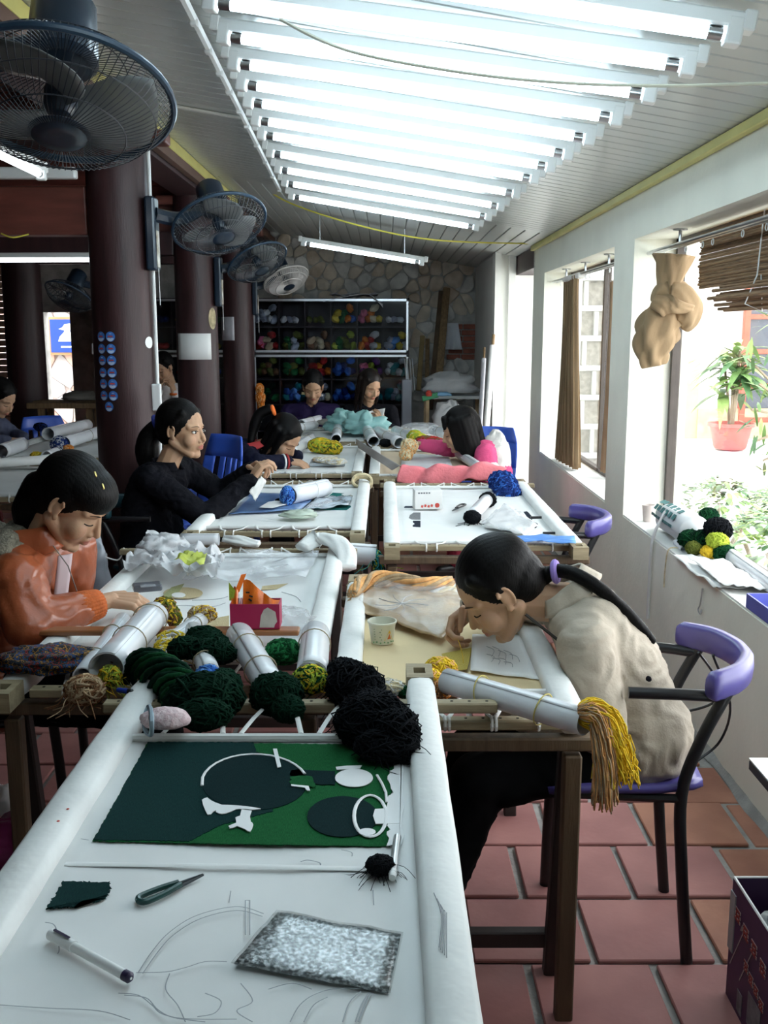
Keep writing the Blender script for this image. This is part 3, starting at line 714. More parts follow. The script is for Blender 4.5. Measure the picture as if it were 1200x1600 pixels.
def hank_mesh(seed):
    r = random.Random(seed); b = B(); k = r.choice((5, 6)); tw = r.uniform(2.5, 4)
    def f(u, v):
        a = 2 * PI * u; z = (v - .5) * 2; R = math.sqrt(max(0, 1 - abs(z) ** 3)) * (1 + .11 * math.cos(k * a + tw * z)) * (1 + .10 * math.sin(4 * z + seed)) * (1 + .12 * math.cos(a + seed))
        return V((.95 * z * 1.15, .5 * R * math.cos(a), .5 * R * math.sin(a)))
    return b.grid(f, 30, 12, cu=True)
hm = []
for q in range(4):
    o = hank_mesh(q).out('yarn_hank', ym('white'), smooth='all'); hm.append(o.data); bpy.data.objects.remove(o)
hank_cache = {}
def hank(loc, size, colr, label, group, q=0, e=None):
    key = (q % 4, colr)
    if key not in hank_cache: me = hm[q % 4].copy(); me.materials.clear(); me.materials.append(ym(colr)); hank_cache[key] = me
    o = bpy.data.objects.new('yarn_hank', hank_cache[key]); C.objects.link(o); o.location = loc; o.scale = (size,) * 3
    o.rotation_euler = e or (rnd(-.3, .3), rnd(-.4, .4), PI / 2 + rnd(-.5, .5)); WORLD[o.name] = V(loc)
    return tag(o, label, 'yarn', group)
cub = [['grey grey white', 'white grey', 'olive', 'yellow green orange blue', 'pink orange cream yellow', 'white grey'],
       ['red pink tan', 'olive green grey', 'brown tan cream', 'lime green olive', 'orange red white yellow', 'grey skyblue yellow white'],
       ['olive brown', 'green olive', 'red orange', 'blue navy', 'purple pink lime', 'white teal'],
       ['dark_green green', 'teal blue skyblue', 'grey cream', 'blue navy', 'dark_green teal', 'teal grey']]
random.seed(21)
RN = ('top', 'second', 'third', 'fourth'); CN = ('leftmost', 'second', 'third', 'fourth', 'fifth', 'rightmost')
for j in range(4):
    z0 = rows[j + 1] + .008
    for i in range(6):
        xc = -1.33 + 1.585 * (i + .5) / 6; cs = cub[j][i].split(); n = 3 if (j == 0 and i in (1, 2, 5)) else 7
        for q in range(n):
            cc = cs[q % len(cs)]; lay = 0 if q < 4 else 1; k = q if q < 4 else q - 4
            s = .066 if n > 3 else .055
            p = V((xc - .085 + .057 * k + .028 * lay, YC + .07 + .02 * (q % 2), z0 + .034 + .055 * lay + (.055 if (q == 6 and n > 6) else 0)))
            hank(p, s, cc, '%s yarn hank, %s shelf, %s compartment of the cabinet, %s' % (cc.replace('_', ' '), RN[j], CN[i], ('lower left', 'lower middle left', 'lower middle right', 'lower right', 'upper left', 'upper middle', 'upper right')[q]), 'yarn hanks in the glass cabinet', q + i, (rnd(-.3, .3), rnd(-.5, .5), PI / 2 + rnd(-.7, .7)))
for i in (0, 1, 2, 3):
    for j in (0, 1, 2):
        z0 = rows[j + 1] + .008; xc = -1.36 - 1.59 * (i + .5) / 6
        for q in range(3):
            cc = ('red', 'green', 'gold', 'navy')[(i + j) % 4]
            hank((xc - .06 + .06 * q, YC + .08, z0 + .036), .058, cc, '%s yarn hank in the cabinet behind the columns, %s shelf, %s compartment, %s' % (cc, RN[j], ('rightmost', 'second from right', 'third from right', 'fourth from right')[i], ('left', 'middle', 'right')[q]), 'yarn hanks in the second cabinet', q + i)
# sheets lying on top of the cabinet
def sheet(name, corners, m, label, cat='paper', wav=.006, n=10, t=.0015, parent=None, seed=0, ridge=0, fq=1):
    """a limp sheet over four 3-D corners (p00, p10, p11, p01)"""
    a, b_, c_, d_ = [V(p) for p in corners]
    def f(u, v):
        p = a * (1 - u) * (1 - v) + b_ * u * (1 - v) + c_ * u * v + d_ * (1 - u) * v
        if ridge: p = p + V((0, 0, ridge * (1 - 2 * abs(noise.noise(V((u * 5 * fq + seed, v * 5 * fq, 2)))) - abs(noise.noise(V((u * 11 * fq, v * 11 * fq + seed, 4))))))) + V((noise.noise(V((u * 6, v * 6, seed))), noise.noise(V((u * 6, v * 6, seed + 9))), 0)) * ridge * .6
        return p + V((0, 0, wav * (noise.noise(V((u * 3 + seed, v * 3, seed))) + .6 * noise.noise(V((u * 7, v * 7 + seed, 1))) + .3)))
    o = solid(B().grid(f, n, n).out(name, m, parent), t)
    return tag(o, label, cat) if label else o
zt = 1.85
b = B(); pr = [PY(505, 472, 10.15), PY(545, 463, 10.15), PY(575, 459, 10.1), PY(590, 472, 10.05), PY(598, 481, 10.02)]
pr = spl(pr, 5)
b.grid(lambda u, v: pr[int(u * (len(pr) - 1))] + V((0, .42 * v, max(0, zt - pr[int(u * (len(pr) - 1))].z) * v * 1.0 + .006 * math.sin(9 * u + 4 * v))), len(pr) - 1, 5)
tag(solid(b.out('paper_sheet', mat('blue_white_sheet', (.34, .38, .48), .6, .3, 2, col2=(.62, .64, .66))), .002), 'curling grey-white sheet lying on top of the yarn cabinet', 'paper')
for k, (x, lab) in enumerate(((-.55, 'flat grey folder on top of the cabinet, left of the curling sheet'), (-.35, 'small crumpled paper on top of the cabinet'))):
    sheet('paper_sheet', [(x, 10.2, zt + .02), (x + .3, 10.22, zt + .03), (x + .28, 10.5, zt + .02), (x + .02, 10.5, zt + .02)], mat('grey_paper', (.55, .54, .58), .8), lab, wav=.025, seed=k)

# leaning boards, hanging cloth, side table, rolls by the passage
m_plank = mat('weathered_plank', (.22, .14, .07), .75, .3, 6, .2, 40, stretch=(8, 8, .6))
def plank(x0, y0, x1, y1, Y0_, Y1_, w_, t_, lab, m=m_plank, name='wooden_board', cat='board'):
    a, c = PY(x0, y0, Y0_), PY(x1, y1, Y1_); d = (a - c); L = d.length; d.normalize(); x_ = V((0, -1, 0)).cross(d).normalized(); y_ = d.cross(x_)
    return tag(B().box((a + c) / 2, (w_, t_, L), R=mrot(x_, y_, d), bev=.004).out(name, m, smooth=False), lab, cat, None)
plank(698, 450, 684, 612, 10.9, 10.3, .075, .03, 'tallest weathered board leaning on the stone wall')
plank(690, 455, 672, 640, 10.93, 10.34, .06, .03, 'second tall board leaning just behind the tallest one', mat('dark_plank', (.11, .07, .04), .75, .3, 6, .2, 40))
plank(660, 525, 654, 610, 10.9, 10.5, .05, .03, 'short yellowish board leaning beside the cabinet', mat('yellowish_plank', (.34, .24, .11), .75, .3, 6))
plank(668, 530, 667, 610, 10.9, 10.5, .045, .03, 'short brown board leaning between the yellowish board and the tall ones')
for k in range(4): plank(632 + 4 * k, 560, 636 + 4 * k, 610, 10.1, 9.95, .012, .012, ('first', 'second', 'third', 'fourth')[k] + ' thin metal rod standing beside the cabinet', m_alu, 'metal_rod', 'rod')
tag(B().box((PY(630, 632, 10.0).x + .035, 10.05, .52), (.10, .25, 1.04), bev=.01).out('file_cabinet', mat('grey_steel_cabinet', (.30, .33, .38), .45, .05), smooth=False), 'narrow grey steel cabinet standing at the right end of the yarn cabinet', 'cabinet')
# white cloth hanging on the wall
def hcl(u, v):
    w_ = .06 + .045 * v; a = PY(707, 505, 10.86); return a + V(((u - .5) * 2 * w_, -.02 - .02 * math.sin(u * 14) * v, -.28 * v))
tag(solid(B().grid(hcl, 14, 8).out('hanging_cloth', mat('white_cloth', (.62, .63, .68), .9, .08)), .003), 'white cloth hanging on the stone wall before the brick patch', 'cloth')
# small table with bundles
st = PY(660, 628, 9.75); tz = .90
t = thing('side_table', 'small glass-sided table under the white plastic bundle', 'table', (.72, 9.85, 0))
B().box((.68, 9.85, tz - .015), (.58, .5, .03), bev=.005).out('tabletop', mat('grey_tabletop', (.45, .47, .48), .4), t, smooth=False)
for x in (.42, .94):
    for y in (9.64, 10.06): B().box((x, y, (tz - .03) / 2), (.035, .035, tz - .03)).out('leg', mat('pale_wood', (.55, .40, .22), .6, .2, 8), t, smooth=False)
m_bag = mat('white_plastic_bag', (.76, .77, .79), .3, .06, 9, .5, 40, see=.35)
m_film = mat('clear_plastic_film', (.72, .75, .78), .14, .1, 9, .6, 40, see=.68)
def lump(name, c, r, m, label, cat, amp=.3, freq=2.5, seed=0, n=26, k=16, flatbot=True, group=None, parent=None, crease=1.0):
    c = V(c); b = B(); b.ell((0, 0, 0), (1, 1, 1), n=n, k=k)
    for i, p in enumerate(b.v):
        d = p.normalized(); q = d * freq + V((seed * 3.1, seed * 1.7, seed))
        f = 1 + amp * (noise.noise(q) + crease * .5 * (1 - 2 * abs(noise.noise(q * 2.3))) * .8)
        p = V((d.x * r[0] * f, d.y * r[1] * f, d.z * r[2] * f))
        if flatbot and p.z < -r[2] * .45: p.z = -r[2] * .45
        b.v[i] = c + p
    o = b.out(name, m, parent, smooth='all')
    return tag(o, label, cat, group) if label else o
lump('plastic_bundle', (.66, 9.85, tz + .085), (.25, .2, .13), m_bag, 'big white plastic bundle on the small table by the stone wall', 'bundle', .35, 2.2, 5)
tag(B().box(PY(672, 620, 9.62), (.16, .05, .05), R=Matrix.Rotation(-.25, 3, 'Y'), bev=.006).out('green_box', mat('green_card', (.04, .28, .12), .5), smooth=False), 'flat green carton in front of the white plastic bundle', 'box')
tag(B().lathe([(.0, 0), (.03, 0), (.034, .03), (.02, .045), (.022, .055), (0, .058)], 14, Matrix.Translation((PY(670, 624, 9.6).x, 9.605, tz))).out('red_pot', m_red), 'tiny red pot on the edge of the small table', 'pot')
lump('blue_bag', (PY(692, 626, 9.62).x, 9.62, tz + .012), (.08, .03, .025), mat('light_blue_film', (.25, .5, .75), .4, .1, see=.1), 'light blue plastic scrap on the edge of the small table', 'plastic', .3, 3, 2)
lump('plastic_bag', (.62, 9.4, .68), (.16, .12, .16), m_bag, 'white plastic bag standing before the small table', 'bag', .35, 2.4, 8)
tag(B().box((.62, 9.4, .3), (.3, .26, .6), bev=.01).out('stool', mat('grey_stool', (.3, .3, .3), .6), smooth=False), 'grey block stool below the white bag by the small table', 'stool')
for k, (x0, y0, x1, y1, r, lab) in enumerate(((770, 540, 758, 690, .028, 'longest white cloth roll leaning on the passage wall'), (756, 560, 749, 690, .02, 'thin grey roll leaning beside the long white one'))):
    a, c = PY(x0, y0, 8.86 if k == 0 else 8.9), PY(x1, y1, 8.62 if k == 0 else 8.7); c = a + (c - a) * 1.0
    t = thing('cloth_roll', lab, 'roll', c)
    d = (a - c).normalized(); c2 = c - d * (c.z / d.z)
    B().tube([c2, a], r, 12).out('roll', m_paper if k == 0 else mat('grey_paper'), t)
    B().tube([a, a + d * .10], r * .5, 8).out('stick', m_plank, t)
# mint green plastic bag heap and hall far door sign come with the tables
# ---------------------------------------------------------------- sign and brick screen beyond the hall
sc_ = PY(101, 525, 13.12); t = thing('wall_sign', 'blue sign with a white figure in a wooden frame, seen through the bright doorway', 'sign', sc_)
sw, sh = .42, .42
B().box(sc_ + V((.03, .01, 0)), (sw + .07, .03, sh + .07), bev=.006).out('frame', mat('sign_frame_wood', (.42, .26, .12), .6), t, smooth=False)
B().box(sc_ + V((.03, -.008, 0)), (sw, .012, sh)).out('panel', mat('sign_blue', (.02, .07, .42), .5, .05), t, smooth=False)
def sp(x, z, pts, nm='figure'): B().prism([sc_ + V((.03 + x + a * .01, -.015, z + c * .01)) for a, c in pts], (0, -1, 0), .003).out(nm, m_paper, t, smooth=False)
sp(.0, .02, [(-10, 7), (-5, 9), (-2, 13), (6, 14), (9, 9), (12, 8), (9, 6), (4, 5), (8, 0), (13, -9), (-11, -9), (-9, -3), (-4, 2), (-2, 5)])
sp(.0, -.14, [(-8, -1), (7, -1), (7, 1), (-8, 1)], 'caption_line')
t = thing('brick_screen', 'open brick screen with light behind it at the far left edge', 'screen', (-4.4, 10.86, 0))
m_fb = mat('old_brick', (.34, .21, .15), .9, .3, 14, .3, 40)
for j in range(33):
    z = .03 + j * .068
    if j % 4 == 0 or j < 13:
        for i in range(4): B().box((-4.07 - .21 * i, 10.86, z), (.20, .22, .058), bev=.006).out('brick', m_fb, t, smooth=False)
    else:
        for i in range(2): B().box((-4.10 - .34 * i, 10.88, z), (.15, .18, .058), bev=.006).out('brick', m_fb, t, smooth=False)
# bench with a plank top beside the doorway
t = thing('work_bench', 'rough wooden bench with a heap of cloth beside the bright doorway', 'bench', (-3.0, 9.0, 0))
bz = PY(120, 625, 9.0).z
for k in range(3): B().box((-2.85 + .01 * k, 8.85 + .13 * k, bz - .03 - .008 * (k == 0)), (.62, .12, .05), bev=.006).out('plank', m_plank, t, smooth=False)
for x, y in ((-3.05, 8.85), (-3.05, 9.1), (-2.62, 8.85), (-2.62, 9.1)): B().box((x, y, (bz - .06) / 2), (.05, .05, bz - .06)).out('leg', m_plank, t, smooth=False)
lump('cloth_heap', (-2.72, 8.95, bz + .03), (.16, .12, .05), mat('grey_brown_cloth', (.25, .23, .20), .9), 'grey-brown cloth heap on the rough bench', 'cloth', .3, 3, 4)
# ================================================================ EMBROIDERY FRAMES ON THEIR STANDS
m_cloth = weave('white_cotton', (.80, .81, .80))
m_wrap = mat('white_wrapped_cloth', (.80, .81, .79), .85, .06, 9, .35, 18)
m_fwood = mat('pale_frame_wood', (.30, .245, .145), .65, .22, 7, .15, 40, stretch=(1, 7, 7), col2=(.38, .31, .19))
m_swood = mat('stand_wood', (.11, .072, .040), .65, .3, 6, .15, 40, stretch=(7, 7, .8))
m_swood_shade = mat('shaded_stand_wood', (.028, .02, .018), .6, .25, 6)  # darker copy of the stand wood: shade on inner legs put into the colour
m_lace = mat('white_lace_tape', (.78, .78, .75), .9, .05)
m_hole = mat('dark_hole', (.02, .015, .01), .9, 0)
BW, BH = .064, .052
def bar_part(t, x, ya, yb, z, seed=0, w_=BW, h=BH, dx=0):
    """cloth-wrapped side bar: rounded section, slightly lumpy"""
    n = 26; b = B(); vs = []; m = 12
    for i in range(n + 1):
        f = i / n; y = ya + (yb - ya) * f; k = 1 + .05 * noise.noise(V((f * 9, seed, 0)))
        if i in (0, n): k *= .86
        for j in range(m):
            a = 2 * PI * j / m; c_, s_ = math.cos(a), math.sin(a)
            e = .55; X = w_ / 2 * math.copysign(abs(c_) ** e, c_) * k; Z = h / 2 * math.copysign(abs(s_) ** e, s_) * k
            vs.append(V((x + dx * f + X, y, z + Z + .003 * noise.noise(V((f * 14, j * .4, seed + 5))))))
    fs = [(i * m + j, i * m + (j + 1) % m, (i + 1) * m + (j + 1) % m, (i + 1) * m + j) for i in range(n) for j in range(m)] + [tuple(reversed(range(m))), tuple(n * m + j for j in range(m))]
    return b.add(vs, fs).out('wrapped_bar', m_wrap, t, smooth='all')
def bar_end(t, x, y, z, s, L=.09, w_=.058, h=.046):
    """bare wooden end with its slot"""
    b = B(); y0, y1 = sorted((y, y + s * L)); ym_ = (y0 + y1) / 2
    for dx in (-1, 1): b.box((x + dx * w_ * .36, ym_, z), (w_ * .28, L, h))
    for a, c in ((y0, ym_ - .018), (ym_ + .018, y1)): b.box((x, (a + c) / 2, z), (w_ * .44, c - a, h))
    b.box((x, ym_, z - h * .35), (w_ * .44, .036, h * .3))
    o = b.out('bar_end', m_fwood, t, smooth=False)
    return o
def embroidery_frame(label, xl, xr, y0, y1, z=.70, front=None, back=None, fab=(0, 0), fabm=None, ends=(1, 1, 1, 1), dxl=0, laces=7, stand=True, slack=.006, z_fab=-.004, rods=True, seed=0, slabel=None, sx=(0, 0, 0)):
    t = thing('embroidery_frame', label, 'embroidery frame', ((xl + xr) / 2, (y0 + y1) / 2, z), 0, 'embroidery frames on the tables')
    bar_part(t, xl, y0 + .05, y1 - .05, z, seed, dx=dxl); bar_part(t, xr, y0 + .05, y1 - .05, z, seed + 1)
    for k, (x, y, s) in enumerate(((xl, y0 + .055, -1), (xl + dxl, y1 - .055, 1), (xr, y0 + .055, -1), (xr, y1 - .055, 1))):
        if ends[k]: bar_end(t, x, y, z, s)
    fr = front or (y0 + .02, xl - .06, xr + .06); bk = back or (y1 - .02, xl - .06, xr + .06)
    for nm, (y, a, c) in (('cross_bar', fr), ('cross_bar', bk)):
        o = B().box(((a + c) / 2, y, z), (c - a, .030, .022), bev=.003).out(nm, m_fwood, t, smooth=False)
        hb = B(); x = a + .03
        while x < c - .02:
            hb.lathe([(.0035, 0), (.0035, .0006)], 6, Matrix.Translation((x, y, z + .011))); x += .036
        hb.out('peg_holes', m_hole, o, smooth=False, kind='stuff')
    f0, f1 = y0 + .13 + fab[0], y1 - .13 - fab[1]
    def ff(u, v): return V((xl + BW * .35 + dxl * v + (xr - xl - BW * .7 - dxl * v) * u, f0 + (f1 - f0) * v, z + z_fab - slack * math.sin(PI * u) * (1 - .3 * math.cos(7 * v)) + .002 * noise.noise(V((u * 6, v * 9, seed)))))
    solid(B().grid(ff, 14, 20).out('fabric', fabm or m_cloth, t, smooth='all'), .0015)
    if rods:
        for y in (f0, f1): B().tube([V((xl + .03, y, z + .002)), V((xr - .03, y, z + .002))], .0085, 8).out('edge_rod', m_wrap, t)
        for nm, yb, yf in (('lace', fr[0], f0), ('lace', bk[0], f1)):
            for i in range(laces):
                x = xl + .07 + (xr - xl - .14) * (i + .5) / laces; sgn = .02 if i % 2 else -.02
                B().tube([V((x - sgn, yb, z + .013)), V((x + sgn * .3, (yb + yf) / 2, z + .008)), V((x + sgn, yf, z + .010))], .005, 6, flat=.4).out(nm, m_lace, t)
                B().tube([V((x - sgn, yb + .017 * math.cos(a), z + .014 * math.sin(a))) for a in [q * PI / 4 for q in range(8)]], .004, 5, closed=True).out('lace_knot', m_lace, t)
    if stand: trestle(slabel, xl + sx[0], xr + sx[1], y0 + .06, y1 - .06 - sx[2], z - BH / 2 - .003)
    return t
def trestle(label, xl, xr, y0, y1, zt, mleg=None, splay=.10, low=.1):
    mleg = mleg or m_swood
    t = thing('trestle_stand', label, 'stand', ((xl + xr) / 2, (y0 + y1) / 2, 0), 0, 'wooden stands under the frames')
    for y in (y0, y1):
        B().box(((xl + xr) / 2, y, zt - .015), (xr - xl + .10, .035, .030), bev=.004).out('top_rail', mleg, t, smooth=False)
    for x in (xl, xr):
        for y, s in ((y0, 1), (y1, -1)):
            for k, (dy, mm) in enumerate(((0, mleg), (.16 * s, m_swood_shade))):
                a = V((x, y + dy * .3, zt - .04)); c = V((x, y + dy + .02 * s * 0, 0)); d = (a - c); L = d.length; d.normalize(); x_ = V((1, 0, 0)); y_ = d.cross(x_)
                B().box((a + c) / 2, (.038, .034, L), R=mrot(x_, y_, d), bev=.004).out('leg', mm, t, smooth=False)
    for y in (y0 + .16, y1 - .16): B().box(((xl + xr) / 2, y, low), (xr - xl, .03, .04), bev=.003).out('stretcher', m_swood_shade, t, smooth=False)
    return t
Z1 = .745
m_cream = weave('cream_cotton', (.72, .58, .34))
T1 = embroidery_frame('nearest embroidery frame, with the green stitched panel', -.505, .078, .62, 2.10, Z1, front=(.66, -.56, .14), back=(1.935, -.575, .232), fab=(-.02, .20), laces=6, seed=1, slabel='wooden stand under the nearest frame', sx=(.06, -.08, .28), slack=.004)
T2L = embroidery_frame('frame before the woman in the orange jacket', -.85, -.175, 2.10, 3.66, .70, front=(2.14, -.80, -.06), back=(3.60, -.98, -.10), fab=(.12, .0), ends=(1, 1, 0, 0), seed=3, slabel='wooden stand under the frame of the woman in orange')
T2R = embroidery_frame('cream frame before the woman in the beige jacket', -.085, .395, 1.90, 3.12, .70, front=(1.955, -.04, .38), back=(3.07, -.12, .46), fab=(.10, .05), fabm=m_cream, ends=(0, 1, 0, 0), seed=5, slabel='wooden stand under the cream frame, legs before the purple chair')
T3L = embroidery_frame('frame with blue pictures before the woman in black', -.77, -.105, 3.84, 5.42, .70, front=(3.93, -.80, -.10), back=(5.30, -.86, -.06), fab=(.08, .1), seed=7, slabel='wooden stand under the frame with the blue pictures')
T3R = embroidery_frame('frame with the small white box, by the window wall', .03, .725, 3.60, 5.28, .70, front=(3.67, .0, .73), back=(5.22, -.02, .80), fab=(.02, .0), seed=9, slabel='wooden stand under the frame with the small white box')
T4L = embroidery_frame('frame before the bent girl in navy', -.80, -.155, 5.56, 7.15, .70, seed=11, slabel='wooden stand under the frame of the girl in navy')
T4R = embroidery_frame('frame before the woman in the pink sweater', -.055, .66, 5.46, 6.95, .70, seed=13, fabm=weave('beige_cotton', (.62, .50, .36)), slabel='wooden stand under the frame of the woman in pink')
T5L = embroidery_frame('far frame holding the rolled sheets and mint plastic heap', -.80, -.12, 7.25, 8.45, .70, seed=15, slabel='wooden stand under the far frame with the mint plastic')
T5R = embroidery_frame('far frame with plastic-wrapped rolls, right of the mint plastic', -.02, .68, 7.1, 8.4, .70, seed=17, slabel='wooden stand under the far right frame')
L1 = embroidery_frame('hall frame nearest to the stickered column, with a dark blue yarn roll', -2.60, -1.72, 4.75, 6.05, .70, seed=19, slabel='wooden stand under the nearest hall frame')
L2 = embroidery_frame('hall frame farther back, beside the seated woman at the left edge', -2.60, -1.75, 6.3, 7.7, .70, seed=21, slabel='wooden stand under the farther hall frame')
# ---------------------------------------------------------------- the stitched panel on the nearest frame
ZF = Z1 - .004
def FP(cx, cy, dz=.0012):                     # point of the near fabric, from the enlarged view of the photo
    p = PZ(cx * .6167, 1080 + cy * .6167, ZF - .001); p.z = ZF + dz; return p
def flat(pts, m, name, parent, dz=.0012, t=.0012):
    return B().prism([FP(x, y, dz) for x, y in pts], (0, 0, 1), t).out(name, m, parent, smooth=False)
def rag(pts, n=5, amp=3, seed=1):             # stitched, slightly ragged edge
    r = random.Random(seed); o = []
    for a, c in zip(pts, pts[1:] + pts[:1]):
        for i in range(n):
            f = i / n; o.append((a[0] + (c[0] - a[0]) * f + r.uniform(-amp, amp), a[1] + (c[1] - a[1]) * f + r.uniform(-amp, amp) * .6))
    return o
def stitch(name, c, c2):
    return mat(name, c, .95, .3, 60, .4, 160, stretch=(30, 2, 1), col2=c2, spec=.08)
m_gr = stitch('stitched_green', (.012, .105, .032), (.02, .15, .05)); m_dg = stitch('stitched_dark_teal', (.008, .032, .034), (.012, .05, .048)); m_dg2 = stitch('stitched_black_teal', (.007, .022, .026), (.01, .034, .036))
m_silk = mat('white_silk', (.84, .85, .85), .7, .05)
em = flat(rag([(235, 384), (375, 133), (865, 138), (1012, 170), (1002, 230), (980, 300), (988, 398), (600, 392)], 60, 1.6, 3), m_gr, 'embroidered_panel', T1)
flat(rag([(237, 383), (376, 134), (640, 135), (650, 160), (730, 200), (700, 255), (690, 310), (560, 345), (480, 386)], 40, 2.0, 4), m_dg, 'dark_ground', em, .0022)
def ellp(cx, cy, a, c, n=28, t0=0, t1=2 * PI): return [(cx + a * math.cos(t0 + (t1 - t0) * i / n), cy + c * math.sin(t0 + (t1 - t0) * i / n)) for i in range(n + (0 if t1 - t0 > 6.2 else 1))]
flat(ellp(645, 238, 134, 70), m_dg2, 'leaf_shape', em, .003)
flat(ellp(868, 325, 90, 52), m_dg2, 'pot_shape', em, .003)
flat(rag([(735, 205), (850, 208), (850, 244), (780, 242), (735, 222)], 4, 3, 6), m_dg2, 'dark_blob_shape', em, .003)  # small dark stitched blob of the design
flat(rag([(738, 222), (790, 225), (805, 250), (760, 252), (735, 245)], 4, 4, 8), m_gr, 'green_patch', em, .0042)
flat(ellp(897, 228, 48, 23), m_silk, 'round_blossom', em, .0042)
flat([(851, 200), (880, 197), (917, 196), (912, 204), (880, 206), (853, 207)], m_silk, 'stem_bar', em, .0042)
B().tube([FP(*p, .005) for p in [(512, 247)] + ellp(645, 240, 134, 73, 14, PI * 1.06, PI * 1.9)], .0026, 6, flat=.5).out('white_outline', m_silk, em)
flat([(692, 156), (702, 156), (713, 202), (703, 204)], m_silk, 'stake', em, .006)
flat(rag([(512, 284), (523, 280), (560, 297), (660, 305), (660, 309), (600, 309), (560, 322), (545, 312), (528, 324)], 3, 3, 9), m_silk, 'white_fringe', em, .0045)
flat(rag([(612, 308), (637, 311), (634, 340), (642, 348), (636, 366), (620, 360), (600, 352), (582, 358), (580, 350), (600, 342), (595, 330), (610, 326)], 2, 2, 5), m_silk, 'white_hand', em, .0045)
flat([(738, 246), (782, 250), (786, 262), (778, 262), (772, 254), (738, 250)], m_silk, 'white_tick', em, .0052)
B().tube([FP(*p, .005) for p in ellp(938, 325, 41, 53, 24)], .003, 6, closed=True, flat=.5).out('white_ring', m_silk, em)
flat([(950, 308), (1012, 304), (1012, 344), (952, 346), (945, 325)], m_silk, 'ring_handle', em, .0045)
flat(ellp(930, 367, 22, 9, 14), m_silk, 'ring_foot', em, .0052)
flat(rag([(1018, 165), (998, 190), (985, 225), (992, 262), (975, 300), (985, 350), (982, 400), (1020, 398), (1024, 250)], 6, 5, 11), m_silk, 'unstitched_edge', em, .004)
B().tube([FP(*p, .005) for p in ((955, 220), (968, 242), (978, 265), (980, 290))], .0025, 5, flat=.5).out('white_outline', m_silk, em)
flat(rag([(118, 557), (160, 487), (280, 488), (280, 508), (268, 528), (240, 540), (215, 535), (190, 552), (165, 552)], 22, 4, 13), m_dg, 'stitched_swatch', T1)
# pencil drawing on the bare cloth
m_pen = mat('pencil_graphite', (.34, .36, .38), .6, .2)
def pl(pts, r=.0007, n=6): B().tube(spl([FP(*p, .0016) for p in pts], n), r, 4, flat=.35).out('pencil_line', m_pen, T1)
pl([(350, 718), (385, 665), (430, 615), (500, 572), (600, 550), (668, 568)]); pl([(362, 720), (398, 668), (440, 622), (510, 580), (600, 560), (665, 575)])
for x in (622, 633): pl([(x, 534), (x, 622)])
pl([(622, 534), (633, 534)]); pl([(585, 510), (580, 540)]); pl([(945, 508), (947, 546)]); pl([(205, 378), (225, 381)]); pl([(115, 590), (140, 600), (150, 655), (146, 670)])
pl([(300, 770), (350, 775), (385, 800), (410, 822), (470, 835), (600, 836)]); pl([(315, 775), (370, 782), (400, 812), (440, 832), (520, 843)])
pl([(345, 718), (420, 716), (470, 705), (520, 690), (575, 690)]); pl([(430, 720), (420, 760), (450, 800), (470, 843)]); pl([(520, 770), (560, 790), (545, 820), (500, 830)]); pl([(610, 745), (640, 790), (600, 815), (640, 843)]); pl([(680, 760), (740, 745), (790, 760)])
pl([(735, 843), (760, 800), (800, 772), (860, 758), (960, 762)]); pl([(770, 843), (795, 800), (830, 780)]); pl([(868, 843), (885, 795), (915, 765)]); pl([(900, 843), (915, 800), (935, 768)]); pl([(908, 843), (925, 800), (940, 770)], .0012)
pl([(0, 800), (120, 808), (250, 815), (330, 838)]); pl([(762, 436), (780, 432), (808, 438), (812, 444)], .0011); pl([(865, 406), (890, 412), (892, 422)])
for y0_, y1_ in ((440, 446),):
    B().tube([FP(165, y0_, .0005), FP(600, y1_, .0012), FP(1010, y1_ + 10, .0012)], .006, 8, flat=.16).out('fabric_crease', m_cloth, T1)
b = B()
for q in range(5): b.tube(spl([PZ(678 + q * 5, 1395 + q * 9, Z1 + .027), PZ(690 + q * 2, 1430, Z1 + .0275), PZ(686 + q * 3, 1480 + q * 4, Z1 + .0275)], 4), .0006, 4)
b.out('pencil_scribble', m_pen, T1, kind='stuff')
for x, y in ((91, 1283), (106, 1264)): B().lathe([(.0025, 0), (.002, .0006)], 8, Matrix.Translation(PZ(x, y, Z1 + .026))).out('red_spot', m_red, T1)
# ================================================================ PEOPLE
def remesh(b, vox, smooth=3, wr=0, wf=18, seed=0, fac=.5):
    """fuse overlapping volumes into one continuous surface; wr = height of cloth wrinkles"""
    me = bpy.data.meshes.new('tmp'); me.from_pydata(b.v, [], b.f)
    bm = bmesh.new(); bm.from_mesh(me); bmesh.ops.recalc_face_normals(bm, faces=bm.faces[:]); bm.to_mesh(me); bm.free()
    o = bpy.data.objects.new('tmp', me); C.objects.link(o)
    r = o.modifiers.new('r', 'REMESH'); r.mode = 'VOXEL'; r.voxel_size = vox; r.use_smooth_shade = True
    if smooth: s = o.modifiers.new('s', 'SMOOTH'); s.factor = fac; s.iterations = smooth
    dg = bpy.context.evaluated_depsgraph_get(); out = bpy.data.meshes.new_from_object(o.evaluated_get(dg))
    bpy.data.objects.remove(o); bpy.data.meshes.remove(me)
    vs = [v.co.copy() for v in out.vertices]
    if wr:
        ns = [v.normal.copy() for v in out.vertices]
        for i, (p, n) in enumerate(zip(vs, ns)):
            q = V((p.x * wf, p.y * wf, p.z * wf * 1.2)) + V((seed, seed * 2, 0)); w1 = noise.noise(q * .6)
            q2 = q + V((w1, -w1, w1)) * 2
            vs[i] = p + n * wr * (1 - 2.2 * abs(noise.noise(q2)) + .5 * noise.noise(q2 * 2.1))
    fs = [tuple(f.vertices) for f in out.polygons]; bpy.data.meshes.remove(out)
    return vs, fs
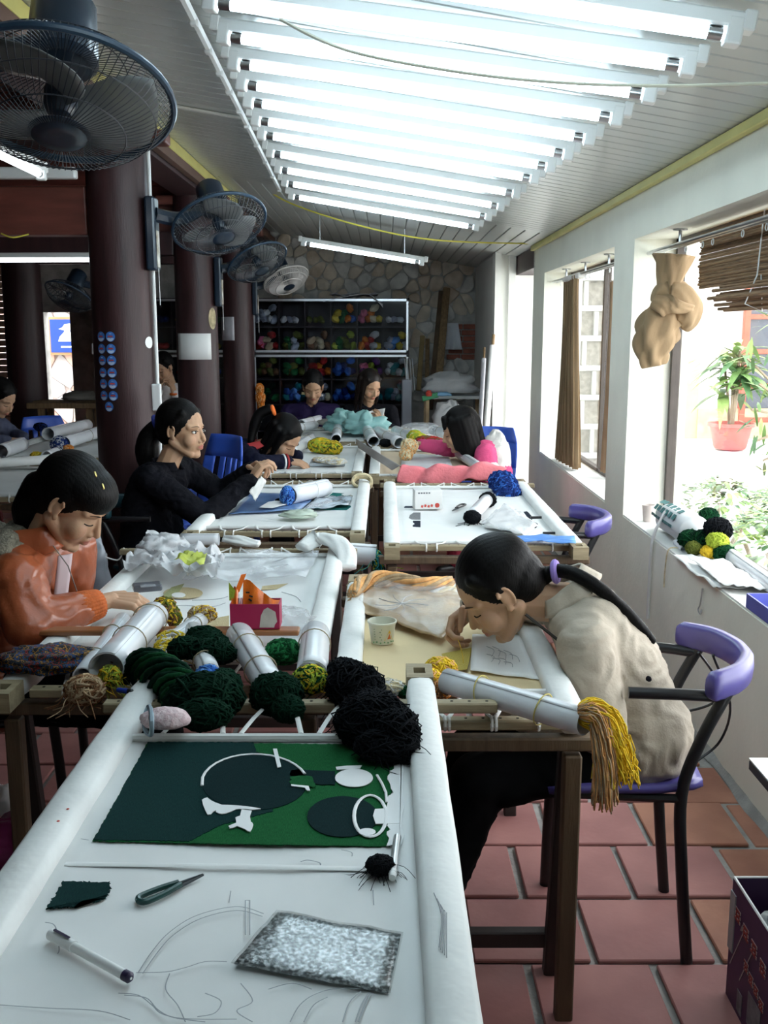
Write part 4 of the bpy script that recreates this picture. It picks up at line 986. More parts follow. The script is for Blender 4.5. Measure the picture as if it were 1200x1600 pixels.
def skin_mat():
    if 'skin' in MATS: return MATS['skin']
    m = mat('skin', (.50, .30, .185), .5, .06, 30, .05, 200, sss=.15, spec=.35)
    nt = m.node_tree; N = nt.nodes; L = nt.links; b = N['Principled BSDF']
    src = b.inputs['Base Color'].links[0].from_socket
    at = N.new('ShaderNodeAttribute'); at.attribute_name = 'tint'
    mx = N.new('ShaderNodeMixRGB'); mx.inputs[2].default_value = (.42, .10, .085, 1)
    L.new(at.outputs['Fac'], mx.inputs[0]); L.new(src, mx.inputs[1]); L.new(mx.outputs[0], b.inputs['Base Color'])
    return m
m_hair = mat('black_hair', (.003, .0025, .0025), .5, .3, 40, .15, 260, stretch=(1, 1, .12), spec=.14)
m_hair2 = mat('dark_brown_hair', (.010, .006, .005), .42, .3, 40, .15, 260, stretch=(1, 1, .12), spec=.22)
m_eye = mat('eye_dark', (.012, .008, .006), .15, 0); m_eyew = mat('eye_white', (.62, .58, .54), .3, 0)
def hframe(f, up=(0, 0, 1), roll=0):
    f = V(f).normalized(); r = f.cross(V(up)).normalized(); u = r.cross(f).normalized()
    if roll: q = Matrix.Rotation(roll, 3, f); r = q @ r; u = q @ u
    return f, r, u
def add_head(b, c, F, s=1.0):
    f, r, u = F; R = mrot(f, r, u)
    P = lambda a, e, g: c + (f * a + r * e + u * g) * s
    E = lambda a, e, g, x, y, z, n=18, k=12: b.ell(P(a, e, g), (x * s, y * s, z * s), R, n, k)
    E(-.012, 0, .030, .094, .074, .086, 24, 16)             # cranium
    E(.030, 0, -.030, .058, .058, .080, 20, 14)             # face
    E(.062, 0, -.096, .020, .024, .016)                     # chin
    for g in (-1, 1):
        b.cap(P(-.012, .055 * g, -.045), P(.052, .022 * g, -.092), .020 * s, .018 * s)     # jaw
        E(.054, .037 * g, -.034, .028, .028, .032)          # cheek
        b.cap(P(.072, .018 * g, .022), P(.056, .046 * g, .020), .013 * s, .012 * s)        # brow
        E(.086, .011 * g, -.038, .010, .0085, .008)         # nostril
        E(-.006, .0755 * g, -.004, .015, .0055, .026); E(.003, .0765 * g, -.028, .008, .005, .010)   # ear
        b.tube([P(-.006 + .0165 * math.cos(q), .0805 * g, -.002 + .027 * math.sin(q)) for q in [.3 + k_ * .48 for k_ in range(9)]], .0042 * s, 8)
    b.cap(P(.078, 0, .012), P(.100, 0, -.030), .008 * s, .0102 * s)                       # nose
    E(.078, 0, -.060, .014, .022, .014); E(.085, 0, -.055, .010, .019, .006); E(.083, 0, -.067, .011, .017, .0075)   # mouth
    return P
def add_hand(b, w, d, n, side, curl=(.5, .6, .7, .8), thumb=.5, s=1.0, pinch=False):
    """palm, four fingers and a thumb; d along the hand, n = direction the palm faces"""
    w = V(w); d = V(d).normalized(); n = V(n); n = (n - d * n.dot(d)).normalized(); t = d.cross(n) * side
    for k, (o, L) in enumerate(((.027, .078), (.009, .082), (-.009, .078), (-.026, .070))):
        b.cap(w + t * o * .55 * s + d * .012 * s, w + (t * o + d * L) * s, .014 * s, .0105 * s, 10)
    b.ell(w + d * .04 * s, (.036 * s, .011 * s, .030 * s), mrot(d, n, t), 14, 10)
    for k, (o, L, fl) in enumerate(((.028, .078, .95), (.0095, .082, 1.05), (-.0095, .078, 1.0), (-.027, .070, .8))):
        p = w + (t * o + d * L) * s; spread = t * o * 2.2
        ang = curl[k] * .55; dd = (d + spread * (1 - min(1, curl[k] * .5))).normalized()
        for q, (ln, r0, r1) in enumerate(((.040, .0092, .0084), (.026, .0084, .0076), (.021, .0076, .0062))):
            e = dd * math.cos(ang) + n * math.sin(ang); e2 = p + e * ln * fl * s
            b.cap(p, e2, r0 * s, r1 * s, 8); p = e2; ang += curl[k] * (.8, .65, 0)[q]
    p = w + (t * .020 + d * .018) * s; a = thumb
    for q, (ln, r0, r1) in enumerate(((.042, .0135, .0105), (.030, .0105, .0092), (.024, .0092, .007))):
        e = (t * math.cos(a) * .75 + d * (.65 + .35 * q * .5) + n * math.sin(a) * (.5 + .35 * q)).normalized()
        if q and pinch: e = (d * .8 + n * .6 - t * .25 * q).normalized()
        e2 = p + e * ln * s; b.cap(p, e2, r0 * s, r1 * s, 8); p = e2
def person(label, pel, neck, head, fdir, arms, knees, feet, top, trous, hs=1.0, near=False, roll=0, side=None, hair='tail', tail=None, band=None, hands=None, legs=True, wr=.006, mid=None, hairm=None, girth=1.0, sleeve=1.0, eyes='down', sle=.94, wf=17, neckR=.047, smooth_top=3, name='person'):
    """arms: [(shoulder, elbow, wrist) left, right]; hands: [(dir, palm normal, curls, thumb, pinch) ...]"""
    pel, neck, head = V(pel), V(neck), V(head); arms = [[V(p) for p in a] for a in arms]
    t = thing(name, label, 'person', (pel.x, pel.y, 0), 0)
    F = hframe(fdir, (0, 0, 1), roll); f, r, u = F
    sd = (arms[1][0] - arms[0][0]).normalized()             # from left to right
    hv = .0034 if near else .006
    # --- skin: head with neck, and the two hands with their forearms, in one mesh
    hb = B(); P = add_head(hb, head, F, hs)
    hb.cap(P(-.030, 0, -.060), neck - (neck - head).normalized() * .0 + V((0, 0, -.02)), .046 * hs, neckR + .006)
    vs, fs = remesh(hb, hv, 3 if near else 2)
    tint = []
    for p in vs:
        q = (p - head) / hs; a, e, g = q.dot(f), q.dot(r), q.dot(u)
        k = 0
        if a > .07: k = max(0, 1 - ((e / .021) ** 2 + ((g + .061) / .0105) ** 2)) ; k = min(1, k * 2.5) * .75
        if a > .03: k = max(k, .16 * max(0, 1 - ((abs(e) - .04) / .022) ** 2 - ((g + .03) / .025) ** 2))
        tint.append(k)
    full = B(); full.add(vs, fs)
    if hands:
        for k in (0, 1):
            if not hands[k]: continue
            d, n, cu, th, pi_ = hands[k]; ab = B(); wv = arms[k][2]; el = arms[k][1]
            ab.cap(el.lerp(wv, .35), wv, .033, .0235, 12); add_hand(ab, wv - V(d).normalized() * .012, d, n, -1 if k == 0 else 1, cu, th, .98 * hs, pi_)
            v2, f2 = remesh(ab, .0026 if near else .004, 2); full.add(v2, f2); tint += [0] * len(v2)
    body = full.out('body', skin_mat(), t, smooth='all')
    at = body.data.attributes.new('tint', 'FLOAT', 'POINT'); at.data.foreach_set('value', tint)
    # --- face details
    for g in (-1, 1):
        if eyes == 'down':
            B().tube([P(.0815 - .0035 * q * q * .25, (.020 + .0065 * q) * g, -.006 - .0022 * math.sin(q / 4 * PI)) for q in range(5)], .0016 * hs, 5).out('eyelash', m_hair, t)
        else:
            ew = B().ell(P(.0745, .033 * g, .0005), (.0075 * hs, .0145 * hs, .0062 * hs), mrot(f, r, u)).out('eye', m_eyew, t)
            B().ell(P(.0795, .0325 * g, .0005), (.004 * hs, .0062 * hs, .006 * hs), mrot(f, r, u)).out('iris', m_eye, ew)
            B().tube([P(.0835 - .0035 * q * q * .25, (.0195 + .0068 * q) * g, .0035 + .0032 * math.sin(q / 4 * PI)) for q in range(5)], .0017 * hs, 5).out('eyelash', m_hair, t)
        B().tube([P(.0855 - .0035 * q * q * .3, (.015 + .0085 * q) * g, .0215 + .003 * math.sin(q / 4 * PI)) for q in range(5)], [.0018, .0026, .0026, .002, .001], 6, flat=.6).out('eyebrow', m_hair, t)
    # --- hair
    hm_ = hairm or m_hair; hh = B(); R = mrot(f, r, u)
    hh.ell(P(-.024, 0, .040), (.099 * hs, .0835 * hs, .092 * hs), R, 26, 18)
    hh.ell(P(-.055, 0, .0), (.068 * hs, .074 * hs, .075 * hs), R, 20, 14)
    for g in (-1, 1): hh.cap(P(.030, .058 * g, .075), P(-.005, .077 * g, .022), .016 * hs, .010 * hs)
    if hair == 'bob':
        for g in (-1, 1):
            for a, e, z0 in ((.020, .072, -.11), (0, .080, -.125), (-.02, .083, -.135), (-.04, .076, -.14), (-.06, .066, -.145), (.040, .064, -.08)):
                hh.cap(P(a - .01, e * g * .93, .05), P(a, e * g, z0), .028 * hs, .022 * hs)
        hh.cap(P(-.09, 0, .03), P(-.085, 0, -.13), .04 * hs, .03 * hs)
        for g in (-1, 0, 1): hh.cap(P(.060, .03 * g, .085), P(.078, .036 * g, .035), .018 * hs, .008 * hs)
    if hair == 'fringe': hh.ell(P(.010, 0, .058), (.086 * hs, .080 * hs, .064 * hs), R, 24, 16)
    if hair == 'long':
        for g in (-1, 1):
            for a, e, z0 in ((.03, .072, -.17), (-.01, .083, -.2), (-.05, .07, -.2)): hh.cap(P(a - .02, e * g * .95, .05), P(a + .02, e * g, z0), .022 * hs, .012 * hs)
    if tail:
        pts = spl(tail[0], 4); rs = tail[1]; k = len(pts) - 1
        for i in range(k):
            ra = rs[0] + (rs[1] - rs[0]) * min(1, i / k * 2) if i < k / 2 else rs[1] + (rs[2] - rs[1]) * (i / k * 2 - 1)
            hh.cap(pts[i], pts[i + 1], ra, ra, 10)
    v2, f2 = remesh(hh, .005 if near else .007, 4)
    # comb-like strand relief flowing back from the crown
    for i, p in enumerate(v2):
        q = (p - head); a = math.atan2(q.dot(r), q.dot(u) + 1e-6); v2[i] = p + q.normalized() * (.0004 * math.sin(a * 60 + 5 * noise.noise(q * 12)))
    hb2 = B(); hb2.add(v2, f2); ho = hb2.out('hair', hm_, t, smooth='all')
    if band:
        p, d, rr, m = band; p = V(p); d = V(d).normalized(); x_, y_ = frame_of(d)
        B().tube([p + (x_ * math.cos(q) + y_ * math.sin(q)) * rr for q in [i * PI / 7 for i in range(14)]], rr * .38, 8, closed=True).out('hair_band', m, ho)
    # --- top
    hip = [pel - sd * .085 * girth, pel + sd * .085 * girth]
    mid = V(mid) if mid else (pel + neck) / 2
    ch = mid.lerp(neck, .55)
    tb = B()
    for g, s_ in ((-1, 0), (1, 1)):
        sh = arms[s_][0]
        tb.cap(pel + sd * .06 * g * girth - V((0, 0, .025)), pel + sd * .06 * g * girth, .122 * girth, .122 * girth, 14); tb.cap(pel + sd * .055 * g * girth, mid + sd * .05 * g * girth, .115 * girth, .103 * girth, 14); tb.cap(mid + sd * .05 * g * girth, ch + sd * .06 * g * girth, .103 * girth, .098 * girth, 14)
        tb.cap(ch + sd * .06 * g, sh, .095 * girth, .062, 14); tb.cap(neck - V((0, 0, .035)), sh, .052, .058, 14)
        el, wt = arms[s_][1], arms[s_][2]; wt2 = el.lerp(wt, sle)
        tb.cap(sh, el, .063 * sleeve, .052 * sleeve, 14); tb.cap(el, wt2, .052 * sleeve, .038 * sleeve, 14)
    v2, f2 = remesh(tb, .0075 if near else .011, smooth_top, wr, wf, len(label)); b2 = B(); b2.add(v2, f2); to = b2.out('jacket', top, t, smooth='all')
    # --- trousers and shoes
    if legs:
        lb = B()
        for k in (0, 1):
            kn, ft = V(knees[k]), V(feet[k])
            lb.cap(hip[k] - V((0, 0, .02)), kn, .086 * girth, .072, 14); lb.cap(kn, ft, .070, .052, 14)
        lb.cap(hip[0] - V((0, 0, .02)), hip[1] - V((0, 0, .02)), .092 * girth, None, 14)
        v2, f2 = remesh(lb, .010, 3, .004, 14, 3); b2 = B(); b2.add(v2, f2); b2.out('trousers', trous, t, smooth='all')
        for k in (0, 1):
            ft = V(feet[k]); d = V(knees[k]) - pel; d.z = 0; d.normalize()
            B().cap(V((ft.x, ft.y, .035)) - d * .03, V((ft.x, ft.y, .03)) + d * .12, .034, .03, 12).out('shoe', mat('black_shoe', (.015, .014, .014), .4), t)
    return t, P, F
def collar(t, neck, d, fwd, m, r0=.062, r1=.085, h=.06, gap=.7, thick=.008, name='collar'):
    """turned-up collar ring round the neck, open at the front"""
    n = V(d).normalized(); fw = V(fwd); fw = (fw - n * fw.dot(n)).normalized(); sd = n.cross(fw)
    def g(u, v):
        a = gap / 2 + (2 * PI - gap) * u; rr = r0 + (r1 - r0) * (1 - v) + .006 * math.sin(9 * u * PI)
        return V(neck) + (fw * math.cos(a) + sd * math.sin(a)) * rr + n * (h * v * (1 - .25 * math.cos(a)) - .012)
    return solid(B().grid(g, 26, 4).out(name, m, t, smooth='all'), thick)
m_beige = mat('beige_jacket_cloth', (.45, .39, .31), .75, .08, 5, .15, 120)
m_orange = mat('orange_leatherette', (.34, .085, .032), .32, .2, 6, .25, 30, coat=.2)
m_rib = mat('orange_rib_knit', (.50, .11, .02), .85, .15, 60, .4, 120)
m_blk = mat('black_knit', (.006, .006, .009), .9, .2, 9, .3, 90, spec=.12)
m_navy = mat('navy_track_jacket', (.007, .008, .022), .8, .2, 9, .2, 60, spec=.15)
m_pink = mat('pink_sweater', (.70, .08, .22), .85, .1, 9, .3, 90)
m_unif = mat('navy_uniform', (.018, .010, .05), .8, .15, 9, .2, 60, spec=.2)
m_btr = mat('black_trousers', (.005, .005, .006), .9, .2, spec=.1)
m_lav = mat('lavender_scrunchie', (.32, .22, .62), .7)
RELAX = (.7, .8, .9, 1.0); PIN = (1.1, 1.1, 1.2, 1.3)
# 1 -- beige jacket, bent low over the cream frame
p1, P1, F1 = person('woman in a beige jacket with a long ponytail, bent low over the cream frame', (.625, 2.34, .555), (.455, 2.40, .855), PY(778, 922, 2.40), (-.76, -.04, -.65),
    [((.475, 2.23, .775), (.505, 2.165, .595), (.27, 2.28, .615)), ((.46, 2.57, .80), (.37, 2.64, .775), (.235, 2.535, .785))],
    [(.23, 2.25, .43), (.24, 2.43, .43)], [(.12, 2.26, .08), (.14, 2.44, .08)], m_beige, m_btr, near=True, mid=(.575, 2.36, .70), hs=1.05, girth=.98, sleeve=1.08, wf=12,
    tail=([PY(848, 905, 2.40), PY(868, 892, 2.38), PY(900, 898, 2.34), PY(940, 922, 2.31), PY(985, 962, 2.29), PY(1018, 1000, 2.29)], (.019, .018, .012)),
    band=(PY(868, 893, 2.38), PY(885, 893, 2.37) - PY(850, 896, 2.39), .0225, m_lav), wr=.006,
    hands=[((-1, .1, 0), (0, .2, 1), RELAX, .5, False), ((-.75, -.35, -.55), (-.2, -.6, -.6), PIN, .6, True)])
collar(p1, (.452, 2.40, .862), (-.55, 0, .83), (-.9, -.0, -.45), m_beige, .064, .092, .042, 1.3)
B().tube([V((.34, 2.30, .835)) + V((.030 * q, -.012 * q, -.022 * q)) for q in range(4)], .004, 5).out('collar_edge', mat('dark_lining', (.03, .025, .02), .8), p1)
B().ell((.615, 2.215, .70), (.012, .006, .012)).out('button', m_blk, p1)
# 2 -- orange jacket
p2, P2, F2 = person('woman in an orange leatherette jacket stitching at the left frame', (-1.13, 2.76, .53), (-.985, 2.77, .905), PY(113, 786, 2.75), (.80, -.10, -.60),
    [((-.95, 2.94, .86), (-.975, 2.985, .61), (-.76, 2.86, .60)), ((-.985, 2.585, .845), (-.935, 2.515, .745), (-.772, 2.71, .758))],
    [(-.70, 2.88, .47), (-.70, 2.66, .47)], [(-.66, 2.9, .08), (-.66, 2.66, .08)], m_orange, m_btr, near=True, mid=(-1.10, 2.77, .74), hs=1.08, girth=1.1, sleeve=1.2, wr=.006, wf=11, sle=.60, hair='fringe',
    tail=([PY(60, 760, 2.75), PY(48, 790, 2.76), PY(42, 815, 2.77)], (.045, .05, .03)),
    hands=[((.6, -.75, -.1), (.3, .2, -1), RELAX, .5, False), ((.93, .25, -.12), (.15, .35, -.9), PIN, .5, True)])
collar(p2, (-.975, 2.77, .895), (-.35, 0, .93), (.95, -.05, -.2), m_orange, .075, .098, .085, 1.1, .012)
for a, c in (((-.848, 2.62, .752), (-.796, 2.682, .756)), ((-.81, 2.89, .602), (-.765, 2.865, .60))):
    a, c = V(a), V(c); d = (c - a).normalized(); x_, y_ = frame_of(d)
    def cf(u, v): return a + (c - a) * v + (x_ * math.cos(2 * PI * u) + y_ * math.sin(2 * PI * u)) * (.045 - .008 * v + .0018 * math.sin(26 * 2 * PI * u)) * (1 + .06 * math.sin(PI * v))
    solid(B().grid(cf, 104, 4, cu=True).out('ribbed_cuff', m_rib, p2, smooth='all'), .004)
lump('fur_hood', (-1.07, 2.74, .90), (.09, .13, .07), mat('grey_fur', (.22, .20, .15), .95, .35, 60, .8, 150), None, None, .25, 3, 4, parent=p2)
b = B(); b.grid(lambda u, v: V((-.905 + .03 * u - .025 * v, 2.69 + .03 * u, .89 - .15 * v + .0)), 4, 8); solid(b.out('shirt_front', mat('pale_pink_shirt', (.62, .50, .52), .8), p2), .004)
B().tube([V((-.90, 2.64, .93)), V((-.868, 2.655, .87)), V((-.85, 2.66, .80)), V((-.845, 2.66, .74))], .0018, 6).out('zip', mat('dark_zip', (.12, .10, .08), .4), p2)
for q, (x, y) in enumerate(((148, 738), (160, 757))): B().cap(PY(x, y, 2.655), PY(x + 2, y + 6, 2.652), .003, .003, 8).out('hair_clip', mat('gold_clip', (.7, .55, .2), .3, metal=1), p2)
# 3 -- black pullover, looking up
p3, P3, F3 = person('woman in black looking up to the right, hands raised over the blue pictures', (-1.07, 4.50, .53), (-1.0, 4.50, .905), PY(286, 672, 4.50), (.93, -.36, -.06),
    [((-.95, 4.65, .865), (-.78, 4.70, .745), (-.615, 4.60, .875)), ((-1.03, 4.345, .86), (-.79, 4.29, .70), (-.60, 4.46, .845))],
    [(-.66, 4.60, .47), (-.66, 4.42, .47)], [(-.62, 4.6, .08), (-.62, 4.42, .08)], m_blk, m_btr, near=True, mid=(-1.07, 4.5, .72), hs=1.10, girth=1.05, eyes='open', hairm=m_hair, wr=.006,
    tail=([PY(248, 665, 4.58), PY(232, 685, 4.58), PY(229, 715, 4.58), PY(236, 740, 4.56)], (.04, .055, .03)),
    band=(PY(246, 663, 4.57), V((-1, 0, -.4)), .035, mat('blue_band', (.05, .08, .5), .6)),
    hands=[((.6, -.55, .35), (.2, -.5, -.7), PIN, .5, True), ((.45, .35, .75), (.6, .3, -.5), (.9, 1.0, 1.1, 1.2), .5, True)])
collar(p3, (-.995, 4.5, .89), (-.1, 0, 1), (.95, -.3, 0), m_blk, .056, .075, .05, .6)
sheet('white_cuff_cloth', [(-.60, 4.36, .80), (-.545, 4.37, .87), (-.53, 4.42, .84), (-.58, 4.41, .75)], m_lace, None, parent=p3, wav=.01)
# 4 -- girl in navy
p4, P4, F4 = person('girl in a navy track jacket with an orange scrunchie, face close to her work', (-1.02, 6.12, .53), (-.80, 6.10, .80), PY(443, 684, 6.08), (.66, -.30, -.69),
    [((-.77, 6.26, .76), (-.66, 6.32, .725), (-.54, 6.20, .738)), ((-.83, 5.945, .765), (-.74, 5.865, .735), (-.575, 5.955, .735))],
    [(-.66, 6.2, .46), (-.66, 6.0, .46)], [(-.62, 6.2, .08), (-.62, 6.0, .08)], m_navy, m_btr, hs=1.12, mid=(-.98, 6.12, .70), hair='long', girth=1.0,
    tail=([PY(420, 640, 6.1), PY(405, 648, 6.1), PY(396, 670, 6.1), PY(392, 690, 6.08)], (.035, .035, .02)),
    band=(PY(427, 641, 6.05), V((1, 0, .3)), .026, mat('orange_scrunchie', (.80, .16, .02), .8)),
    hands=[None, ((.95, .15, -.15), (.1, .3, -1), RELAX, .5, False)])
for q, mm in ((0, m_paper), (1, mat('red_collar', (.50, .04, .04), .7))): B().tube([V((-.607 + .018 * q, 5.937 + .010 * q, .735)) + V((-.48 * math.sin(a) * .044, .88 * math.sin(a) * .044, math.cos(a) * .044)) for a in [k * PI / 8 for k in range(16)]], .006, 6, closed=True).out('cuff_stripe', mm, p4)
collar(p4, (-.815, 6.10, .80), (-.35, 0, .93), (.9, 0, -.3), mat('red_collar', (.50, .04, .04), .7), .075, .10, .05, 1.0)
# 5 -- pink sweater
p5, P5, F5 = person('woman in a pink sweater with a black bob, reaching out with yarn', (.70, 6.22, .50), (.585, 6.20, .815), PY(718, 672, 6.18), (-.94, .02, -.34),
    [((.625, 6.045, .765), (.64, 5.98, .60), (.54, 6.02, .56)), ((.575, 6.34, .775), (.43, 6.37, .765), (.232, 6.27, .80))],
    [(.50, 6.12, .46), (.50, 6.3, .46)], [(.46, 6.12, .08), (.46, 6.3, .08)], m_pink, mat('rose_trousers', (.5, .05, .10), .8), hs=1.14, hair='bob', girth=1.05, mid=(.68, 6.21, .66),
    hands=[None, ((-1, -.05, -.15), (-.2, -.5, -.7), (.9, .9, 1, 1), .5, True)])
m_vest = mat('white_quilted_vest', (.68, .66, .62), .8, .2, 25, .3, 60)
lump('vest_back', (.70, 6.21, .70), (.095, .165, .19), m_vest, None, None, .12, 3, 6, flatbot=False, parent=p5)
# 6, 7 -- the two people in front of the cabinet
p6, P6, F6 = person('guard in a navy uniform shirt with a name tag, head lowered, before the cabinet', (-.64, 8.86, .48), (-.645, 8.84, .875), PY(489, 604, 8.72), (.05, -.86, -.50),
    [((-.44, 8.82, .82), (-.38, 8.74, .62), (-.52, 8.62, .60)), ((-.85, 8.82, .82), (-.92, 8.74, .62), (-.78, 8.62, .60))],
    [(-.54, 8.60, .47), (-.74, 8.60, .47)], [(-.54, 8.62, .08), (-.74, 8.62, .08)], m_unif, m_btr, hs=1.12, girth=1.12, wr=.005)
B().box(PY(475, 610, 8.70) + V((0, .05, -.03)), (.05, .008, .022), R=Matrix.Rotation(.1, 3, 'Y')).out('name_tag', mat('name_tag_gold', (.7, .6, .3), .4), p6, smooth=False)
for x, y in ((480, 614), (503, 618), (489, 627)): B().ell(PY(x, y, 8.715), (.011, .006, .011)).out('button', m_alu, p6)
for s_ in (-1, 1): B().box((-.645 + .105 * s_, 8.718, .73), (.09, .012, .09), bev=.004).out('pocket', m_unif, p6, smooth=False)
collar(p6, (-.645, 8.84, .87), (0, -.25, .97), (0, -1, 0), m_unif, .06, .085, .04, .7)
p7, P7, F7 = person('woman in dark clothes reading a white paper before the cabinet', (-.10, 8.92, .48), (-.13, 8.86, .87), PY(578, 603, 8.76), (.50, -.74, -.46),
    [((.06, 8.84, .81), (.10, 8.74, .64), (-.015, 8.60, .715)), ((-.31, 8.82, .81), (-.34, 8.72, .62), (-.215, 8.58, .70))],
    [(0, 8.62, .47), (-.2, 8.62, .47)], [(0, 8.64, .08), (-.2, 8.64, .08)], m_blk, m_btr, hs=1.12, hair='long', hairm=m_hair2, wr=.005, girth=1.0,
    hands=[((-.3, -.3, .8), (-.7, .6, .1), RELAX, .5, False), ((.5, -.1, .75), (.6, .6, 0), RELAX, .5, False)])
tag(solid(B().grid(lambda u, v: V((-.17 + .15 * u + .03 * v, 8.575 + .03 * math.sin(PI * u), .70 + .13 * v + .03 * u)), 8, 6).out('paper_sheet', m_paper), .002), 'white paper held by the woman before the cabinet', 'paper')
# 8, 9 -- people in the hall
p8, P8, F8 = person('woman in a white blouse seen between the two nearest columns', (-2.02, 9.42, .62), (-2.0, 9.40, 1.02), PY(254, 574, 9.3), (-.35, -.80, -.40),
    [((-1.86, 9.38, .97), (-1.82, 9.28, .80), (-1.93, 9.16, .95)), ((-2.18, 9.36, .97), (-2.2, 9.24, .82), (-2.06, 9.15, .97))],
    [(-1.92, 9.15, .5), (-2.12, 9.15, .5)], [(-1.92, 9.15, .08), (-2.12, 9.15, .08)], mat('white_blouse', (.72, .70, .70), .8), m_btr, hs=1.1, wr=.005, girth=1.05,
    hands=[((-.2, .1, 1), (-.8, .3, 0), RELAX, .5, False), ((.2, .1, 1), (.8, .3, 0), RELAX, .5, False)])
B().tube([V((-1.93, 9.16, .945)) + V((.03 * math.cos(a), .03 * math.sin(a), 0)) for a in [q * PI / 5 for q in range(10)]], .012, 6, closed=True).out('wristband', mat('orange_scrunchie'), p8)
p9, P9, F9 = person('woman at the left edge in a blue and orange top, stitching at the hall frame', (-3.0, 7.18, .53), (-2.88, 7.16, .87), PY(2, 622, 7.1), (.78, -.25, -.57),
    [((-2.84, 7.33, .83), (-2.74, 7.36, .745), (-2.62, 7.20, .755)), ((-2.9, 6.99, .83), (-2.82, 6.9, .745), (-2.66, 7.0, .752))],
    [(-2.6, 7.3, .47), (-2.6, 7.05, .47)], [(-2.55, 7.3, .08), (-2.55, 7.05, .08)], mat('slate_blue_top', (.06, .07, .12), .8), m_btr, hs=1.1, mid=(-3.0, 7.17, .72),
    hands=[None, ((.95, .1, -.1), (0, .3, -1), RELAX, .5, False)])
B().cap((-2.83, 6.91, .748), (-2.76, 6.94, .75), .054, .05, 12).out('orange_sleeve_band', mat('orange_cloth', (.75, .25, .08), .8), p9)
# ================================================================ CHAIRS
m_purp = mat('purple_moulded_plastic', (.085, .07, .27), .35, .06, 5, coat=.2)
m_bkm = mat('black_tubular_steel', (.010, .010, .012), .35, .1)
m_blup = mat('blue_plastic', (.05, .13, .62), .35, .05)
m_tealp = mat('dark_teal_plastic', (.012, .05, .065), .35, .05)
def arm_chair(label, loc, rz, mp, group='tube armchairs at the frames'):
    """local: sitter faces -X, origin on the floor under the seat middle"""
    t = thing('armchair', label, 'chair', loc, rz, group); W0 = WORLD[t.name]; WORLD[t.name] = V((0, 0, 0))
    L = lambda *p: V(p)
    for s in (-1, 1):
        y = .155 * s
        B().tube(spl([L(.15, y, 0), L(.125, y, .25), L(.115, y, .44), L(.15, y * 1.05, .58), L(.205, y * 1.02, .70)], 5), .0145, 10).out('leg', m_bkm, t, local=True)
        B().tube(spl([L(-.17, y, 0), L(-.165, y, .25), L(-.15, y, .445)], 5), .0145, 10).out('leg', m_bkm, t, local=True)
        B().tube(spl([L(.20, y * 1.02, .685), L(.10, y * 1.12, .692), L(-.02, y * 1.12, .692)], 5), .0135, 10).out('armrest', m_bkm, t, local=True)
        B().tube([L(-.15, y, .43), L(.115, y, .43)], .011, 8).out('seat_rail', m_bkm, t, local=True)
    def st(u, v):
        x = -.195 + .36 * u; w_ = .185 * (1 - .18 * u) * (1 if 0 < u < 1 else .9); y = (v * 2 - 1) * w_; e = max(abs(v * 2 - 1), 0)
        return V((x, y, .462 - .016 * math.sin(PI * u) * (1 - e * e) + .012 * max(0, u - .7) * 3 - .012 * max(0, .15 - u) / .15))
    solid(B().grid(st, 14, 14).out('seat', mp, t, smooth='all', local=True), .018, -1)
    pts = spl([L(.155, .19, .725), L(.225, .135, .728), L(.265, .06, .725), L(.275, 0, .722), L(.265, -.06, .722), L(.225, -.135, .72), L(.155, -.19, .716)], 5)
    b = B(); vs = []; n = 10
    for i, p in enumerate(pts):
        d = (pts[min(i + 1, len(pts) - 1)] - pts[max(i - 1, 0)]).normalized(); o = d.cross(V((0, 0, 1))).normalized(); e = 1 if 0 < i < len(pts) - 1 else .7
        for j in range(n): a = 2 * PI * j / n; vs.append(p + o * .019 * e * math.copysign(abs(math.cos(a)) ** .6, math.cos(a)) + V((0, 0, .034 * e * math.copysign(abs(math.sin(a)) ** .6, math.sin(a)))))
    k = len(pts); b.add(vs, [(i * n + j, i * n + (j + 1) % n, (i + 1) * n + (j + 1) % n, (i + 1) * n + j) for i in range(k - 1) for j in range(n)] + [tuple(reversed(range(n))), tuple((k - 1) * n + j for j in range(n))])
    b.out('back_rail', mp, t, smooth='all', local=True)
    WORLD[t.name] = W0; return t
ch1 = arm_chair('purple and black armchair of the woman in the beige jacket', (.595, 2.325, 0), -.1, m_purp)
dup(ch1, (.665, 4.12, 0), 0, 'purple armchair at the frame with the small white box, back to the wall')
arm_chair('dark teal armchair of the woman in black', (-1.05, 4.47, 0), PI, m_tealp)
arm_chair('black armchair of the woman in the orange jacket', (-1.09, 2.76, 0), PI + .1, m_bkm)
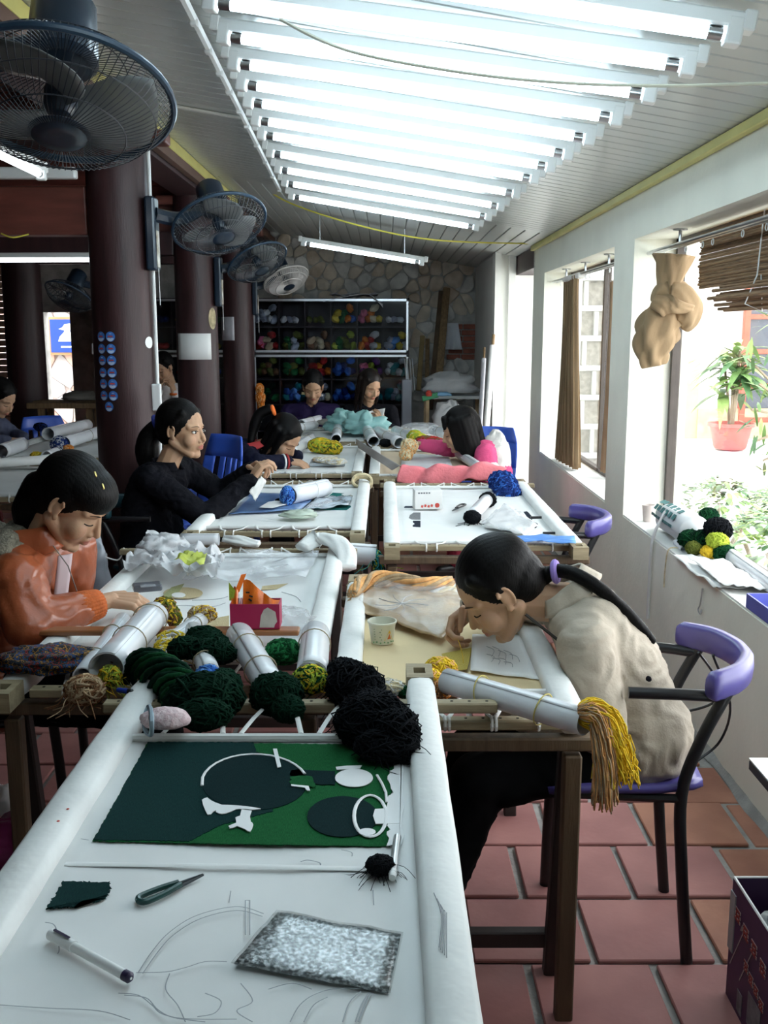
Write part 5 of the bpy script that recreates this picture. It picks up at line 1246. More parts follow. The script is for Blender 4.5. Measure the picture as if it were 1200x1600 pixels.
def mono_chair(label, loc, rz, group='blue plastic chairs'):
    """one-piece plastic chair; local: sitter faces -X"""
    t = thing('plastic_chair', label, 'chair', loc, rz, group); W0 = WORLD[t.name]; WORLD[t.name] = V((0, 0, 0))
    solid(B().grid(lambda u, v: V((-.2 + .4 * u, (v * 2 - 1) * .2, .43 - .015 * math.sin(PI * u) * math.sin(PI * v))), 8, 8).out('seat', m_blup, t, local=True, smooth='all'), .012)
    def back(y0, y1, z0, z1):
        def f(u, v):
            y = y0 + (y1 - y0) * u; z = z0 + (z1 - z0) * v; w_ = 1 - .25 * max(0, (z - .62) / .2) ** 2
            return V((.2 + .10 * (z - .43) / .4 - .05 * (abs(y) / .2) ** 2, y * w_, z))
        return f
    b = B()
    for a, c, z0, z1 in ((-.2, .2, .70, .81), (-.2, .2, .43, .52), (-.2, -.13, .52, .70), (.13, .2, .52, .70), (-.085, -.045, .52, .70), (.045, .085, .52, .70), (-.02, .02, .52, .70)): b.grid(back(a, c, z0, z1), 6, 4)
    solid(b.out('backrest', m_blup, t, local=True), .012)
    for sx_ in (-1, 1):
        for s in (-1, 1): B().tube([V((.18 * sx_, .18 * s, .43)), V((.215 * sx_, .21 * s, 0))], [.026, .018], 6).out('leg', m_blup, t, local=True)
    WORLD[t.name] = W0; return t
mc = mono_chair('blue plastic chair with slots behind the woman in pink', (.72, 7.15, 0), 1.2)
stool_later = True
dup(mc, (-1.06, 5.42, 0), .75, 'bright blue plastic chair behind the woman in black').scale = (.95, .95, 1.15)
dup(mc, (-1.03, 6.14, 0), PI, 'blue plastic chair under the girl in navy')
dup(mc, (-2.72, 8.15, 0), PI - .9, 'blue plastic chair in the hall left of the stickered column')
def stool(label, x, y, z=.42):
    t = thing('plastic_stool', label, 'stool', (x, y, 0), 0, 'small stools'); b = B()
    b.box((x, y, z - .015), (.28, .28, .03), bev=.012).out('seat', mat('dark_red_plastic', (.25, .03, .03), .4), t, smooth=False)
    for sx_ in (-1, 1):
        for s in (-1, 1): B().tube([V((x + .11 * sx_, y + .11 * s, z - .03)), V((x + .14 * sx_, y + .14 * s, 0))], .016, 6).out('leg', mat('dark_red_plastic'), t)
stool('stool under the guard before the cabinet', -.64, 8.86, .36); stool('stool under the woman reading before the cabinet', -.10, 8.92, .36)
stool('stool under the woman in the white blouse', -2.02, 9.42, .50); stool('stool under the woman in pink', .72, 6.22, .36); stool('stool under the woman at the left edge', -3.0, 7.18, .42)

# ================================================================ ROLLS AND YARN
m_roll = mat('white_glossy_sheet', (.74, .76, .79), .22, .05, 4, .05, 20, coat=.15)
m_rband = mat('rubber_band', (.32, .27, .17), .6)
def roll(label, a, c, r, m=None, bands=(.3, .7), name='sheet_roll', cat='roll', turns=1.35, bm=None, group='rolled sheets holding yarn'):
    a, c = V(a), V(c); d = (c - a); L = d.length; d.normalize(); x_, y_ = frame_of(d)
    t = thing(name, label, cat, (a + c) / 2 - V((0, 0, r)), 0, group); n = int(28 * turns)
    def f(u, v): q = u * turns * 2 * PI + 1.0; rr = r * (1 - .10 * u); e = .012 * math.sin(q * 2 + 1) * r * 4; return a + d * (L * v + (.008 * math.sin(q) if 0 < v < 1 else 0)) + (x_ * math.cos(q) + y_ * math.sin(q)) * (rr + e)
    solid(B().grid(f, n, 6).out('rolled_sheet', m or m_roll, t, smooth='all'), .0018)
    for k in bands:
        o = a + d * L * k; B().tube([o + (x_ * math.cos(q) + y_ * math.sin(q)) * (r + .004) + d * .006 * math.sin(q + k * 9) for q in [i * PI / 10 for i in range(20)]], .0016, 5, closed=True).out('rubber_band', bm or m_rband, t)
    return t
def mass(label, lobes, colr, n=44, seed=0, r=.0042, group='loose yarn on the frames', tails=0, name='yarn_hank', core=True, jit=.25):
    """a tousled hank: many loops of yarn laid round one or more lobes"""
    lo = [(V(lobes[0][0]), V(lobes[0][1]))]
    for c, rad in lobes[1:]:                   # fill the gaps so that the hank hangs together
        c, rad = V(c), V(rad); c0, r0 = lo[-1]; q = int((c - c0).length / (.55 * (sum(r0) + sum(rad)) / 3)) 
        for i in range(1, q): lo.append((c0.lerp(c, i / q), r0.lerp(rad, i / q)))
        lo.append((c, rad))
    lobes = lo; rr = random.Random(seed); b = B(); tot = sum(l[1][0] for l in lobes) * (1 if len(lobes) < 4 else .7)
    cols_ = colr if isinstance(colr, (list, tuple)) else [colr]; r *= .62; n = int(n * 1.9)
    for c, rad in lobes:
        c = V(c)
        if core: b.ell(c, tuple(q * .84 for q in rad), n=12, k=8)
        for k in range(max(6, int(n * rad[0] / tot))):
            ax = V((rr.gauss(0, 1), rr.gauss(0, 1), rr.gauss(0, .7))).normalized(); x_, y_ = frame_of(ax); off = rr.uniform(-.55, .55); R = math.sqrt(1 - off * off); pts = []; ph = rr.uniform(0, 6)
            for i in range(14):
                q = 2 * PI * i / 14; e = (x_ * math.cos(q) + y_ * math.sin(q)) * R + ax * off; e = e * (1 + jit * .5 * noise.noise(e * 2 + V((k * .3, seed, 0)))) * rr.uniform(.9, 1.13)
                pts.append(c + V((e.x * rad[0], e.y * rad[1], e.z * rad[2])))
            b.tube(pts, r * rr.uniform(.7, 1.3), 4, closed=True, mi=k % len(cols_))
        for k in range(tails):
            p = c + V((rr.uniform(-1, 1) * rad[0] * .8, rr.uniform(-1, 1) * rad[1] * .8, -rad[2] * .2)); d = V((rr.uniform(-1, 1), rr.uniform(-1, .2), rr.uniform(-.4, .1)))
            b.tube(spl([p, p + d * .03, p + d * .05 + V((0, 0, -.015)), p + d * .08 + V((rr.uniform(-.02, .02), 0, -.02))], 3), r * .5, 4, mi=k % len(cols_))
    return tag(b.out(name, [ym(q) for q in cols_], smooth='all'), label, 'yarn', group)
def skein(label, path, R, colr, n=16, turns=1.5, r=None, seed=0, group='loose yarn on the frames', lump_=.15, name='yarn_skein', frayed=0):
    """a twisted skein of strands along a path"""
    rr = random.Random(seed); pts = spl(path, 6); k = len(pts); b = B(); cols_ = colr if isinstance(colr, (list, tuple)) else [colr]
    fr = []; a = None
    for i in range(k):
        d = (pts[min(i + 1, k - 1)] - pts[max(i - 1, 0)]).normalized()
        if a is None: a, e = frame_of(d)
        else: a = (a - d * a.dot(d)).normalized(); e = a.cross(d)
        fr.append((a.copy(), e.copy()))
    for s in range(n):
        q0 = 2 * PI * s / n * 1.0 + rr.uniform(-.2, .2); ra = R * (1 if s % 3 else .5); P_ = []
        for i in range(k):
            f = i / (k - 1); q = q0 + turns * 2 * PI * f; rad = ra * (1 + lump_ * math.sin(f * 9 + s) + frayed * max(0, f - .45) * rr.uniform(.2, 2.2)) * (.55 + .45 * min(1, f * 6, (1 - f) * 6 + (3 if frayed else 0)))
            P_.append(pts[i] + (fr[i][0] * math.cos(q) + fr[i][1] * math.sin(q)) * rad + (V((0, 0, -rr.uniform(0, .03) * f)) if frayed else V((0, 0, 0))))
        b.tube(P_, r or R * .34, 5, mi=s % len(cols_))
    return tag(b.out(name, [ym(q) for q in cols_], smooth='all'), label, 'yarn', group)
YC_['pine'] = (.007, .052, .018)
# --- on the front edge of the left frame
roll('thin white sheet roll next to the knit cloth', PZ(128, 1056, .748), PZ(192, 968, .748), .020)
roll('thickest white roll with an open end, by the hand of the woman in orange', PZ(166, 1044, .768), PZ(240, 962, .768), .039, bands=(.45, .9))
roll('white roll with tan yarn at its far end', PZ(258, 1008, .748), PZ(314, 968, .748), .021, bands=(.75,))
roll('short white roll wrapped in dark green yarn', PZ(302, 985, .752), PZ(327, 1052, .752), .024, bands=(.5, .75))
roll('white roll with two bands, pointing to the red box', PZ(374, 992, .762), PZ(424, 1076, .762), .033)
roll('upright-looking white roll on the right bar, lime yarn at its mouth', PZ(493, 990, .770), PZ(487, 1054, .770), .034, bands=(.3,))
mass('brown yarn tuft spilling from the thin white roll', [(PZ(132, 1078, .745), (.040, .030, .030))], ['brown', 'tan'], 34, 1, tails=16)
mass('olive threads in the mouth of the thickest roll', [(PZ(172, 1056, .752), (.024, .020, .022))], ['olive', 'gold', 'lime'], 22, 2, .003, tails=22)
mass('olive brown yarn beside the hand of the woman in orange', [(PZ(256, 948, .762), (.030, .034, .024)), (PZ(272, 966, .750), (.020, .02, .018))], ['brown', 'gold', 'olive'], 36, 3)
mass('tan and black yarn at the far end of a roll, left of the red box', [(PZ(316, 960, .758), (.034, .024, .022))], ['tan', 'brown', 'gold', 'cream'], 36, 4)
mass('bright yellow and white yarn between the rolls', [(PZ(268, 1002, .752), (.036, .022, .026)), (PZ(255, 1022, .745), (.024, .022, .02))], ['yellow', 'yellow', 'white'], 50, 5, .003, tails=8)
skein('twisted pine green skein on the left', [PZ(214, 1040, .752), PZ(238, 1048, .772), PZ(268, 1066, .778), PZ(288, 1092, .766), PZ(292, 1112, .752)], .036, ['pine', 'dark_green', 'pine'], 34, 1.8, .0065, 6, lump_=.22)
mass('dark green hank looped round the short roll', [(PZ(290, 1012, .772), (.040, .028, .024)), (PZ(345, 1020, .768), (.036, .03, .024)), (PZ(318, 992, .775), (.040, .018, .02))], 'dark_green', 80, 7, .004)
mass('big near-black green hank below the short roll', [(PZ(320, 1090, .782), (.070, .050, .046)), (PZ(345, 1070, .782), (.040, .036, .03)), (PZ(318, 1116, .775), (.05, .03, .028))], 'dark_green', 120, 8, .004)
mass('small sky blue yarn puff on the near-black hank', [(PZ(324, 1052, .806), (.022, .015, .017)), (PZ(312, 1064, .808), (.016, .012, .013))], ['skyblue', 'blue'], 40, 9, .003)
mass('dark green hank at the mouth of the roll with two bands', [(PZ(432, 1084, .775), (.050, .040, .040)), (PZ(450, 1108, .762), (.030, .025, .025))], 'dark_green', 90, 10, .004)
mass('coiled mid green yarn behind the two-band roll', [(PZ(443, 1018, .752), (.040, .036, .026))], ['pine', 'green'], 44, 11, .006, jit=.1)
mass('lime and green yarn at the mouth of the upright-looking roll', [(PZ(485, 1062, .768), (.036, .026, .028))], ['lime', 'pine', 'gold'], 54, 12, .0035, tails=6)
mass('large shaggy black yarn heap beside the slotted bar end', [(PZ(534, 1050, .762), (.030, .05, .026)), (PZ(556, 1075, .782), (.052, .045, .045)), (PZ(580, 1100, .768), (.042, .035, .03)), (PZ(584, 1130, .785), (.066, .04, .044)), (PZ(618, 1138, .790), (.040, .05, .034)), (PZ(606, 1165, .772), (.05, .03, .028))], 'black', 300, 13, .003, tails=16, jit=.6)
mass('small white yarn knot behind the black heap', [(PZ(606, 1074, .745), (.034, .02, .016))], ['white', 'cream'], 30, 14, .004)
mass('thin dark green coil seen beyond the white yarn knot', [(PZ(634, 1082, .735), (.018, .016, .012))], 'pine', 18, 15, .003)
# knit cloth, pouch, pens, board
def multi(name, cs, scale=40):
    if name in MATS: return MATS[name]
    m = mat(name, cs[0], .9, .3, scale, .5, 90); rp = [n for n in m.node_tree.nodes if n.type == 'VALTORGB'][0]; cr = rp.color_ramp; cr.interpolation = 'CONSTANT'; cr.elements.remove(cr.elements[1]); cr.elements[0].position = 0; cr.elements[0].color = (*cs[0], 1)
    for i, c in enumerate(cs[1:]): e = cr.elements.new(.38 + .26 * i / (len(cs) - 1)); e.color = (*c, 1)
    return m
lump('knit_cloth', PZ(78, 1032, .745), (.115, .062, .030), multi('multicolour_knit', [(.012, .012, .015), (.25, .03, .03), (.015, .03, .02), (.03, .07, .2), (.02, .018, .018), (.35, .18, .04), (.015, .02, .03)], 55), 'dark multicoloured knit cloth left of the thin roll', 'cloth', .35, 3.2, 3, n=40, k=24)
t = thing('pouch', 'small pink checked pouch with a blue hem on the left bar', 'pouch', PZ(255, 1140, .775))
m_pk = multi('pink_check', [(.62, .45, .47), (.70, .56, .57), (.62, .45, .47)], 90)
lump('pouch_body', PZ(258, 1124, .788), (.047, .032, .022), m_pk, None, None, .10, 2, 2, parent=t)
B().tube(spl([PZ(232, 1104, .800), PZ(226, 1120, .79), PZ(227, 1140, .775), PZ(236, 1148, .772), PZ(237, 1128, .80), PZ(236, 1110, .806)], 4, True), .0045, 6, closed=True).out('hem', mat('blue_grey_hem', (.25, .33, .38), .8), t)
def pen(label, a, c, r, mb, mt, cap_=None):
    a, c = V(a), V(c); d = (c - a).normalized(); t = thing('pen', label, 'pen', (a + c) / 2 - V((0, 0, r)))
    B().tube([a, a + d * .003, c - d * .012, c - d * .002, c], [r * .7, r, r, r * .8, r * .3], 12).out('barrel', mb, t)
    B().tube([c - d * .012, c - d * .003, c], [r * 1.08, r * 1.08, r * .6], 12).out('tip', mt, t)
    if cap_:
        o = B().tube([a - d * .001, a + d * .045], r * 1.18, 12).out('cap', mb, t); x_, y_ = frame_of(d)
        B().box(a + d * .022 + y_ * r * 1.5, (.003, .03, .0015), R=mrot(x_, d, y_)).out('clip', mt, o, smooth=False)
    return t
pen('white felt pen with a black tip at the lower left', PZ(80, 1460, ZF + .008), PZ(205, 1529, ZF + .008), .0062, m_plas, mat('dark_tip', (.03, .02, .06), .4), True)
pen('blue pen lying on the wooden bar end', PZ(183, 1078, .768), PZ(208, 1081, .768), .0055, mat('blue_pen', (.02, .05, .35), .3), m_bkm)
t = thing('needle_case', 'slim silver needle case beside the right bar', 'needle case', PZ(618, 1340, ZF))
B().tube([PZ(621, 1308, ZF + .009), PZ(614, 1366, ZF + .009)], .0062, 12).out('tube', mat('satin_silver', (.55, .57, .58), .3, metal=.6), t)
B().tube([PZ(614, 1362, ZF + .009), PZ(613, 1372, ZF + .009)], [.0068, .005], 12).out('cap', m_plas, t)
mass('little black thread tuft beside the needle case', [(PZ(594, 1352, ZF + .013), (.019, .018, .012))], 'black', 40, 16, .0016, tails=26)
def snips(label, tip, but, w_=.0085, mb=None):
    tip, but = V(tip), V(but); d = (tip - but).normalized(); s = d.cross(V((0, 0, 1))).normalized(); L = (tip - but).length; zz = V((0, 0, 1))
    t = thing('thread_snips', label, 'scissors', (tip + but) / 2, 0, 'thread snips')
    for q in (-1, 1):
        B().tube(spl([but + s * .0 + zz * .004, but + d * L * .06 + s * w_ * q + zz * .004, but + d * L * .35 + s * w_ * .95 * q + zz * .004, but + d * L * .62 + s * w_ * .35 * q + zz * .004], 5), .0042, 8).out('handle', mb or mat('dark_green_enamel', (.012, .06, .055), .3), t)
        B().prism([but + d * L * .55 + s * w_ * .75 * q, but + d * L * .55 + s * w_ * .1 * q, tip + s * .001 * q, but + d * L * .8 + s * w_ * .45 * q], (0, 0, 1), .003).out('blade', mat('dark_steel', (.10, .11, .12), .3, metal=.7), t, smooth=False)
    return t
snips('dark green thread snips lying on the nearest cloth', PZ(318, 1368, ZF), PZ(217, 1412, ZF))
# foil photo
def foil():
    m = mat('printed_foil', (.09, .12, .13), .3, .4, 170, .5, 120, col2=(.72, .77, .80), coat=.4, detail=9)
    rp = [n for n in m.node_tree.nodes if n.type == 'VALTORGB'][0].color_ramp; rp.elements[0].position = .44; rp.elements[1].position = .60; e = rp.elements.new(.52); e.color = (.30, .37, .38, 1); return m
c4 = [PZ(432, 1423, ZF + .004), PZ(630, 1458, ZF + .004), PZ(610, 1552, ZF + .004), PZ(361, 1505, ZF + .004)]
ft = sheet('photo_sleeve', c4, glassy('photo_film', (1, 1, 1), .97, .12), 'shiny reference photo in a clear sleeve at the bottom right', 'photo', .003, 8)
ce = sum(c4, V((0, 0, 0))) / 4; sheet('photo', [ce + (p - ce) * .97 - V((0, 0, .002)) for p in c4], foil(), None, wav=.003, n=8, parent=ft)
# brown polished board across the left frame, with the red box
by = PZ(300, 986, .735).y
tag(B().box(((PZ(40, 985, .735).x + PZ(468, 985, .735).x) / 2, by, .735), (PZ(468, 985, .735).x - PZ(40, 985, .735).x, .045, .014), bev=.003).out('flat_ruler', mat('polished_brown_board', (.30, .11, .035), .35, .2, 5, stretch=(.6, 8, 8), coat=.2), smooth=False), 'polished brown board lying across the left frame behind the rolls', 'board')
t = thing('carton', 'magenta carton with an orange snack wrapper in it', 'box', (PZ(398, 985, .742).x, by + .02, .744))
bx = t.location; m_mag = mat('magenta_card', (.42, .012, .075), .45, .06)
b = B()
for sx_, sy_, w_, d_ in ((0, -.03, .128, .003), (0, .03, .128, .003), (-.0625, 0, .003, .06), (.0625, 0, .003, .06)): b.box((bx.x + sx_, bx.y + sy_, bx.z + .033), (w_, d_, .066))
b.box((bx.x, bx.y, bx.z + .0015), (.126, .06, .003)); b.out('tray', m_mag, t, smooth=False)
flat_pts = [(.012, .004), (.016, .036), (.024, .052), (.034, .058), (.044, .052), (.054, .046), (.058, .02), (.052, .012), (.050, .004)]
B().prism([V((bx.x + a, bx.y - .0318, bx.z + c)) for a, c in flat_pts], (0, -1, 0), .0008).out('printed_figure', mat('pale_print', (.55, .50, .44), .5, .15, 30), t, smooth=False)
m_org = mat('orange_foil_wrapper', (.80, .17, .015), .3, .25, 20, .4, 40)
for k, (a0, a1, z1, m_) in enumerate(((-.062, -.045, .10, m_org), (-.032, .02, .115, m_org), (.02, .062, .085, m_org), (-.045, -.03, .10, m_film))):
    B().grid(lambda u, v: V((bx.x + a0 + (a1 - a0) * u, bx.y - .024 + .02 * v + .005 * math.sin(6 * u + k), bx.z + .05 + (z1 - .05) * v * (.85 + .3 * math.sin(3 * u + k))),), 6, 5).out('torn_wrapper', m_, t)
B().grid(lambda u, v: V((bx.x - .055 + .02 * v + .012 * u, bx.y - .01 + .01 * u, bx.z + .09 + .05 * v)), 2, 4).out('wrapper_strip', m_org, t)
B().grid(lambda u, v: V((bx.x - .068 + .018 * u, bx.y - .01, bx.z + .07 + .05 * v * (1 - u * .5))), 2, 3).out('wrapper_strip', ym('lime'), t)
for k, (a, c) in enumerate(((-.018, .095), (-.010, .085), (-.012, .075))): B().box((bx.x + a, bx.y - .021, bx.z + c), (.010, .0015, .004), R=Matrix.Rotation(.3 * k, 3, 'Y')).out('printed_mark', m_bkm, t, smooth=False)
lump('plastic_scrap', (bx.x + .075, bx.y + .10, .725), (.06, .05, .035), m_film, 'crumpled clear plastic right behind the magenta carton', 'plastic', .4, 3, 12)
t = thing('mobile_phone', 'small silver flip phone on the wrapped bar by the hand of the woman in orange', 'phone', PZ(230, 921, .735))
B().box(PZ(230, 917, .746), (.085, .05, .022), R=.35, bev=.006).out('shell', mat('phone_grey', (.10, .11, .13), .3, coat=.3), t, smooth=False)
B().box(PZ(231, 915, .758), (.045, .028, .002), R=.35).out('screen', mat('phone_screen', (.30, .33, .36), .15), t, smooth=False)
# drawing and plastic on the left frame
ZL = .694
def LP(x, y, z=ZL): return PZ(x, y, z)
def art(pts, m, name, parent, z, t=.001): return B().prism([PZ(x, y, z) for x, y in pts], (0, 0, 1), t).out(name, m, parent, smooth=False)
m_crm = stitch('stitched_cream', (.62, .50, .28), (.70, .60, .38)); m_lbr = stitch('stitched_brown', (.20, .12, .05), (.3, .2, .1)); m_lgn = stitch('stitched_pale_green', (.42, .45, .20), (.5, .52, .3))
art([(255 + 62 * (.5 + .5 * math.cos(q)), 927 + 9 * math.sin(q)) for q in [i * PI / 10 for i in range(20)]], m_crm, 'stitched_leaf', T2L, ZL)
art([(250, 935), (268, 918), (288, 912), (280, 925), (262, 938)], m_lgn, 'stitched_leaf', T2L, ZL + .001)
art([(268 + 22 * (.5 + .5 * math.cos(q)) , 930 + 4 * math.sin(q)) for q in [i * PI / 6 for i in range(12)]], m_cloth, 'bare_patch', T2L, ZL + .0015)
art([(410, 916), (450, 912), (432, 921), (408, 922)], m_crm, 'stitched_leaf', T2L, ZL); art([(328, 968), (358, 962), (358, 984), (318, 984)], m_crm, 'stitched_leaf', T2L, ZL)
b = B()
for pts in (((240, 950), (280, 946), (330, 948), (352, 942)), ((300, 938), (340, 936), (356, 932)), ((440, 925), (462, 932), (470, 940))): b.tube(spl([PZ(x, y, ZL + .002) for x, y in pts], 4), .001, 4)
b.out('pencil_drawing', m_pen, T2L, kind='stuff')
sheet('plastic_film', [LP(285, 908, .716), LP(478, 905, .712), LP(500, 862, .722), LP(318, 866, .73)], m_film, 'crumpled clear plastic film lying over the far part of the left frame', 'plastic', .018, 40, .0008, seed=4)
sheet('plastic_bag', [PZ(192, 890, .735), PZ(338, 912, .725), PZ(352, 866, .735), PZ(236, 842, .775)], m_bag, 'white crumpled plastic bag over the far left bar corner', 'bag', .03, 60, .0008, seed=9, ridge=.026, fq=.9)
lump('plastic_bag', PZ(252, 856, .76), (.075, .08, .045), m_bag, 'small white puff of plastic beside the pole end', 'bag', .3, 2.6, 19, n=48, k=28)
sheet('lime_film', [PZ(272, 878, .785), PZ(318, 884, .77), PZ(324, 868, .785), PZ(290, 864, .80)], mat('lime_plastic', (.50, .58, .08), .35, .15, see=.15), 'torn lime green plastic scrap on the white bag', 'plastic', .02, 8, .001)
roll('short white roll behind the left frame, green tape at one end', PZ(283, 843, .742), PZ(342, 843, .742), .024, bands=(), turns=1.2)
blob('twisted_cloth', [PZ(352, 842, .735), PZ(380, 846, .735), PZ(405, 850, .73)], [.02, .03, .022, .015], None, m=m_wrap, folds=4); tag(bpy.data.objects[-1] if False else [o for o in C.objects if o.name.startswith('twisted_cloth')][-1], 'twisted white rag right of the short white roll', 'rag')
dc = blob('draped_cloth', [PZ(472, 856, .735), PZ(495, 842, .755), PZ(522, 845, .758), PZ(540, 862, .74), PZ(543, 888, .70)], [.03, .038, .04, .04, .034, .03], None, m=m_wrap, folds=3, amp=.1, flat=.5); tag(dc, 'white cloth draped over the far right corner of the left frame', 'cloth')
# --- on the cream frame
ZR = .694
c4 = [PZ(540, 948, .712), PZ(690, 1000, .706), PZ(742, 930, .725), PZ(574, 903, .732)]
m_pic = mat('varnished_tan_picture', (.44, .28, .13), .4, .25, 14, .4, 22, coat=.2, col2=(.60, .44, .25))
fp = sheet('wrapped_picture', c4, m_pic, 'tan picture in glossy plastic lying on the cream frame', 'picture', .012, 20, .002, seed=2)
b = B(); ce = sum(c4, V((0, 0, 0))) / 4
for q in range(9): a = q * .7; b.tube(spl([PZ(628, 943, .738), PZ(628 + 22 * math.cos(a), 943 + 9 * math.sin(a), .7385), PZ(628 + 42 * math.cos(a + .2), 943 + 15 * math.sin(a + .2), .737)], 4), .0011, 4)
b.out('ink_lines', m_pen, fp, kind='stuff')
sheet('plastic_film', [p + V((0, 0, .012)) for p in [PZ(560, 945, .718), PZ(690, 1000, .712), PZ(742, 930, .732), PZ(600, 905, .738)]], mat('crinkle_film', (.8, .8, .8), .12, .05, 9, .5, 30, see=.84), 'glossy crinkled film over the tan picture', 'plastic', .014, 30, .0006, seed=8)
skein('long peach skein along the far edge of the cream frame', [PZ(550, 928, .735), PZ(572, 908, .748), PZ(610, 906, .750), PZ(660, 914, .746), PZ(705, 908, .745)], .019, ['peach', 'tan'], 13, 1.2, .008, 17)
skein('grey-white skein under the peach one', [PZ(640, 922, .722), PZ(680, 926, .722), PZ(715, 922, .722)], .013, ['cream', 'white'], 8, 1, .006, 18)
t = thing('paper_cup', 'cream paper cup with a yellow triangle logo', 'cup', PZ(597, 1003, .696)); cu_ = V(t.location)
M_ = Matrix.Translation(cu_)
B().lathe([(.0, .002), (.029, 0), (.036, .052), (.039, .055), (.039, .059), (.036, .0595), (.0345, .055), (.028, .006), (0, .005)], 30, M_).out('cup_wall', mat('cup_card', (.72, .72, .60), .5, .04), t)
def onCup(s, z, off=.0008): a = -PI / 2 + .12 + s / .033; r = .029 + .007 * z / .052 + off; return cu_ + V((r * math.cos(a), r * math.sin(a), z))
b = B(); b.add([onCup(.002, .012), onCup(.030, .012), onCup(.016, .042)], [(0, 1, 2)]); b.out('triangle_logo', mat('logo_yellow', (.80, .52, .05), .4), t)
b = B(); b.add([onCup(.010, .016, .0014), onCup(.022, .016, .0014), onCup(.016, .032, .0014)], [(0, 1, 2)]); b.out('logo_mark', mat('logo_orange', (.65, .16, .03), .4), t)
b = B()
for k in range(5): b.add([onCup(-.026, .014 + .007 * k), onCup(-.004 - .003 * (k % 2), .014 + .007 * k), onCup(-.004 - .003 * (k % 2), .0165 + .007 * k), onCup(-.026, .0165 + .007 * k)], [(0, 1, 2, 3)])
b.out('printed_lines', mat('print_grey_green', (.35, .42, .30), .5), t, kind='stuff')
b = B()
for k in range(7): b.ell(onCup(-.03 + .011 * k, .006 + .002 * (k % 2)), (.0022, .0022, .0022), n=6, k=4)
b.out('printed_dots', mat('print_green', (.2, .4, .2), .5), t, kind='stuff')
sheet('tracing_paper', [PZ(735, 1048, .700), PZ(842, 1062, .700), PZ(812, 992, .700), PZ(738, 992, .700)], m_paper, 'white sheet with a pencil sketch under the face of the woman in beige', 'paper', .003, 10)
b = B()
for q in range(9): b.tube(spl([PZ(760 + 9 * (q % 5), 1010 + 6 * (q // 2), .7035), PZ(772 + 9 * (q % 5), 1016 + 5 * (q // 2), .7035), PZ(768 + 11 * (q % 5), 1026 + 4 * (q // 2), .7035)], 4), .0006, 4)
b.out('pencil_sketch', m_pen, T2R, kind='stuff')
art([(690, 1022), (738, 1012), (730, 1046), (700, 1050)], stitch('stitched_gold', (.55, .42, .08), (.65, .52, .15)), 'stitched_patch', T2R, .7)
roll('long white roll lying across the cream frame, gold tassel at its end', PZ(698, 1064, .752), PZ(914, 1128, .756), .029, bands=(.28, .72), bm=mat('thread_yellow', (.5, .42, .12), .7))
mass('gold and peach yarn at the left end of the long roll', [(PZ(688, 1044, .752), (.034, .026, .022)), (PZ(676, 1060, .742), (.020, .018, .018))], ['gold', 'peach', 'gold'], 60, 19, .0038)
mass('orange brown yarn ball hanging below the gold yarn', [(PZ(690, 1078, .728), (.022, .018, .02))], ['peach', 'orange', 'brown'], 36, 20, .003)
q0 = PZ(912, 1126, .756)
skein('gold tassel hanging from the end of the long roll', [q0 + V((-.01, 0, .012)), q0 + V((.035, 0, .01)), q0 + V((.058, -.008, -.04)), q0 + V((.066, -.01, -.10))], .028, ['gold', 'yellow', 'gold'], 90, .15, .0015, 21, frayed=.6, name='yarn_tassel')
skein('peach tassel hanging beside the gold one', [q0 + V((-.012, -.006, .020)), q0 + V((.022, -.016, .018)), q0 + V((.036, -.030, -.05)), q0 + V((.040, -.032, -.140))], .018, ['peach', 'tan', 'peach'], 70, .15, .0017, 22, frayed=.4, name='yarn_tassel')
cable('sewing_thread', [PZ(716, 1000, .76), PZ(722, 1020, .73), PZ(724, 1036, .702)], .0007, ym('gold'), 'fine gold thread from the hand of the woman in beige', 'thread')
# ================================================================ THE MIDDLE AND FAR FRAMES
ZM = .694
def quad(px, z=.697): return [PZ(x, y, z) for x, y in px]
m_bpic = mat('blue_landscape_print', (.04, .13, .42), .3, .5, 5, coat=.3, col2=(.22, .38, .66)); m_tpic = stitch('stitched_teal', (.02, .16, .15), (.04, .24, .22))
bp_ = sheet('printed_picture', quad([(357, 804), (470, 796), (500, 772), (392, 770)], .702), m_bpic, 'blue landscape print lying on the frame of the woman in black', 'picture', .004, 12)
art([(405, 793), (420, 784), (455, 780), (448, 788), (425, 794)], m_paper, 'white_shape', bp_, .712)
sheet('printed_picture', quad([(470, 798), (545, 790), (552, 776), (500, 776)], .706), mat('grey_blue_sleeve', (.35, .42, .48), .15, .3, 9, .4, 30, coat=.6), 'grey-blue picture in a shiny sleeve right of the blue one', 'picture', .012, 12, seed=3)
art([(490, 796), (552, 798), (554, 772), (520, 770)], m_tpic, 'stitched_teal_panel', T3L, ZM)
roll('fat white roll with blue yarn at its left end', PZ(452, 774, .745), PZ(508, 762, .745), .046, bands=(.6,), bm=m_lace)
mass('blue yarn bursting from the fat roll', [(PZ(449, 775, .745), (.030, .044, .042))], ['skyblue', 'blue', 'navy'], 60, 31, .005)
mass('small dark thread bit left of the fat roll', [(PZ(437, 782, .712), (.018, .014, .010))], ['black'], 18, 32, .003)
lump('pale_green_film', PZ(468, 804, .715), (.075, .06, .018), mat('pale_green_plastic', (.62, .72, .60), .35, .08, see=.2), 'pale green plastic wrap on the front edge of the blue picture frame', 'plastic', .35, 3, 5)
roll('grey-white roll with green and teal yarn inside, between two frames', (-.20, 3.745, .665), (-.03, 3.735, .655), .044, bands=())
mass('lime and teal yarn in the mouth of the grey-white roll', [((-.03, 3.725, .645), (.022, .03, .03)), ((-.02, 3.72, .59), (.02, .02, .04))], ['lime', 'teal', 'dark_green', 'teal'], 50, 33, .0045, tails=10)
rc = PZ(566, 750, .735)
t = B()
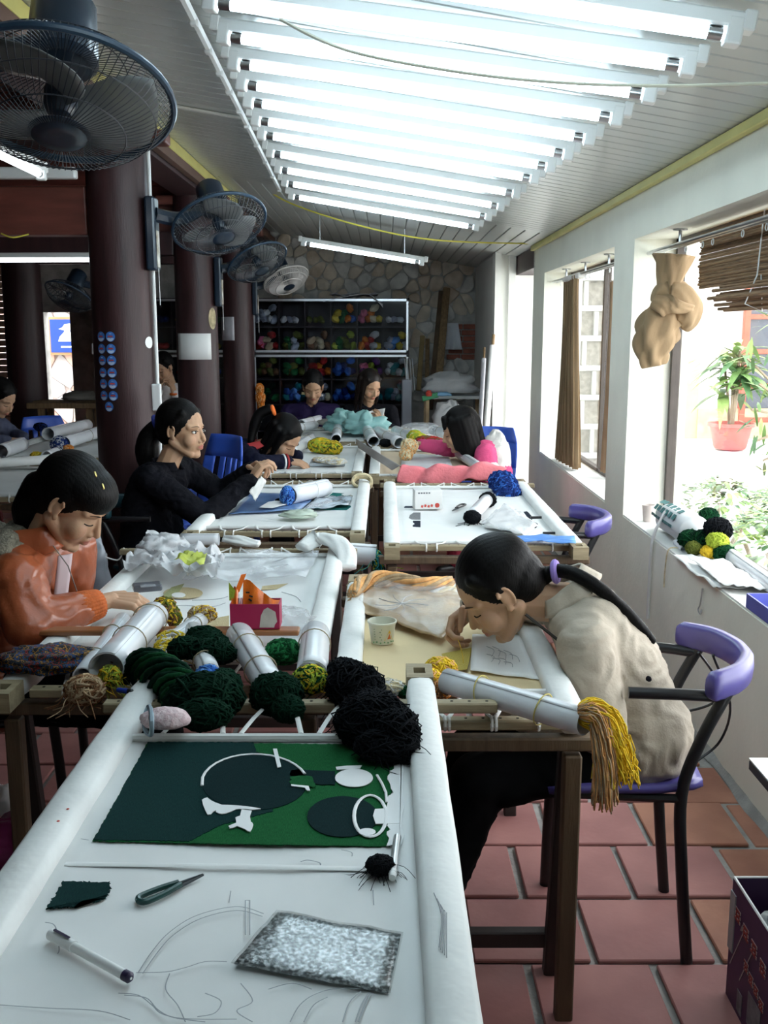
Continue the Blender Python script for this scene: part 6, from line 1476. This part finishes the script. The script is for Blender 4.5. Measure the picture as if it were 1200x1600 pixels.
for k in range(4): t.tube([rc + V((.05 * math.cos(q), .012 * k - .02, .035 * math.sin(q) - .008 * k)) for q in [i * PI / 9 for i in range(18)]], .007, 6, closed=True)
tag(t.out('rope_coil', ym('cream')), 'coil of cream rope round the bar end of the blue picture frame', 'rope')
# small white box with print
t = thing('small_box', 'small white carton with red print on the frame by the wall', 'box', PZ(668, 796, .698)); bx = V(t.location) + V((0, .03, 0)); Rb = Matrix.Rotation(.12, 3, 'Z')
B().box(bx + V((0, 0, .046)), (.128, .075, .09), R=Rb, bev=.002).out('carton', mat('white_card', (.74, .74, .72), .5, .03), t, smooth=False)
def onbox(x, z, w_, h, m, nm, ang=0): B().box(bx + Rb @ V((x, -.0382, z)), (w_, .0012, h), R=Rb @ Matrix.Rotation(ang, 3, 'Y')).out(nm, m, t, smooth=False)
for k in range(5): onbox(-.045 + .012 * k, .078, .008, .006, mat('print_dark', (.12, .12, .14), .5), 'printed_letter')
for k in range(4): onbox(-.03 + .015 * k, .016 + .003 * (k % 2), .010, .011, m_red, 'printed_letter', .3)
B().lathe([(.011, 0), (.011, .0012)], 14, Matrix.Translation(bx + Rb @ V((.040, -.0375, .020))) @ Matrix.Rotation(PI / 2, 4, 'X')).out('round_logo', m_red, t)
B().box(bx + Rb @ V((.0645, 0, .02)), (.0012, .03, .012), R=Rb).out('side_print', m_red, t, smooth=False)
snips('black thread snips beside the small white carton', PZ(706, 799, .700), PZ(725, 789, .700), .012, m_bkm)
t = roll('small white spool roll with black yarn round its ends', PZ(738, 806, .728), PZ(760, 782, .728), .030, bands=())
mass('black yarn at the near end of the spool roll', [(PZ(738, 808, .722), (.034, .028, .026))], 'black', 40, 34, .0045, tails=10)
mass('black yarn ring at the far end of the spool roll', [(PZ(762, 781, .728), (.036, .012, .034))], 'black', 34, 35, .004)
sheet('paper_sleeve', quad([(755, 822), (820, 838), (840, 822), (790, 789)], .704), m_paper, 'white papers in a plastic sleeve on the frame by the wall', 'paper', .012, 12, seed=5)
sheet('plastic_film', quad([(752, 820), (815, 834), (838, 818), (788, 788)], .716), m_film, 'clear film over the white papers by the wall', 'plastic', .016, 16, .0006, seed=6)
art([(627, 812), (657, 812), (657, 801), (631, 801)], stitch('stitched_grey', (.22, .23, .24), (.3, .3, .31)), 'stitched_grey_block', T3R, ZM); art([(628, 823), (657, 824), (657, 814), (630, 814)], stitch('stitched_blue_black', (.02, .03, .05), (.04, .05, .07)), 'stitched_dark_block', T3R, ZM)
art([(626, 791), (654, 791), (656, 793), (632, 794)], MATS['stitched_blue_black'], 'stitched_stroke', T3R, ZM); art([(818, 800), (824, 799), (846, 824), (836, 826)], MATS['stitched_blue_black'], 'stitched_stripe', T3R, ZM)
sheet('blue_tape', [PZ(795, 846, .718), PZ(900, 850, .735), PZ(898, 838, .74), PZ(797, 838, .722)], mat('blue_tape', (.12, .30, .72), .5, .1), 'blue plastic tape along the front edge of the frame by the wall', 'tape', .01, 10, seed=2)
mass('navy blue yarn heap on the bar end by the wall', [(PZ(785, 752, .745), (.065, .06, .05)), (PZ(795, 772, .70), (.055, .05, .06))], ['navy', 'blue', 'navy'], 90, 36, .008)
def drp(u, v):
    x = .09 + .58 * u + .02 * math.sin(5 * v); w1 = math.sin(u * 16 + 3 * v) + .5 * math.sin(u * 31 + v * 5 + 1)
    if v < .55: q = v / .55; p = V((x, 5.66 - .20 * q, .735 + .035 * q))
    else: q = (v - .55) / .45; p = V((x, 5.46 - .035 * math.sin(q * PI / 2), .770 - (.105 - .075 * abs(u - .32)) * q))
    return p + V((0, -.014 * w1, .014 * w1 + .02 * max(0, math.sin(PI * (u - .5) * 2)) * (1 - v)))
tag(solid(B().grid(drp, 60, 22).out('pink_cloth', mat('salmon_knit', (.80, .22, .25), .9, .08, 9, .4, 60), smooth='all'), .006), 'salmon pink knit cloth draped over the frame bar before the woman in pink', 'cloth')
mass('peach yarn in the hand of the woman in pink', [((.16, 6.22, .795), (.05, .045, .045)), ((.14, 6.2, .75), (.04, .04, .04))], ['peach', 'cream'], 60, 37, .006)
sheet('grey_sheet', quad([(625, 735), (712, 742), (700, 712), (630, 708)], .705), mat('pale_grey_sheet', (.62, .64, .66), .5), 'pale grey sheet on the frame of the woman in pink', 'paper', .008, 8)
roll('white roll under the arm of the woman in pink', PZ(712, 706, .735), PZ(752, 732, .735), .03, bands=())
sheet('card_board', [PZ(560, 700, .73), PZ(612, 735, .73), PZ(625, 728, .76), PZ(556, 686, .80)], mat('grey_board', (.42, .38, .36), .7, .1), 'grey-brown card leaning across the gap between the far frames', 'card', .004, 6, .003)
# frame of the girl in navy
roll('white roll beside the face of the girl in navy', PZ(450, 708, .74), PZ(485, 686, .745), .040, bands=(.8,))
mass('olive and yellow yarn bunch right of the white roll', [(PZ(500, 696, .745), (.075, .06, .045)), (PZ(522, 700, .735), (.05, .05, .04))], ['olive', 'gold', 'lime', 'yellow'], 80, 38, .010)
tag(B().box(PZ(512, 724, .705), (.22, .14, .02), bev=.006).out('plastic_tray', mat('pale_blue_tray', (.45, .50, .54), .3), smooth=False), 'pale blue tray with cream yarn beside the hand of the girl in navy', 'tray')
mass('cream yarn spread on the pale blue tray', [(PZ(508, 718, .732), (.075, .05, .018)), (PZ(525, 721, .73), (.06, .04, .016))], ['cream', 'white'], 70, 39, .006)
# the farthest pair of frames
for k, (a, c, r, lab) in enumerate((((448, 672), (492, 664), .035, 'white roll on the far left frame, lying lowest'), ((470, 662), (500, 654), .035, 'white roll with a blue end, upper one on the far left frame'), ((525, 686), (528, 668), .035, 'white roll standing out toward the camera on the far left frame'),
                                   ((584, 690), (572, 668), .04, 'plastic-wrapped roll with a pale end cap, left of the far right frame'), ((625, 692), (590, 674), .04, 'plastic-wrapped roll in the middle of the far right frame'), ((650, 684), (618, 672), .035, 'bluish plastic-wrapped roll on the far right frame'), ((676, 672), (702, 678), .04, 'dark-mouthed white roll with yellow yarn on the far right frame'))):
    roll(lab, PZ(*a, .755), PZ(*c, .755), r, bands=(.5,), group='rolls on the far frames')
lump('beige_cloth', PZ(524, 660, .76), (.13, .1, .04), mat('beige_rag', (.52, .49, .43), .9, .15), 'crumpled beige cloth left of the mint plastic', 'cloth', .4, 3, 7)
lump('mint_plastic', PZ(540, 664, .765), (.15, .15, .095), mat('mint_plastic', (.34, .62, .60), .4, .12, 7, .3, 20, see=.12), 'heap of mint green plastic on the far left frame, rear part', 'plastic', .5, 2.6, 11, n=44, k=26)
lump('mint_plastic', PZ(572, 668, .765), (.15, .13, .095), MATS['mint_plastic'], 'heap of mint green plastic on the far left frame, front part', 'plastic', .5, 2.6, 14, n=44, k=26)
mass('lime yarn bundle on the far right frame', [(PZ(648, 682, .755), (.05, .06, .04)), (PZ(653, 686, .745), (.06, .06, .04))], ['lime', 'lime', 'yellow'], 60, 40, .010)
mass('dark brown yarn heap beside the lime bundle', [(PZ(668, 690, .745), (.09, .07, .035)), (PZ(690, 694, .745), (.06, .06, .03))], ['brown', 'red', 'brown'], 60, 41, .010)
mass('yellow yarn in the dark mouth of the far roll', [(PZ(706, 680, .745), (.03, .03, .035))], ['yellow', 'gold'], 26, 42, .006)
mass('small black yarn bit between the plastic-wrapped rolls', [(PZ(602, 692, .74), (.04, .03, .025))], 'black', 22, 43, .006)
lump('clear_bag', PZ(655, 672, .76), (.14, .12, .05), m_film, 'clear plastic bag behind the lime bundle', 'plastic', .4, 2.5, 13)
# hall frames
roll('white roll with dark blue yarn on the nearest hall frame', PZ(100, 692, .755), PZ(158, 674, .77), .045, bands=(.6,), group='rolls on the hall frames')
mass('dark blue and grey yarn at the mouth of the hall roll', [(PZ(93, 694, .745), (.055, .05, .05))], ['navy', 'grey', 'navy'], 60, 44, .008)
mass('little orange yarn patch under the dark blue yarn', [(PZ(107, 700, .735), (.03, .025, .02))], ['peach', 'orange'], 22, 45, .006)
roll('long white roll on the farther hall frame', PZ(75, 678, .755), PZ(136, 664, .76), .05, bands=(), group='rolls on the hall frames')
roll('pale roll at the left edge of the hall frames', PZ(0, 706, .75), PZ(34, 694, .75), .05, bands=(), group='rolls on the hall frames')
roll('black-ended short roll on the nearest hall frame', PZ(72, 712, .745), PZ(90, 706, .745), .032, bands=(.8,), bm=m_bkm, group='rolls on the hall frames')
mass('yellow yarn left of the black-ended hall roll', [(PZ(57, 712, .74), (.035, .03, .022))], 'yellow', 24, 46, .006)
mass('dark thread clump on the farther hall frame', [(PZ(63, 667, .74), (.05, .04, .03))], ['navy', 'black'], 24, 47, .007)
tag(B().tube([PZ(-20, 724, .75), PZ(60, 719, .755), PZ(98, 714, .76)], .028, 10).out('wrapped_pole', m_wrap), 'white wrapped pole lying across the nearest hall frame', 'pole')
# ================================================================ THINGS ON THE WINDOW SILL
zs = SZ + .009
t = thing('printed_bag', 'white bag with dark green print lying on the near sill', 'bag', (1.27, 4.14, zs))
blob('bag_body', [V((1.275, 4.42, zs + .05)), V((1.27, 4.33, zs + .068)), V((1.27, 4.15, zs + .075)), V((1.275, 3.98, zs + .07))], [.03, .06, .068, .07, .066], t, folds=5, amp=.04, m=mat('white_printed_bag', (.70, .72, .72), .5, .06), flat=1.0)
m_gp = mat('print_dark_teal', (.04, .16, .16), .5)
for k in range(3):
    for j in range(6):
        a = PI * (.62 + .17 * k); y = 4.36 - .055 * j; r = .0715 * (.96 if j == 0 else 1.02)
        B().box((1.27 + r * math.cos(a), y, zs + .072 + r * math.sin(a)), (.002, .032 if k < 2 else .045, .026 if k < 2 else .012), R=Matrix.Rotation(-(a - PI), 3, 'Y')).out('printed_letter', m_gp, t, smooth=False)
B().tube([V((1.275, 4.44, zs + .05)), V((1.28, 4.47, zs + .045))], [.018, .035], 8).out('bag_neck', m_bkm, t)
for k, (p, cc, s, lab) in enumerate((((1.245, 3.945, zs + .05), 'dark_green', .075, 'dark green hank at the mouth of the printed bag, lowest left'), ((1.29, 3.90, zs + .055), 'dark_green', .085, 'dark green hank in the middle of the bag mouth'), ((1.325, 3.86, zs + .11), 'black', .085, 'near-black hank on top of the bag mouth'),
                                    ((1.305, 3.80, zs + .075), 'lime', .065, 'lime hank in front of the near-black one'), ((1.24, 3.87, zs + .03), 'olive', .055, 'olive hank at the sill edge by the bag'), ((1.275, 3.80, zs + .028), 'gold', .05, 'gold hank beside the olive one on the sill'), ((1.32, 3.75, zs + .032), 'pine', .07, 'green hank before the white sill roll'), ((1.35, 4.05, zs + .13), 'dark_green', .06, 'dark green hank showing behind the printed bag'))):
    mass(lab, [(p, (s * .58, s * .72, s * .48))], [cc] if cc != 'dark_green' else ['dark_green', 'pine'], 46, 60 + k, .0042, 'yarn hanks on the window sill')
roll('thin white tube lying by the gold hank on the sill', (1.215, 3.93, zs + .014), (1.222, 4.06, zs + .014), .013, bands=(), group='rolls on the sill')
roll('white roll on the near sill, pointing to the blue tray', (1.335, 3.74, zs + .032), (1.315, 3.16, zs + .032), .029, bands=(), group='rolls on the sill')
sheet('paper_sheet', [(1.145, 3.86, zs + .004), (1.15, 3.36, zs - .004), (1.29, 3.30, zs + .012), (1.285, 3.80, zs + .012)], m_paper, 'white papers lying over the edge of the near sill', 'paper', .016, 14, seed=3)
sheet('paper_sheet', [(1.17, 3.72, zs + .022), (1.165, 3.30, zs + .02), (1.30, 3.24, zs + .022), (1.29, 3.62, zs + .03)], m_paper, 'upper curled white paper on the near sill', 'paper', .016, 14, seed=9)
t = thing('blue_tray', 'blue plastic tray at the right end of the sill', 'tray', (1.25, 3.0, zs))
b = B(); b.box((1.255, 2.96, zs + .003), (.16, .3, .006)); 
for sx_, sy_, w_, d_ in ((-.08, 0, .005, .3), (.08, 0, .005, .3), (0, .15, .16, .005), (0, -.15, .16, .005)): b.box((1.255 + sx_, 2.96 + sy_, zs + .024), (w_, d_, .046))
b.out('tray_shell', mat('violet_blue_plastic', (.13, .15, .50), .4), t, smooth=False)
tag(B().lathe([(.022, 0), (.03, .075), (.031, .08), (.0285, .08), (.021, .003), (0, .003)], 18, Matrix.Translation((1.245, 4.6, zs))).out('plastic_cup', mat('frosted_cup', (.66, .58, .54), .3, see=.35)), 'frosted plastic cup in the far corner of the near sill', 'cup')
cable('hanging_tape', [V((1.21, 4.2, zs + .12)), V((1.165, 4.2, zs + .01)), V((1.16, 4.21, .50)), V((1.162, 4.22, .30)), V((1.163, 4.22, .26))], .007, m_lace, 'white tape hanging down the wall from the printed bag', 'tape')
cable('hanging_string', [V((1.20, 3.96, zs + .012)), V((1.164, 3.97, zs)), V((1.163, 4.0, .52)), V((1.163, 4.0, .46))], .003, ym('cream'), 'yellowish string hanging from the sill beside the white tape', 'string')
cable('wall_hook', [V((1.165, 3.52, .58)), V((1.16, 3.52, .52)), V((1.155, 3.525, .50)), V((1.16, 3.515, .485)), V((1.165, 3.52, .50))], .003, m_alu, 'small metal hook coil on the wall under the papers', 'hook')
cable('black_lead', [V((.80, 2.42, .70)), V((.86, 2.46, .62)), V((.88, 2.50, .54)), V((.80, 2.52, .50)), V((.70, 2.53, .49))], .0035, m_bkm, 'upper black lead hanging from the purple chair back', 'cable')
cable('black_lead', [V((.83, 2.40, .70)), V((.90, 2.45, .55)), V((.90, 2.50, .43)), V((.84, 2.5, .37)), V((.76, 2.47, .33))], .0035, m_bkm, 'lower black lead looping from the purple chair back', 'cable')
# ================================================================ LOWER RIGHT CORNER
t = thing('printed_carton', 'purple carton with red lettering and newspaper in it, on the floor', 'box', (.95, 1.82, 0))
m_pur = mat('purple_printed_card', (.055, .012, .075), .5, .25, 6); X0, X1, Yn, Yf, hz = .785, 1.12, 1.58, 2.04, .30
m_inn = mat('brown_card_inside', (.09, .04, .06), .8)
for nm, c, s_ in (('side_panel', (X0, (Yn + Yf) / 2, hz / 2), (.006, Yf - Yn, hz)), ('side_panel', (X1, (Yn + Yf) / 2, hz / 2), (.006, Yf - Yn, hz)), ('end_panel', ((X0 + X1) / 2, Yf, hz / 2), (X1 - X0, .006, hz)), ('end_panel', ((X0 + X1) / 2, Yn, hz / 2), (X1 - X0, .006, hz)), ('bottom_panel', ((X0 + X1) / 2, (Yn + Yf) / 2, .004), (X1 - X0, Yf - Yn, .006))):
    B().box(c, s_).out(nm, m_pur, t, smooth=False)
B().tube([V((X0, Yf, hz)), V((X0, Yn, hz))], .0035, 6).out('torn_edge', m_paper, t); B().tube([V((X0, Yf, hz)), V((X1, Yf, hz))], .003, 6).out('torn_edge', m_paper, t)
B().box((X0 - .004, Yf - .012, .20), (.003, .03, .14)).out('tape_strip', mat('grey_tape', (.35, .37, .38), .4), t, smooth=False)
m_rl = mat('red_lettering', (.42, .06, .045), .5); m_rl2 = mat('lettering_outline', (.50, .42, .42), .5)
def glyph(y, z, s, seed):
    r = random.Random(seed); o = B(); o.box((X0 - .0042, y, z), (.001, s * 1.05, s * 1.05)); 
    g = B()
    for k in range(3): g.box((X0 - .0052, y + r.uniform(-.1, .1) * s, z + (k - 1) * s * .34), (.001, s * r.uniform(.5, .9), s * .15))
    for k in range(2): g.box((X0 - .0052, y + (k - .5) * s * r.uniform(.3, .6), z), (.001, s * .15, s * .85))
    p = g.out('letter', m_rl, t, smooth=False)
    q = B()
    for k in range(3): q.box((X0 - .0045, y, z + (k - 1) * s * .34), (.001, s * .95, s * .2))
    q.out('letter_outline', m_rl2, p, smooth=False)
for k, (y, z) in enumerate(((1.995, .235), (1.945, .225), (1.895, .22), (1.845, .21))): glyph(y, z, .034, k)
for k, (y, z) in enumerate(((1.93, .155), (1.90, .145), (1.87, .14), (1.84, .13))): glyph(y, z, .026, k + 10)
B().box((X0 - .004, 1.875, .075), (.001, .07, .075)).out('printed_panel', mat('grey_print', (.20, .20, .22), .6, .3, 40), t, smooth=False)
B().box((X0 - .004, 1.955, .05), (.001, .03, .05)).out('printed_panel', mat('grey_print'), t, smooth=False)
for y in (1.99, 1.93): B().box((X0 - .004, y, .16), (.001, .0025, .14), R=Matrix.Rotation(.5, 3, 'X')).out('printed_line', m_rl2, t, smooth=False)
m_news = mat('newsprint', (.42, .44, .42), .9, .35, 50, .2, 40)
lump('newspaper', (.93, 1.93, .215), (.13, .09, .07), m_news, 'crumpled newspaper in the purple carton, far part', 'newspaper', .4, 2.6, 3, n=34, k=20); lump('newspaper', (.98, 1.75, .20), (.12, .10, .08), m_news, 'crumpled newspaper in the purple carton, near part', 'newspaper', .4, 2.6, 8, n=34, k=20)
t = thing('side_desk', 'small desk with a white top and dark edge at the right border', 'table', (.97, 1.7, 0)); cz = .60; cp = PZ(1170, 1186, cz)
B().box(((cp.x + 1.16) / 2, cp.y - .35, cz - .012), (1.16 - cp.x, .70, .024), bev=.003).out('desktop', mat('dark_desk_edge', (.03, .025, .025), .5), t, smooth=False)
B().box(((cp.x + 1.16) / 2, cp.y - .35, cz + .0015), (1.16 - cp.x, .70, .003)).out('white_top', mat('white_laminate', (.85, .86, .86), .35, .02), t, smooth=False)
for y in (cp.y - .32, cp.y - .64): B().box((1.13, y, (cz - .024) / 2), (.04, .04, cz - .024)).out('leg', m_bkm, t, smooth=False)
# ================================================================ LOWER LEFT CORNER
lump('magenta_bag', PZ(30, 1330, .08), (.13, .10, .09), mat('magenta_plastic', (.30, .02, .16), .35, .2, 8, .3, 25, see=.1), 'magenta plastic bag on the floor behind the left bar', 'bag', .4, 2.6, 4)
lump('white_tissue', PZ(2, 1258, .12), (.05, .05, .06), m_paper, 'white paper scrap at the left edge above the magenta bag', 'paper', .35, 2.6, 6)
cable('bag_string', [V((-.965, 3.60, .715)), V((-.99, 3.59, .67)), PY(146, 862, 3.56)], .003, m_lace, 'string holding the grey plastic bag to the pole end', 'string')
lump('grey_bag', PY(146, 890, 3.56) - V((0, 0, .02)), (.055, .07, .14), mat('grey_film_bag', (.42, .45, .50), .3, .12, see=.25), 'grey plastic bag hanging behind the woman in orange', 'bag', .3, 2.4, 5, flatbot=False)
mass('orange yarn hanging beside the farthest of the near columns', [((-1.165, 9.36, .98), (.035, .04, .05)), ((-1.16, 9.36, .90), (.04, .04, .06)), ((-1.155, 9.36, .82), (.03, .04, .05))], ['orange', 'orange', 'peach'], 60, 80, .007)
